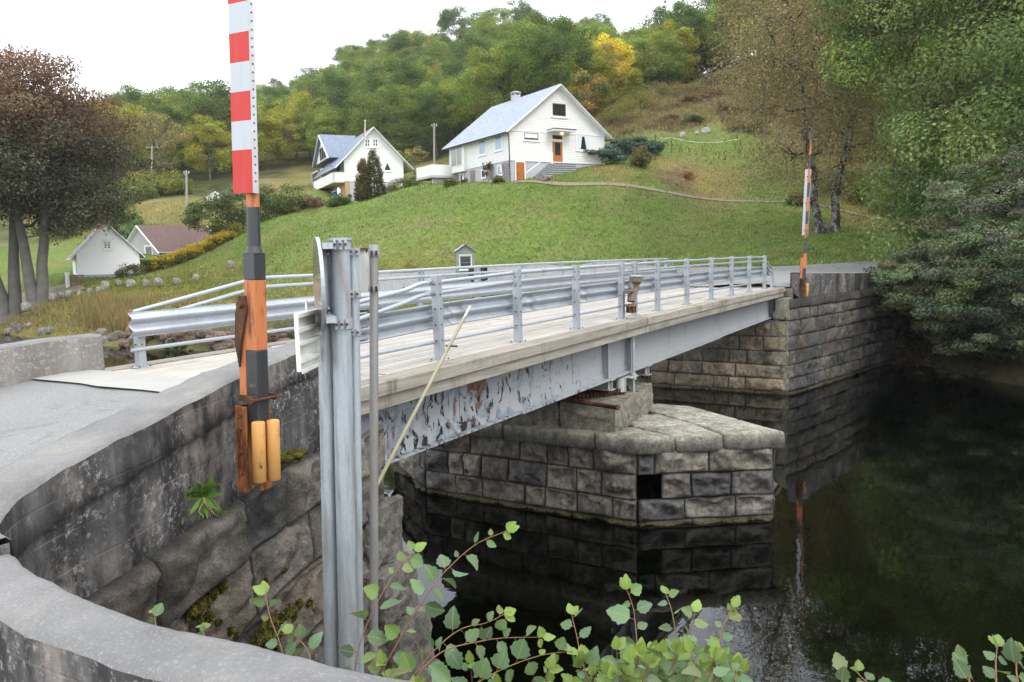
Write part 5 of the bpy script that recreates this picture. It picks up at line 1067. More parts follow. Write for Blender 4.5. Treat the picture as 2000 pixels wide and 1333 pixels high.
for f in np.linspace(-1, 1, 15):
    b = .75*(1-abs(f)**2.6)+.02; kz = .10+.22*abs(f)**3; P.append([c+u*f*2.1+v_*b*math.sin(a)+np.array((0, 0, .62+.14*f*f-(.62-kz)*math.cos(a)**1.0)) for a in np.linspace(-math.pi/2, math.pi/2, 11)])
mb = MB(); mb.grid(np.array(P)); add_solid(mb.build('hull', TRIM, t), .03); mb = MB(); mb.tube(np.array([q_[0] for q_ in P]+[q_[-1] for q_ in P[::-1]]), .035, 6); mb.build('gunwale', GUTTER, t); mb = MB(); mb.box(c+np.array((0, 0, .48)), (.25, 1.3, .03), (u, v_, (0, 0, 1))); mb.build('thwart', POLEW, t)
# ------------------------------------------------------------------ loose stones
FIELD = granite_mat('field_stone', .3, 1, .1); rr_ = np.random.default_rng(21)
k = crop(0, 400, 4.1667)
def stone_thing(name, c, size, seed, col, label, group, mat=FIELD, n=7):
    mb = MB(); a = rr_.uniform(0, 6.28); ax = np.array([(math.cos(a), math.sin(a), 0), (-math.sin(a), math.cos(a), 0), (0, 0, 1)]); rounded_stone(mb, (0, 0, 0), size, ax, n, .7, .16*max(size), 1.3, seed, col)
    o = mb.build(name, mat); o.location = c; return tag(o, label, 'stone', group)
for i, (x, y, w_) in enumerate([(200, 690, 80), (425, 684, 62), (490, 684, 45), (555, 662, 62), (640, 655, 50), (722, 638, 55), (792, 640, 42), (850, 630, 78), (960, 615, 52), (1060, 612, 70), (1185, 598, 66), (1285, 592, 74), (1435, 592, 66), (1595, 573, 62), (1885, 556, 80)]):
    px, py = k(x, y); d = 63+2*math.sin(i); p = E.at(px, py, d); s = w_/4.1667/1544*d*.8; z = land1(p[0], p[1])
    stone_thing('field_stone', (p[0], p[1], max(z+.1, p[2]*.5+z*.5)), (s, s*.8, s*.95), i, np.array((.27, .25, .22))*rr_.uniform(.8, 1.2), 'grey boulders in a line along the meadow below the white shed', 'boulders lining the meadow')
def shore_rocks(n, pxs, ds, zz, sz, label, group, tint):
    for i in range(n):
        px = rr_.uniform(*pxs); d0 = np.interp(px, [0, 120, 240, 450, 600, 700], [66, 56.5, 50.2, 43.6, 43.8, 43]) if ds is None else rr_.uniform(*ds)
        q = E.at(px, 600, d0+rr_.uniform(-.9, .9)); s = rr_.uniform(*sz); z = rr_.uniform(*zz)
        stone_thing('shore_rock', (q[0], q[1], max(z, land1(q[0], q[1])+.02)), (s, s*rr_.uniform(.6, .9), s*rr_.uniform(.5, .8)), i+50, np.array(tint)*rr_.uniform(.6, 1.25), label, group, n=6)
shore_rocks(120, (235, 560), None, (-3.6, -2.5), (.25, .75), 'brownish shore rocks heaped along the water below the left meadow, behind the railing', 'rocks along the left shore', (.19, .135, .105))
shore_rocks(16, (0, 230), None, (-3.6, -3.3), (.3, .8), 'pale shore stones at the water edge below the tan grass, far left', 'stones along the far left shore', (.22, .2, .18))
shore_rocks(26, (640, 900), (30.5, 36), (-3.4, -2.0), (.3, .8), 'shore rocks seen between the far railing bars', 'rocks behind the far railing', (.17, .125, .10))
shore_rocks(12, (1255, 1290), (30, 33), (-3.5, -2.2), (.3, .8), 'brown rocks at the foot of the far abutment, seen under the girder', 'rocks beside the far abutment', (.2, .13, .1))
shore_rocks(14, (1750, 2050), (31.5, 35.5), (-3.65, -3.2), (.2, .5), 'dark rocks along the water under the overhanging alders', 'rocks under the alders', (.075, .065, .05))
for i, (px, py, d, s) in enumerate([(1333, 267, 82, .55), (1360, 272, 83, .4), (1378, 266, 84, .8)]):
    p = on_land(px, d, .15); stone_thing('garden_stone', p, (s, s*.8, s*.8), i+300, (.38, .37, .35), ['small white stone, leftmost of three above the garden line', 'smallest stone of three above the garden line, in the middle', 'largest grey-white stone of three above the garden line'][i], 'stones above the garden line')
for i, (px, py, d, s) in enumerate([(1845, 268, 58, 1.7), (1838, 352, 52, 1.6)]):
    p = E.at(px, py, d); p[2] = max(p[2]-.3, land1(p[0], p[1])); stone_thing('outcrop', p, (s, s, s*.8), i+310, (.26, .26, .25), ['grey rock outcrop among the green leaves, the upper of two on the right', 'grey rock outcrop among the alder leaves, the lower of two on the right'][i], 'outcrops on the right slope')
p = on_land(1064, 60.4, .2); stone_thing('rock', p, (.9, .6, .5), 320, (.24, .2, .2), 'flat reddish rock at the foot of the house stairs', None)
# ------------------------------------------------------------------ trees and plants
def leaf_mat(name, trans=.3, rough=.6, veins=False):
    m = Mt(name, rough, 0, .25); c = m.attr(); c = m.mix(1, c, m.ramp(m.noise(.9, 3), [(.3, .8), (.7, 1.2)]), 'MULTIPLY')
    if veins:
        uv = m.N('SeparateXYZ', {'Vector': m.tc.outputs['UV']}).outputs; ab = m.math('ABSOLUTE', uv[0]); w_ = m.math('SINE', m.math('MULTIPLY', m.math('SUBTRACT', uv[1], m.math('MULTIPLY', ab, .9)), 46))
        c = m.mix(m.ramp(w_, [(.78, 0), (1., .35)]), c, m.mix(.5, c, (.34, .40, .20))); c = m.mix(m.ramp(ab, [(.0, .5), (.045, 0)]), c, (.30, .36, .16)); m.bump(w_, .25, .003)
        c = m.mix(m.ramp(m.noise(40, 4), [(.62, 0), (.7, .35)]), c, (.20, .17, .05))
    m.col(c); t = m.t; tr = m.N('BsdfTranslucent', {'Color': m.mix(.55, c, m.mix(1, c, (1.5, 1.6, .5), 'MULTIPLY'))}); mxs = m.N('MixShader', {0: trans, 1: m.b.outputs[0], 2: tr.outputs[0]})
    t.links.new(mxs.outputs[0], t.nodes['Material Output'].inputs['Surface']); return m.m
LEAF = leaf_mat('tree_leaves', .38); FINE = leaf_mat('fine_leaves', .3); HAZEL = leaf_mat('hazel_leaves', .34, .5, True)
BARK = simple('grey_bark', (.115, .10, .085), .95, 0, .45, 4, .7); BARK_DK = simple('dark_bark', (.06, .052, .045), .95, 0, .4, 4, .7)
BIRCH = Mt('birch_bark', .85, 0, .2); BIRCH.col(BIRCH.mix(BIRCH.ramp(BIRCH.noise(2.2, 6, .72, vec=BIRCH.co((1, 1, .6))), [(.40, 0), (.52, 1)]), (.30, .285, .26), (.045, .04, .034))).bump(BIRCH.noise(8, 5), .7, .04); BIRCH = BIRCH.m
BEECHB = simple('pale_beech_bark', (.15, .14, .12), .9, 0, .55, 1.6, .8)
def rnd_unit(g, n):
    v = g.normal(size=(n, 3)); return v/np.linalg.norm(v, axis=1)[:, None]
def leaves(mb, p, nrm, size, col, g, aspect=.55, mi=0):
    n = len(p); nrm = nrm/np.linalg.norm(nrm, axis=1)[:, None]; r = rnd_unit(g, n); a = np.cross(nrm, r); a /= np.linalg.norm(a, axis=1)[:, None]+1e-9; b = np.cross(nrm, a)
    s = np.reshape(size, (-1, 1))*g.uniform(.65, 1.3, (n, 1)); bend = nrm*s*g.uniform(-.18, .05, (n, 1))
    V = np.stack([p-a*s*.5, p+b*s*aspect*.5+a*s*.06+bend, p+a*s*.5+bend*.4, p-b*s*aspect*.5+a*s*.06+bend], 1).reshape(-1, 3)
    mb.add(V, np.arange(4*n).reshape(n, 4), mi, np.repeat(col, 4, axis=0), False)
def clump_leaves(mb, clumps, per, size, cols, g, up=.5, var=.22, aspect=.6, droop=0., hue=None):
    """clumps: rows of x, y, z, rx, ry, rz; leaves lie on the upper and outer shells of each clump"""
    for i, cl in enumerate(clumps):
        k = per if np.ndim(per) == 0 else per[i]; d = rnd_unit(g, k); rad = g.uniform(.3, 1.04, (k, 1))**.6; off = d*rad*np.asarray(cl[3:6])
        if droop: off[:, 2] -= droop*np.abs(g.normal(size=k))*(1-d[:, 2])
        p = np.asarray(cl[:3])+off; nrm = d*.7+np.array((0, 0, up))+g.normal(size=(k, 3))*.45
        c = cols[i]*(1+g.normal(size=(k, 1))*var); c = c*(1+g.normal(size=(k, 3))*.05)
        leaves(mb, p, nrm, size, np.clip(c, .004, .9), g, aspect)
def limb(mb, a, b, r0, r1, g, wob=.08, n=8, sag=0., mi=0):
    a = np.asarray(a, float); b = np.asarray(b, float); t = np.linspace(0, 1, n); L = np.linalg.norm(b-a)
    p = a+(b-a)*t[:, None]; w_ = g.normal(size=(n, 3))*L*wob*.5; w_[0] = 0; w_[-1] = 0; w_ = (w_+np.roll(w_, 1, 0)*.5); w_[0] = 0
    p = p+w_; p[:, 2] += sag*np.sin(t*np.pi)*L; mb.tube(p, r0+(r1-r0)*t**.8, 7 if r0 > .06 else 5, mi, False); return p
def skeleton(mb, base, fork_z, H, clumps, r0, g, n_limbs=7, twin=None, lean=0., fine=.02):
    """trunk, main limbs and twigs that reach every clump"""
    base = np.asarray(base, float); stems = twin or [(0, 0)]; nodes = []
    for (dx, dy) in stems:
        top = base+np.array((dx, dy, H*.82)); p = limb(mb, base+np.array((dx*.12, dy*.12, -.5)), top, r0, r0*.12, g, .012, 14); nodes += [(q, r0*(1-.88*i/13)) for i, q in enumerate(p) if q[2]-base[2] > fork_z*.8]
        mb.tube([base+np.array((dx*.12, dy*.12, -.5)), base+np.array((dx*.12, dy*.12, -.05)), base+np.array((dx*.16, dy*.16, .5))], [r0*1.7, r0*1.35, r0*.98], 12, 0, False)
    cl = np.asarray(clumps)[:, :3]; order = g.permutation(len(cl))
    for c in cl[order[:n_limbs]]:
        d = [np.linalg.norm(c-q)+max(0, q[2]-c[2])*1.5 for q, r in nodes[:max(4, len(nodes))]]; q, r = nodes[int(np.argmin(d))]; p = limb(mb, q, c, max(r*.55, fine*2), fine, g, .09, 9, .05); nodes = nodes+[(pp, max(r*.5*(1-i/9), fine)) for i, pp in enumerate(p[2:], 2)]
    P = np.array([q for q, r in nodes]); 
    for c in cl[order[n_limbs:]]:
        d = np.linalg.norm(P-c, axis=1)+np.maximum(0, P[:, 2]-c[2])*.8; j = int(np.argmin(d)); limb(mb, P[j], c, min(nodes[j][1]*.8, fine*2.2), fine*.45, g, .12, 6)
def crown_clumps(n, c, rad, g, cr=(.22, .36), shell=.55, flat=.7, low=-1.):
    out = []
    while len(out) < n:
        d = rnd_unit(g, 1)[0]
        if d[2] < low: continue
        r = g.uniform(shell, 1.0)**.7; p = np.asarray(c)+d*r*np.asarray(rad)*(1+.18*fbm(np.array([d*1.7+g.uniform(0, 2)]), 2)[0]*2); s = g.uniform(*cr)*np.mean(rad); out.append((*p, s*g.uniform(.9, 1.3), s*g.uniform(.9, 1.3), s*flat*g.uniform(.8, 1.2)))
    return np.array(out)
def clump_cols(cl, base, g, var=.25, hv=.08):
    b = np.asarray(base, float); return np.array([np.clip(b*(1+g.normal()*var)*(1+g.normal(size=3)*hv), .006, .8) for _ in cl])
def tree(name, label, base, H, Rr, cz, rz, n, per, size, col, seed, group=None, bark=BARK, r0=.2, fork=.3, leafm=LEAF, cat='tree', cr=(.22, .36), shell=.5, flat=.7, twin=None, droop=0., var=.22, limbs=7, cvar=.25, squash=1., cf=None, fine=.02, low=-1., up=.5, aspect=.6, off=(0, 0)):
    g = np.random.default_rng(seed); base = np.asarray(base, float); t = thing(name, label, cat, tuple(base), group)
    cl = crown_clumps(n, base+np.array((off[0], off[1], cz)), (Rr, Rr*squash, rz), g, cr, shell, flat, low); cols = clump_cols(cl, col, g, cvar)
    if cf is not None: cols = cf(cl, cols, g)
    mb = MB(); skeleton(mb, base, H*fork, H, cl, r0, g, limbs, twin, fine=fine); mb.build('trunk', bark, t)
    mb = MB(); clump_leaves(mb, cl, per, size, cols, g, up, var, aspect, droop); mb.build('crown', leafm, t); return t
def conifer(name, label, base, H, Rr, seed, col, group=None, tiers=15, per=90, size=.35, cat='tree'):
    g = np.random.default_rng(seed); base = np.asarray(base, float); t = thing(name, label, cat, tuple(base), group); mb = MB(); mb.tube([base-[0, 0, .5], base+[0, 0, H*.97]], [.18, .02], 7); mb.build('trunk', BARK_DK, t); mb = MB()
    for i in range(tiers):
        f = (i+.5)/tiers; z = H*(.08+.9*f); r = Rr*(1-f)**.85+.1; k = int(per*(1-f*.8)); a = g.uniform(0, 2*np.pi, k); rr = r*g.uniform(.15, 1, k)**.6*(1+.25*np.sin(a*5+i)); p = base+np.stack([np.cos(a)*rr, np.sin(a)*rr, z-rr*.35+g.normal(size=k)*.12], -1)
        leaves(mb, p, np.stack([np.cos(a)*.5, np.sin(a)*.5, np.full(k, .8)], -1)+g.normal(size=(k, 3))*.3, size, np.clip(np.asarray(col)*(1+g.normal(size=(k, 1))*.25), .005, 1), g, .45)
    mb.build('crown', LEAF, t); return t

# ---- the wood on the hillside: a few trees built whole, then copied one by one
G1 = (.060, .088, .024)
LG = np.array((2.6, 2.35, 1.55))
KINDS = [('broadleaf_tree', 'mid green round-crowned tree in the wood on the hillside behind the houses', (.068, .096, .026), 12, 4.3, 0), ('broadleaf_tree', 'mid green round-crowned tree in the wood on the hillside behind the houses', (.056, .084, .026), 14, 4.6, 0), ('broadleaf_tree', 'yellow-green tree in the wood on the hillside behind the houses', (.115, .125, .026), 11, 4.0, 1),
         ('broadleaf_tree', 'dark green dense tree in the wood on the hillside behind the houses', (.034, .056, .020), 14, 4.4, 2), ('broadleaf_tree', 'olive-brown fading tree in the wood on the hillside behind the houses', (.125, .105, .040), 10, 3.7, 3), ('broadleaf_tree', 'mid green round-crowned tree in the wood on the hillside behind the houses', (.080, .110, .034), 10, 4.2, 0)]
protos = []
for i, (nm, lab, c, H, Rr, kk) in enumerate(KINDS):
    protos.append(tree(nm, lab, (0, 0, 0), H, Rr, H*.60, H*.42, 70, 230, .25, LG*np.array(c), 100+i, ['mid green trees of the hillside wood', 'yellow-green trees of the hillside wood', 'dark green trees of the hillside wood', 'olive-brown trees of the hillside wood'][kk], r0=.2, limbs=6, cr=(.2, .34), shell=.6, var=.2, cvar=.2, fine=.03))
spr = conifer('spruce_tree', 'dark pointed spruce standing on the skyline of the wood, right of the middle', (0, 0, 0), 12, 2.2, 130, (.022, .038, .022), 'spruces on the skyline')
gf = np.random.default_rng(77); spots = []
EDGE = np.array([(150, 152), (230, 142), (300, 137), (360, 130), (430, 132), (520, 136), (610, 138), (700, 125), (800, 121), (870, 117), (930, 108), (1000, 99), (1100, 97), (1200, 108), (1300, 127), (1400, 134), (1500, 125), (1620, 105)])
tries = 0
while len(spots) < 292 and tries < 60000:
    tries += 1; px = gf.uniform(150, 1600); e, r_ = np.interp(px, EDGE[:, 0], EDGE[:, 1]), np.interp(px, RIDGE[:, 0], RIDGE[:, 1])+4; d = e+(r_-e)*gf.uniform(0, 1)**.95
    if len(spots) < 44: d = e+gf.uniform(0, 14)
    q = E.at(px, 480, d)[:2]; sp = 4.4+.017*(d-100)
    if all((q[0]-s[0])**2+(q[1]-s[1])**2 > sp*sp for s in spots): spots.append((q[0], q[1], d, px))
used = set()
for i, (x, y, d, px) in enumerate(spots):
    kk = gf.choice(6, p=(.24, .22, .19, .17, .07, .11))
    if px < 620 and d < 175 and gf.random() < .4: kk = 2
    if d < 150 and 640 < px < 1100: kk = gf.choice((0, 1, 3, 5), p=(.33, .27, .25, .15))
    if i < 6: kk = i
    src = protos[kk]; o = src if kk not in used else copy_tree(src); used.add(kk)
    s = gf.uniform(.75, 1.12)*(1.0 if d > 125 else .9); o.location = (x, y, land1(x, y)-.4); o.rotation_euler = (0, 0, gf.uniform(0, 6.28)); o.scale = (s*gf.uniform(.9, 1.15), s*gf.uniform(.9, 1.15), s)
first = True; print("FOREST", len(spots))
for px in (1265, 1283, 1300, 1322, 1340, 1362, 1380, 1392, 1408):
    o = spr if first else copy_tree(spr); first = False; q = E.at(px, 480, 201+gf.uniform(-5, 5)); s = gf.uniform(1.25, 1.65); o.location = (q[0], q[1], land1(q[0], q[1])-.5); o.scale = (s, s, s); o.rotation_euler = (0, 0, gf.uniform(0, 6))
# the farthest slopes and the undergrowth read as one mass
mb = MB(); g = np.random.default_rng(9)
for i in range(330):
    px = g.uniform(150, 1640); e, r_ = np.interp(px, EDGE[:, 0], EDGE[:, 1]), np.interp(px, RIDGE[:, 0], RIDGE[:, 1]); d = e+(r_-e)*g.uniform(.03, 1.03)**.75; q = E.at(px, 480, d); z = land1(q[0], q[1]); s = g.uniform(2.2, 3.6); cl = crown_clumps(7, (q[0], q[1], z+g.uniform(2.5, 7)), (s, s, s*1.1), g, (.4, .6), .3); b = np.array([(.06, .085, .025), (.10, .11, .028), (.036, .055, .02), (.10, .088, .036)][g.choice(4, p=(.45, .25, .2, .1))]); clump_leaves(mb, cl, 80, .36+d*.0007, clump_cols(cl, b*LG, g, .15), g)
tag(mb.build('forest', LEAF), 'mass of more distant trees and undergrowth filling the wooded hillside', 'forest', None, 'stuff')

# ---- single trees in the middle distance
tree('yellow_tree', 'bright yellow autumn tree in the wood above the large house', on_land(1196, 116, -.3), 11.2, 3.3, 7.9, 3.1, 60, 190, .26, (.62, .50, .045), 201, r0=.16, cr=(.22, .34), cvar=.12)
tree('orange_tree', 'orange and green autumn tree right behind the gable of the large house', on_land(1155, 84, -.3), 7.5, 2.3, 4.6, 2.4, 44, 90, .24, (.27, .18, .05), 202, r0=.12, cf=lambda cl, c, g: np.where((g.random(len(cl)) < .45)[:, None], np.array((.11, .13, .03)), c))
tree('tan_tree', 'pale tan half bare tree at the left edge of the wood above the utility poles', on_land(330, 131, -.3), 12, 4.2, 7.5, 4.2, 42, 70, .30, (.20, .165, .085), 203, r0=.16)
tree('pale_shrubby_tree', 'small pale yellow-green fruit tree standing alone on the meadow between the two houses', on_land(815, 104, -.2), 3.9, 2.0, 2.6, 1.1, 24, 42, .22, (.24, .23, .06), 204, r0=.09, bark=BARK)
for i, (px, d, H, Rr, col, lab) in enumerate([(478, 78, 4.6, 3.4, (.085, .115, .032), 'spreading old apple tree just behind the boom, with a leaning dark trunk'), (425, 80, 4.4, 3.0, (.10, .13, .04), 'spreading apple tree beside the red roofed house'), (545, 84, 3.6, 3.0, (.12, .14, .04), 'low apple tree right of the boom, below the heather hedge')]):
    tree('apple_tree', lab, on_land(px, d, -.1), H, Rr, H*.62, H*.36, 46, 95, .22, col, 210+i, 'apple trees below the smaller house', r0=.14, fork=.25, bark=BARK_DK)
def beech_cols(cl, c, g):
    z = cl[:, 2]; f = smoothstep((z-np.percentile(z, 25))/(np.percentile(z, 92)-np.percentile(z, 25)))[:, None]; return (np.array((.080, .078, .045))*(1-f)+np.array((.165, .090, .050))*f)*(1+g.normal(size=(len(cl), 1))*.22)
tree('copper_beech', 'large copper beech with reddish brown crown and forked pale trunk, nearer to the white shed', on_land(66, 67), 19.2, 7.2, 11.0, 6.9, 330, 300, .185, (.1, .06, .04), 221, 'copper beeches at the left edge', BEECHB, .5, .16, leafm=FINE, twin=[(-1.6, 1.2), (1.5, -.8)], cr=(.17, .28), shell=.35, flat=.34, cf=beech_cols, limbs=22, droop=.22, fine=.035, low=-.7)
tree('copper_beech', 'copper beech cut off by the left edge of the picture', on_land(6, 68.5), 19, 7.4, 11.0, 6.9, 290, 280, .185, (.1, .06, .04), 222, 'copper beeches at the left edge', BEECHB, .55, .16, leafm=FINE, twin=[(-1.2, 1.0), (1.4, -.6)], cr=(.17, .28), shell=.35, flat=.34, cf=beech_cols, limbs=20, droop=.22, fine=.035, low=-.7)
tree('birch_tree', 'tall birch with sparse brownish leaves and twin dark and white trunks behind the far boom', on_land(1617, 52.5), 20, 6.4, 11.4, 8.6, 330, 220, .135, (.25, .205, .10), 231, None, BIRCH, .30, .2, leafm=FINE, twin=[(-1.9, 2.6), (1.6, -2.2)], cr=(.16, .26), shell=.2, flat=1.1, limbs=34, droop=.8, fine=.03, cvar=.2, off=(-.5, .9))
tree('ash_tree', 'big green ash-like tree filling the upper right, left of its taller neighbour', on_land(1845, 45), 21, 5.6, 13.4, 7.6, 160, 640, .175, (.185, .225, .075), 241, 'tall green trees at the upper right', BARK, .3, .25, cr=(.17, .28), shell=.4, limbs=18, cvar=.28, fine=.03)
tree('ash_tree', 'tall dark green tree at the upper right corner of the picture', on_land(2045, 40), 22, 6.4, 13.2, 8.4, 160, 600, .18, (.14, .19, .062), 242, 'tall green trees at the upper right', BARK, .34, .22, cr=(.17, .28), shell=.4, limbs=18, cvar=.28, fine=.03)
tree('ash_tree', 'green tree behind the birch on the right slope, paler and farther off', on_land(1745, 66), 17, 5.4, 9.6, 7, 120, 420, .2, (.20, .21, .075), 243, 'tall green trees at the upper right', BARK, .26, .25, cr=(.2, .3), shell=.4, limbs=12)
tree('oak_tree', 'olive and orange tinged tree high behind the birch at the top edge', on_land(1480, 112), 18, 6.0, 11, 7.4, 100, 180, .36, (.14, .14, .045), 244, None, BARK, .26, .25, cr=(.2, .3), shell=.4, limbs=10)
for i, (px, d, H, Rr, c) in enumerate([(1560, 104, 19, 6, (.095, .090, .034)), (1660, 98, 20, 6, (.075, .09, .03)), (1760, 92, 21, 6.2, (.06, .085, .028)), (1880, 80, 20, 6.2, (.05, .075, .026)), (1990, 66, 20, 6, (.05, .078, .026)), (2120, 52, 20, 7, (.05, .078, .026))]):
    tree('hillside_tree', 'green tree packed behind the tall trees on the steep right slope', on_land(px, d, -.4), H, Rr, H*.58, H*.42, 60, 170, .42, np.array(c)*2.1, 250+i, 'trees packed on the steep right slope', BARK, .25, .2, cr=(.24, .36), shell=.45, limbs=8)
tree('alder_tree', 'grey-green alder with a dark crooked trunk at the right edge, above the water', on_land(1985, 33.5), 6.6, 3.0, 3.9, 2.4, 100, 260, .105, (.135, .155, .09), 261, 'grey-green trees overhanging the water', BARK_DK, .19, .25, leafm=FINE, cr=(.13, .22), shell=.3, flat=.45, limbs=18, cvar=.22, fine=.02, off=(0, .3))
tree('alder_tree', 'low grey-green alder hanging out over the water beside the far wing wall', E.at(1880, 600, 33.0)*np.array((1, 1, 0))+np.array((0, 0, -1.6)), 4.6, 2.5, 1.5, 2.0, 120, 330, .10, (.115, .138, .075), 262, 'grey-green trees overhanging the water', BARK_DK, .13, .2, leafm=FINE, cr=(.14, .22), shell=.3, flat=.5, limbs=16, cvar=.22, fine=.018, off=(-.9, .2))
tree('alder_tree', 'low leafy alder at the water edge in the right margin', E.at(2035, 600, 30.0)*np.array((1, 1, 0))+np.array((0, 0, -2.2)), 5.2, 2.6, 2.0, 2.2, 95, 320, .105, (.095, .118, .058), 263, 'grey-green trees overhanging the water', BARK_DK, .13, .2, leafm=FINE, cr=(.14, .22), shell=.3, flat=.5, limbs=12, cvar=.22, fine=.018)
tree('alder_tree', 'low alder sweeping down to the water at the end of the far wing wall', E.at(1795, 600, 35.0)*np.array((1, 1, 0))+np.array((0, 0, -1.8)), 3.8, 2.0, 1.2, 1.7, 100, 330, .10, (.11, .135, .07), 264, 'grey-green trees overhanging the water', BARK_DK, .1, .2, leafm=FINE, cr=(.16, .24), shell=.3, flat=.5, limbs=12, cvar=.25, fine=.016, off=(-.8, .1))
tree('alder_tree', 'dark alder filling the corner above the water at the right margin', E.at(1945, 600, 31.5)*np.array((1, 1, 0))+np.array((0, 0, -2.2)), 4.0, 2.4, 1.3, 1.9, 100, 330, .10, (.088, .11, .056), 265, 'grey-green trees overhanging the water', BARK_DK, .1, .2, leafm=FINE, cr=(.16, .24), shell=.3, flat=.5, limbs=12, cvar=.25, fine=.016, off=(-.8, .1))
def bush(name, label, base, rad, n, per, size, col, seed, group=None, cat='shrub', cols=None, low=-.15, cr=(.3, .45), leafm=LEAF, up=.5, flat=.8, cvar=.2, aspect=.6):
    g = np.random.default_rng(seed); base = np.asarray(base, float); t = thing(name, label, cat, tuple(base), group); cl = crown_clumps(n, base+np.array((0, 0, rad[2]*.35)), rad, g, cr, .45, flat, low); c = clump_cols(cl, col, g, cvar)
    if cols is not None: c = cols(cl, c, g)
    mb = MB()
    for q in cl[:min(n, 12)]: limb(mb, base-[0, 0, .15], q[:3], .03*max(rad), .008, g, .1, 5)
    mb.build('stem', BARK_DK, t); mb = MB(); clump_leaves(mb, cl, per, size, c, g, up, .22, aspect); mb.build('foliage', leafm, t); return t
def cypress(label, base, H, Rr, seed, col, top):
    g = np.random.default_rng(seed); base = np.asarray(base, float); t = thing('cypress', label, 'conifer', tuple(base), 'cypresses beside the smaller house'); n = 90; f = g.random(n)**1.2; a = g.uniform(0, 6.28, n); r = Rr*np.sqrt(np.clip(1-f, 0, 1))*(.55+.45*np.minimum(1, f*6+.3)); cl = np.c_[base[0]+np.cos(a)*r*.85, base[1]+np.sin(a)*r*.85, base[2]+f*H*.96+.1, np.full(n, .32), np.full(n, .32), np.full(n, .55)]
    c = np.array([np.asarray(col)*(1-ff)+np.asarray(top)*ff for ff in np.clip(f*1.1+g.normal(size=n)*.2, 0, 1)]); mb = MB(); mb.tube([base-[0, 0, .3], base+[0, 0, H*.9]], [.12, .02], 6); mb.build('trunk', BARK_DK, t); mb = MB(); clump_leaves(mb, cl, 85, .2, c, g, .6, .25, .5); mb.build('crown', LEAF, t)
q = on_land(736, 84.5, -.1); cypress('tall green cypress, the right one of the pair before the smaller white house', q, E.at(732, 297, 84.5)[2]-q[2], 1.25, 271, (.05, .066, .02), (.085, .095, .022)); q = on_land(715, 84.2, -.1); cypress('shorter rusty-topped cypress, the left one of the pair before the smaller white house', q, E.at(716, 316, 84.2)[2]-q[2], 1.0, 272, (.06, .07, .02), (.14, .10, .03))
for i, (px, d, rx, lab) in enumerate([(1170, 67.5, 2.2, 'low blue-green juniper lying against the right wall of the large house'), (1238, 72, 2.6, 'blue-green juniper spreading behind the olive bush on the lawn')]): bush('juniper', lab, on_land(px, d, .15), (rx, rx, 1.05), 60, 90, .2, (.075, .125, .098), 280+i, 'junipers by the large house', 'juniper', flat=.4, cr=(.2, .3), cvar=.3)
bush('olive_bush', 'rounded olive-brown bush at the edge of the lawn, left of the green post', on_land(1252, 66.5, 0), (1.0, 1.0, 1.15), 36, 90, .15, (.17, .15, .055), 283, cr=(.3, .42))
bush('amber_bush', 'small amber dome-shaped bush alone on the lawn below the garden line', on_land(1343, 66.5, 0), (.52, .52, .42), 16, 70, .10, (.26, .13, .04), 284, cr=(.3, .45))
bush('round_bush', 'clipped bright green dome bush below the motorcycle', on_land(668, 82.5, -.2), (1.25, 1.25, 1.0), 44, 110, .15, (.065, .13, .022), 285, cr=(.25, .36), cvar=.1)
for i, (px, d, rx, col, lab) in enumerate([(545, 88.5, 1.7, (.14, .075, .05), 'reddish brown heather hedge clump, the leftmost below the smaller house'), (580, 89, 1.7, (.15, .08, .055), 'reddish brown heather hedge clump in the middle of its row'), (612, 88, 1.4, (.16, .085, .06), 'reddish brown heather hedge clump next to the porch lawn'), (560, 86.5, 1.5, (.10, .125, .035), 'green shrub in front of the heather hedge, left of the porch')]): bush('heather_hedge' if i < 3 else 'green_shrub', lab, on_land(px, d, -.1), (rx, rx, 1.0), 26, 80, .18, col, 290+i)
for i, (px, d, r, col, lab) in enumerate([(770, 88, 1.0, (.18, .13, .05), 'tawny shrub right of the cypresses below the smaller house'), (790, 85, 1.2, (.16, .15, .05), 'olive shrub in the middle of the bed between the houses'), (812, 82, .9, (.07, .12, .025), 'fresh green shrub before the balcony of the large house'), (835, 84, .9, (.20, .11, .05), 'rust coloured shrub beside the balcony of the large house'), (883, 62.5, .55, (.09, .12, .03), 'little green conifer under the balcony of the large house'), (976, 61.2, .5, (.13, .15, .03), 'low yellow-green flower bush between the two right trellises')]): bush('garden_shrub', lab, on_land(px, d, -.05), (r, r, r*.85), 22, 60, .15, col, 300+i, 'shrubs in the flower beds by the houses')
mbr = [(953, 323, 'climbing rose with red blossoms on the trellis between the basement windows', (.30, .02, .03)), (905, 357, 'small pink rose bush at the foot of the left trellises', (.42, .10, .14))]
for i, (px, py, lab, bl) in enumerate(mbr):
    g = np.random.default_rng(320+i); h1 = Hs(E.at(997, 360.5, 62), -28.7); v_, z_ = h1.S(px, py, -.3); b = h1.W(-.3, v_, 0); t = thing('rose_bush', lab, 'rose', tuple(b)); c = h1.W(-.3, v_, z_); mb = MB(); limb(mb, b-[0, 0, .3], c, .03, .02, g, .05, 8); mb.build('stem', BARK_DK, t); cl = np.c_[c+g.normal(size=(14, 3))*[.25, .25, .3], np.full((14, 3), .18)]; mb = MB(); clump_leaves(mb, cl, 26, .12, clump_cols(cl, (.06, .085, .03), g), g); mb.build('foliage', LEAF, t); mb = MB(); clump_leaves(mb, cl[:6], 10, .14, clump_cols(cl[:6], bl, g, .1, .02), g, aspect=.95); mb.build('blossom', LEAF, t)
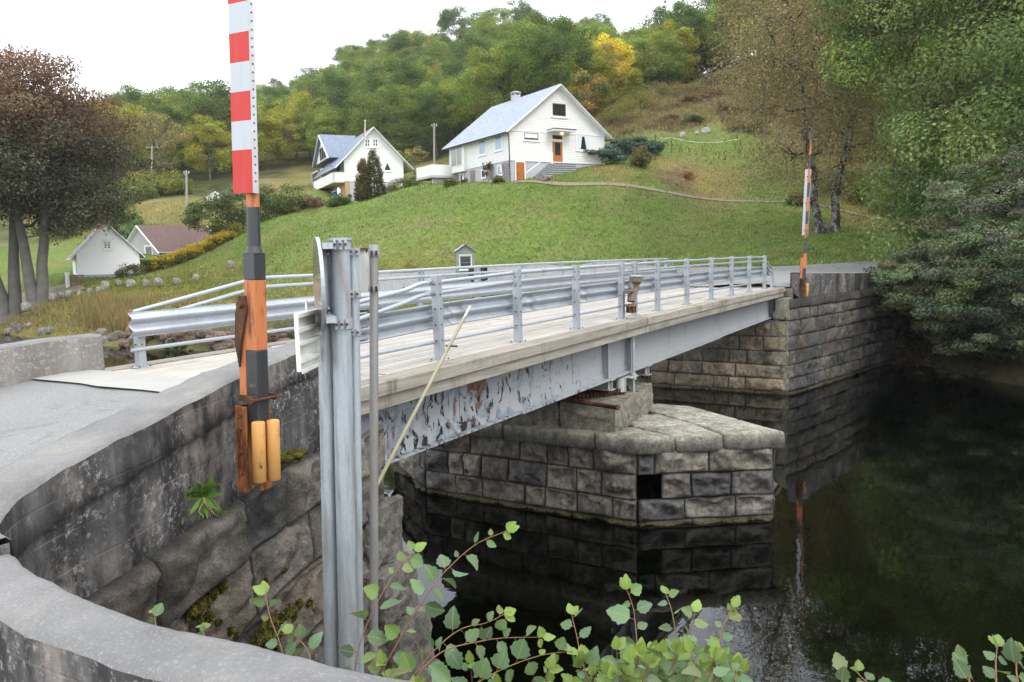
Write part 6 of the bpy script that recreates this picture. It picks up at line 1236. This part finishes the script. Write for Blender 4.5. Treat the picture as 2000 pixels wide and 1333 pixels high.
for i, (px, d) in enumerate([(250, 73), (275, 74), (300, 74.5), (325, 75), (350, 75.5), (375, 76), (400, 76.5), (425, 77), (442, 77.2)]):
    yl = smoothstep((px-285)/60); bush('flowering_hedge', 'shrub of the low hedge covered in yellow blossom before the red roofed house' if yl > .4 else 'green shrub at the left end of the yellow flowering hedge', on_land(px, d, -.1), (1.05, 1.05, .85), 24, 80, .14, (.13, .12, .03), 330+i, 'yellow flowering hedge shrubs' if yl > .4 else 'green shrubs at the end of the flowering hedge', 'hedge', cols=lambda cl, c, g: np.where(((cl[:, 2] > np.median(cl[:, 2])) & (g.random(len(cl)) < yl*.95))[:, None], np.array((.48, .36, .02)), c))
bush('yellow_shrub', 'upright yellow shrub at the right end of the flowering hedge', on_land(462, 76.5, -.1), (.8, .8, 1.1), 20, 70, .16, (.26, .24, .04), 345)
for i, (px, d, r, col) in enumerate([(250, 130, 3.2, (.16, .15, .035)), (285, 127, 3.0, (.19, .17, .035)), (320, 124, 3.2, (.16, .16, .035)), (350, 122, 2.6, (.13, .14, .03)), (270, 118, 2.6, (.10, .125, .03)), (215, 112, 2.8, (.10, .12, .035)), (245, 96, 2.2, (.08, .115, .035)), (268, 90, 2.0, (.07, .115, .045)), (130, 105, 3.0, (.08, .1, .03)), (180, 108, 2.6, (.12, .13, .04))]):
    bush('thicket_shrub', 'yellow-green shrub of the thicket below the wood behind the white shed', on_land(px, d, -.2), (r, r, r*.85), 34, 80, .3, np.array(col)*1.25, 350+i, 'thicket shrubs behind the white shed')
for i, (px, d, r, col) in enumerate([(1215, 92, 2.4, (.15, .145, .035)), (1255, 98, 2.2, (.17, .15, .04)), (1290, 104, 2.0, (.13, .13, .04)), (1345, 98, 1.1, (.14, .12, .05)), (1352, 88, .9, (.05, .085, .025)), (1410, 110, 2.2, (.10, .095, .04)), (1395, 100, 1.4, (.14, .09, .05)), (1300, 112, 2.2, (.2, .14, .05)), (1240, 106, 2.2, (.12, .13, .035)), (1310, 90, .8, (.16, .10, .06)), (1420, 92, 1.3, (.15, .10, .06)), (1450, 86, 1.5, (.14, .11, .05))]):
    bush('heath_shrub', 'shrub scattered on the brown heath slope right of the large house', on_land(px, d, -.15), (r*1.3, r*1.3, r*.6), 26, 110, .17, np.array(col)*1.25, 370+i, 'shrubs on the heath slope')
for i, (px, d, r, col) in enumerate([(1640, 66, 1.8, (.12, .14, .035)), (1700, 64, 2.0, (.13, .14, .035)), (1770, 60, 2.0, (.10, .12, .03)), (1830, 52, 1.8, (.07, .09, .028)), (1900, 46, 1.8, (.06, .08, .028)), (1960, 42, 1.8, (.05, .07, .025)), (1560, 62, .9, (.10, .10, .04)), (1930, 37, 1.2, (.07, .05, .03)), (1860, 37.5, 1.0, (.10, .06, .035)), (2010, 37, 1.5, (.05, .06, .025)), (1790, 72, 2.4, (.09, .11, .03)), (1690, 78, 2.4, (.11, .12, .035)), (1850, 66, 2.4, (.08, .10, .03))]):
    bush('bank_shrub', 'shrub in the undergrowth below the green trees on the right slope', on_land(px, d, -.15), (r, r, r*.8), 28, 80, .22, np.array(col)*1.35, 390+i, 'undergrowth shrubs on the right slope')
for i, (px, d, r, c) in enumerate([(1760, 35.5, 1.0, (.10, .12, .05)), (1815, 35, .9, (.13, .09, .05)), (1865, 34.2, 1.1, (.09, .11, .045)), (1920, 33.4, 1.0, (.12, .08, .05)), (1970, 32.5, 1.1, (.08, .10, .04)), (2020, 32, 1.2, (.09, .11, .045)), (1790, 37, 1.2, (.11, .13, .05)), (1840, 36.6, 1.2, (.12, .085, .05)), (1900, 35.8, 1.3, (.10, .12, .05)), (1960, 35, 1.3, (.13, .09, .055))]):
    bush('bank_bush', 'dark bush on the steep bank under the alders at the right', on_land(px, d, -.1), (r, r, r*.8), 26, 110, .13, c, 470+i, 'bushes under the alders')
for i, (px, d, r, col) in enumerate([(645, 41, .9, (.07, .095, .035)), (600, 42, .8, (.08, .10, .035)), (690, 38, .9, (.09, .11, .035)), (755, 35, .7, (.13, .10, .05)), (815, 34, .7, (.10, .12, .04)), (870, 33.5, .8, (.10, .125, .04)), (935, 34.5, .7, (.08, .11, .035)), (1000, 36, .8, (.10, .125, .035)), (1060, 37, .7, (.10, .12, .035)), (570, 43.5, .8, (.06, .085, .03)), (715, 44, .8, (.10, .12, .04)), (780, 45, .8, (.10, .11, .04)), (955, 45, .55, (.10, .14, .06)), (940, 46.5, .6, (.08, .13, .06)), (330, 46, .7, (.07, .09, .03)), (395, 45.5, .6, (.06, .08, .03)), (255, 50.5, .6, (.07, .09, .03))]):
    bush('bank_weed', 'leafy weed bush on the left river bank seen through the railings', on_land(px, d, -.1), (r, r, r*.7), 18, 60, .14, np.array(col)*1.3, 410+i, 'weed bushes on the left river bank')

# ---- grass and reeds
def blades(mb, x, y, z, h_, wd, col, g, lean=.35):
    n = len(x); a = g.uniform(0, 6.28, n); s = np.stack([np.cos(a), np.sin(a), a*0], -1)*np.reshape(wd, (-1, 1)); l = g.normal(size=(n, 3))*lean; l[:, 2] = 1; b = np.stack([x, y, z], -1); t = b+l*np.reshape(h_, (-1, 1)); mb.add(np.stack([b-s, b+s, t], 1).reshape(-1, 3), np.arange(3*n).reshape(n, 3), 0, np.repeat(col, 3, axis=0))
g = np.random.default_rng(55); mb = MB(); px = g.uniform(-60, 1800, 150000); d = 42+40*g.random(150000)**1.1; a_ = np.array([math.atan2(*(E.ray(p_, 480)[[1, 0]])) for p_ in np.linspace(-60, 1800, 200)]); az = np.interp(px, np.linspace(-60, 1800, 200), a_); x, y = np.cos(az)*d, np.sin(az)*d; z = land(x, y); ok = (z > -3.2) & (shore_dist(x, y) > .3); cl_ = ground_type(x, y, .1)*(1+1.3*fbm(np.stack([x*.9, y*.9, x*0], -1), 5)[:, None]+g.normal(size=(len(x), 1))*.32)
x, y, z, cl_ = x[ok], y[ok], z[ok], np.clip(cl_[ok]*1.05, .01, .6); blades(mb, x, y, z-.02, g.uniform(.06, .20, len(x)), g.uniform(.018, .04, len(x)), cl_*1.2, g, .9)
tag(mb.build('grass', FINE), 'short tufted grass covering the far bank and meadow', 'grass', None, 'stuff')
mb = MB(); n = 8500; px = np.where(g.random(n) < .7, g.normal(212, 30, n), g.uniform(-20, 300, n)); d = np.interp(px, [0, 120, 240, 330], [64, 56, 49.6, 46])+np.where(abs(px-212) < 70, g.uniform(.8, 5.5, n), g.uniform(1, 9, n)); az = np.interp(px, np.linspace(-60, 1800, 200), a_); x, y = np.cos(az)*d, np.sin(az)*d; z = land(x, y); c_ = np.array((.27, .20, .09))*(1+g.normal(size=(n, 1))*.25)*np.where(g.random((n, 1)) < .2, np.array((.5, .8, .5)), 1); hh = np.where(abs(px-215) < 70, g.uniform(.6, 1.5, n), g.uniform(.3, .7, n)); blades(mb, x, y, z-.05, hh, g.uniform(.02, .035, n), c_, g, .14)
tag(mb.build('tall_grass', FINE), 'tan tall dry grass on the left meadow by the water', 'grass', None, 'stuff')

mb = MB(); n = 60000; px = g.uniform(1180, 1500, n); d = g.uniform(74, 125, n); az = np.interp(px, np.linspace(-60, 1800, 200), a_); x, y = np.cos(az)*d, np.sin(az)*d; z = land(x, y); ty = ground_type(x, y, .1); w_ = np.clip(((ty[:, 0]-ty[:, 1]*.95)/.04), 0, 1); ok = g.random(n) < .02+.98*w_
pat = fbm(np.stack([x*.35, y*.35, x*0], -1), 4); c_ = np.where((pat > .02)[:, None], np.array((.155, .09, .055)), np.array((.25, .20, .10)))*(1+g.normal(size=(n, 1))*.25); c_ = np.where((g.random(n) < .22)[:, None], np.array((.14, .15, .045)), c_)
x, y, z, c_, pat = x[ok], y[ok], z[ok], np.clip(c_[ok], .01, .6), pat[ok]; blades(mb, x, y, z-.05, g.uniform(.15, .55, len(x))*(1+1.5*np.clip(pat, 0, .4)), g.uniform(.04, .08, len(x)), c_, g, .6)
tag(mb.build('heather', FINE), 'brown heather and dry grass covering the heath slope right of the large house', 'heather', None, 'stuff')
mb = MB(); n = 60000; px = g.uniform(-60, 900, n); d = 50+60*g.random(n); az = np.interp(px, np.linspace(-60, 1800, 200), a_); x, y = np.cos(az)*d, np.sin(az)*d; z = land(x, y); ty = ground_type(x, y, .1); ok = (ty[:, 0] > ty[:, 1]*.93) & (z > -3.1); c_ = np.clip(ty*(1.1+.8*fbm(np.stack([x*.5, y*.5, x*0], -1), 4)[:, None]+g.normal(size=(n, 1))*.2), .01, .5)
x, y, z, c_ = x[ok], y[ok], z[ok], c_[ok]; blades(mb, x, y, z-.04, g.uniform(.12, .4, len(x)), g.uniform(.025, .05, len(x)), c_, g, .6); tag(mb.build('meadow_grass', FINE), 'longer dry meadow grass on the slopes left of the lawn', 'grass', None, 'stuff')
# ------------------------------------------------------------------ plants close to the camera
def leaf_shape(mb, base, tip_dir, nrm, L, g, col, w=.82, uvs=None, rd=True):
    """one broad serrated leaf: midrib from base along tip_dir, folded and curled a little"""
    t = np.asarray(tip_dir, float); t /= np.linalg.norm(t); n = np.asarray(nrm, float); n -= t*(n @ t); n /= np.linalg.norm(n); s = np.cross(t, n); k = 9
    v = np.linspace(0, 1, k); prof = np.sin(np.pi*np.clip(v, 0, 1)**.78)**.72*(1-.25*v); prof[0] = .02; prof[-1] = .0; jag = 1+.10*np.where(np.arange(k) % 2, 1, -1)*(v > .15)*(v < .95); hw = prof*L*w*.5*jag
    curl = g.uniform(-.45, .2); fold = g.uniform(.0, .5); tw = g.uniform(-.45, .45); rows = []
    for f in (-1, -.5, 0, .5, 1):
        wav = fbm(np.c_[v*3, np.full(k, f*2+g.uniform(0, 9)), v*0], 2)*.16
        P = base+t*(v*L)[:, None]*1+s*(hw*f)[:, None]+n*((abs(f)**1.3*fold*hw)+curl*L*v**2+wav*L*.35*abs(f)+tw*hw*f*v)[:, None]; rows.append(P)
    P = np.array(rows); uv = np.array([[(f*.5*prof[i]*w, v[i]) for i in range(k)] for f in (-1, -.5, 0, .5, 1)]); mb.grid(P, 0, col, True); uvs.append(uv.reshape(-1, 2))
def with_uv(mb, uvs, name, mat, parent):
    o = mb.build(name, mat, parent); me = o.data; U = np.concatenate(uvs); l = np.empty(len(me.loops), int); me.loops.foreach_get('vertex_index', l); uv = me.uv_layers.new(name='UVMap'); uv.data.foreach_set('uv', U[l].ravel()); return o
TWIG = simple('reddish_twig', (.20, .105, .055), .7, 0, .25, 8)
FRESH, DULL = np.array((.21, .30, .07)), np.array((.135, .215, .115))
def shoot(pts, d, label, seed, L=.1, n=None, group='hazel shoots in the foreground', tipfresh=.5, start=.0, dd=0.):
    g = np.random.default_rng(seed); k = len(pts); W = np.array([E.at(x, y, d+dd*i/(k-1)) for i, (x, y) in enumerate(pts)]); path = curve(W, 30); t = thing('hazel_shoot', label, 'plant', tuple(W[0]), group)
    ln = np.linalg.norm(np.diff(path, axis=0), axis=1).sum(); lo = W[0]+np.array((g.uniform(-.1, .1), g.uniform(-.1, .1), -1.0)); mb = MB(); mb.tube(np.vstack([curve([lo, lo*.5+W[0]*.5+(W[0]-W[1])*.25, W[0]], 10)[:-1], path]), np.concatenate([np.linspace(.0048, .0034, 9), np.linspace(.0033, .0013, 30)]), 6); mb.build('twig', TWIG, t)
    n = n or max(5, int(ln/.042)); mb = MB(); uvs = []; st = MB(); view = -E.F
    for i in range(n):
        f = start+(1-start)*(i+.6)/n; j = min(28, int(f*29)); p = path[j]; tan = path[j+1]-path[j]; tan /= np.linalg.norm(tan); side = np.cross(tan, view); side /= np.linalg.norm(side); sgn = 1 if i % 2 else -1
        dr = side*sgn*g.uniform(.6, 1)+tan*g.uniform(.15, .7)+np.array((0, 0, -.25))*g.uniform(0, 1)+view*g.uniform(-.3, .5); dr /= np.linalg.norm(dr); s = L*.88*g.uniform(.5, 1.35)*(1-.35*f if f > .6 else 1)
        b = p+dr*s*.22; st.tube([p, b], .0014, 5); nrm = view*g.uniform(.15, .9)+np.array((0, 0, 1.))*g.uniform(.4, 1.1)+g.normal(size=3)*.45; c = DULL*(1+g.normal()*.22)+(np.array((.05, .0, -.02)) if g.random() < .12 else 0); fr = np.clip((f-.75)*3, 0, 1)*tipfresh+(g.random() < .12)*.6; c = c*(1-min(fr, 1))+FRESH*min(fr, 1); leaf_shape(mb, b, dr, nrm, s, g, np.clip(c*(1+g.normal(size=3)*.04), .01, 1), g.uniform(.88, 1.08), uvs)
    tan = path[-1]-path[-2]; tan /= np.linalg.norm(tan)
    for q in (.0, .8): leaf_shape(mb, path[-1], tan+g.normal(size=3)*q, view*.7+np.array((0, 0, .8)), L*.7, g, FRESH*(1+g.normal()*.1), .8, uvs)
    st.build('leaf_stalk', TWIG, t); with_uv(mb, uvs, 'foliage', HAZEL, t); return t
SH = [([(690, 1330), (705, 1250), (747, 1159), (782, 1106), (810, 1076)], 3.1, 'hazel shoot rising beside the sign posts, curving right towards the abutment', .085), ([(742, 1318), (796, 1222), (841, 1152), (873, 1113), (929, 1064), (990, 1037)], 3.1, 'tallest hazel shoot, reaching up and right over the dark water below the stick', .085),
      ([(800, 1330), (852, 1267), (901, 1229), (950, 1217), (985, 1200)], 3.0, 'hazel shoot arching right with pale leaves, just below the tallest one', .085), ([(820, 1310), (869, 1271), (943, 1252), (995, 1246), (1060, 1245)], 2.95, 'long hazel shoot lying almost level over the dark water', .08), ([(930, 1335), (985, 1306), (1055, 1281), (1128, 1271)], 2.9, 'low hazel shoot pointing right near the bottom edge, left of the dense clump', .08),
      ([(1150, 1330), (1136, 1290), (1125, 1236), (1116, 1200)], 3.0, 'short upright hazel shoot with yellowish tip above the low shoot', .07), ([(1255, 1335), (1246, 1275), (1241, 1220), (1236, 1185), (1224, 1152)], 3.0, 'upright hazel shoot with a large dark leaf near its top, in the clump middle', .085), ([(1297, 1335), (1325, 1275), (1345, 1235), (1357, 1196)], 2.9, 'leaning hazel shoot right of the clump middle, before the bright reflection', .085),
      ([(1340, 1300), (1322, 1242), (1311, 1190), (1300, 1160)], 3.05, 'thin hazel shoot with few small leaves at its curled tip', .065), ([(1366, 1335), (1400, 1270), (1412, 1225), (1432, 1186)], 2.9, 'rightmost hazel shoot of the clump, before the sky reflection', .075), ([(1440, 1340), (1418, 1290), (1400, 1262)], 2.85, 'small hazel shoot at the bottom right of the clump', .075),
      ([(1946, 1340), (1945, 1295), (1948, 1262)], 2.9, 'hazel sprig with one large upright pale leaf near the right corner', .085), ([(1895, 1340), (1890, 1310), (1882, 1285)], 2.9, 'small hazel sprig left of the large pale leaf near the right corner', .06), ([(1990, 1345), (1985, 1305), (1990, 1272)], 2.95, 'hazel sprig cut by the right edge of the picture', .065), ([(1640, 1342), (1650, 1320), (1645, 1300)], 2.8, 'small hazel sprig at the bottom edge right of the reflection', .06), ([(1710, 1345), (1690, 1330), (1672, 1312)], 2.8, 'second small hazel sprig at the bottom edge, more to the right', .06),
      ([(560, 1320), (548, 1262), (528, 1206), (518, 1160)], 2.75, 'hazel sprig before the mossy stones left of the sign posts', .075), ([(612, 1320), (600, 1270), (570, 1235)], 2.75, 'leafy hazel sprig tucked against the foot of the sign posts', .075), ([(306, 1240), (303, 1215), (300, 1198)], 3.5, 'single hazel leaf tip poking above the concrete wall, far left', .075), ([(402, 1262), (398, 1240), (392, 1226)], 3.1, 'hazel leaf tip poking above the concrete wall, second from the left', .06)]
for i, (p, d, lab, L) in enumerate(SH): shoot(p, d, lab, 500+i, L, n=(3 if i > 17 else None), start=.0 if i < 17 else .2, dd=.15)
gq = np.random.default_rng(600)
for i in range(58):
    x0 = gq.uniform(1140, 1450) if i < 48 else gq.uniform(640, 1120); top = 1285+gq.uniform(-22, 40)+(abs(x0-1290)/12 if i < 48 else 25); x1 = x0+gq.uniform(-40, 40); shoot([(x0, 1390), ((x0+x1)/2+gq.uniform(-12, 12), (1390+top)/2), (x1, top)], gq.uniform(2.7, 3.5), 'hazel shoot within the dense leafy clump along the bottom edge', 610+i, .082, group='hazel shoots of the dense clump', tipfresh=.25)
# fern-like plant in a joint of the wing wall, small weeds and moss
def rosette(label, px, py, d, seed, n=22, L=.22):
    g = np.random.default_rng(seed); b = E.at(px, py, d); t = thing('wall_plant', label, 'plant', tuple(b)); mb = MB(); out = -b*np.array((1, 1, 0)); out /= np.linalg.norm(out)
    for i in range(n):
        a = g.uniform(-1.1, 1.1); s = np.cross(out, (0, 0, 1.)); dr = s*math.sin(a)+np.array((0, 0, 1))*math.cos(a)*(g.uniform(.6, 1.3) if i % 4 else -g.uniform(.3, 1.))+out*g.uniform(.1, .45); dr /= np.linalg.norm(dr); l = L*g.uniform(.5, 1); v = np.linspace(0, 1, 7); wd = np.sin(np.pi*np.clip(v*.96+.04, 0, 1)**.7)*l*.13; sd_ = np.cross(dr, out); sd_ /= np.linalg.norm(sd_); P = np.array([b+dr*(v*l)[:, None]-np.array((0, 0, 1.))*(v**2*l*g.uniform(.0, .4))[:, None]+sd_*(wd*f)[:, None]+out*(abs(f)*wd*.3)[:, None] for f in (-1, 0, 1)]); mb.grid(P, 0, np.array((.10, .19, .035))*(1+g.normal()*.25))
    mb.build('frond', LEAF, t)
    if n > 15:
        mb = MB()
        for i in range(7): e = b+np.array((g.uniform(-.05, .15), g.uniform(-.05, .05), -g.uniform(.1, .28)))+out*.05; limb(mb, b, e, .004, .002, g, .15, 6)
        mb.build('root', simple('dry_root', (.30, .22, .13), .9), t)
i_ = np.argmin(abs(SW[:, 0]-3.25)); q = E.at(398, 972, math.hypot(*SW[np.argmin(abs(np.arctan2(SW[:, 1], SW[:, 0])-math.atan2(*(E.ray(398, 972)[[1, 0]]))))])-.12)
dw = math.hypot(*q[:2]); rosette('green fern-like plant rooted in a joint of the dark wing wall', 398, 972, dw, 700, 44, .18)
def wall_dist(px): a = math.atan2(*(E.ray(px, 900)[[1, 0]])); return math.hypot(*SW[np.argmin(abs(np.arctan2(SW[:, 1], SW[:, 0])-a))])
rosette('small weed with two pale leaves on the stone ledge beside the yellow counterweights', 553, 892, wall_dist(553)-.1, 701, 7, .12)
MOSS = Mt('moss', .95, 0, .1); MOSS.col(MOSS.ramp(MOSS.noise(14, 5), [(.3, (.025, .02, .006)), (.55, (.06, .052, .010)), (.78, (.15, .15, .02))])).bump(MOSS.noise(60, 4), .9, .01); MOSS = MOSS.m
S_, L_ = path_surface(SW, -.4, .10); gm = np.random.default_rng(710)
def on_wing(px, py):
    u = np.linspace(0, L_, 500); best = None
    for zz in np.linspace(-3.3, -.4, 120):
        P, Nn = S_(u, np.full(500, zz)); r = E.ray(px, py); v = P-E.pos; c = (v @ r)/(np.linalg.norm(v, axis=1)*np.linalg.norm(r)); j = int(np.argmax(c))
        if best is None or c[j] > best[0]: best = (c[j], P[j], Nn[j])
    return best[1], best[2]
mo = [(400, 1160, 9), (420, 1145, 10), (372, 1190, 14), (385, 1180, 12), (360, 1195, 10), (430, 1180, 6), (440, 1210, 7), (428, 1165, 6), (437, 1230, 7), (447, 1238, 6), (392, 1205, 6), (460, 1212, 8), (500, 1235, 18), (520, 1225, 22), (545, 1210, 20), (560, 1200, 14), (515, 1250, 20), (490, 1250, 12), (535, 1240, 20), (575, 1180, 8), (592, 1178, 8), (598, 1200, 7), (348, 1135, 5), (410, 1215, 4), (375, 1220, 8), (540, 1112, 4), (505, 1135, 4)]
for i, (px, py, r) in enumerate(mo):
    p, nn = on_wing(px, py); s = r/1544*np.linalg.norm(p); mb = MB(); k_ = 60+int(r*22); e1 = np.cross(nn, (0, 0, 1.)); e1 /= np.linalg.norm(e1); a_ = np.clip(gm.normal(size=(k_, 2)), -1.5, 1.5)*s*.6; h_ = np.exp(-(a_**2).sum(1)/(s*s))*.035*gm.uniform(.4, 1.1, k_)
    pp = p+nn*.045+e1*a_[:, :1]*1.15+np.array((0, 0, 1.))*a_[:, 1:]+nn*h_[:, None]; mc = np.where((gm.random(k_) < np.clip(h_/.03, 0, .75))[:, None], np.array((.12, .115, .016)), np.array((.05, .036, .012)))*(1+gm.normal(size=(k_, 1))*.25); leaves(mb, pp, nn+gm.normal(size=(k_, 3))*.5, .034, np.clip(mc, .004, 1), gm, .9)
    tag(mb.build('moss', FINE), 'cushion of brown-green moss on the lower stones of the near wing wall', 'moss', 'moss cushions on the near wing wall')
for i, (px, py, r) in enumerate([(575, 888, 14), (560, 898, 10), (590, 884, 9)]):
    d = wall_dist(px)-.1; p = E.at(px, py, d); s = r/1544*d; mb = MB(); rounded_stone(mb, p, (s*2.4, s*2.0, s*1.1), None, 8, .9, s*.4, 2.2, i+40, (1, 1, 1)); tag(mb.build('moss', MOSS), 'bright moss cushion on the stone ledge beside the yellow counterweights', 'moss', 'moss cushions on the stone ledge')
# ------------------------------------------------------------------ the damp air between the camera and the hills
hm = bpy.data.materials.new('damp_air'); hm.use_nodes = True; ht = hm.node_tree; ht.nodes.remove(ht.nodes['Principled BSDF'])
pv = ht.nodes.new('ShaderNodeVolumePrincipled'); pv.inputs['Color'].default_value = (.86, .91, .97, 1); pv.inputs['Density'].default_value = .0002; pv.inputs['Anisotropy'].default_value = .2
ht.links.new(pv.outputs[0], ht.nodes['Material Output'].inputs['Volume'])
mb = MB(); mb.b6(-60, 700, -520, 660, -9.2, 110); hz = mb.build('haze', hm); hz['kind'] = 'stuff'; hz['label'] = 'thin damp air softening the far hills'; hz['category'] = 'haze'
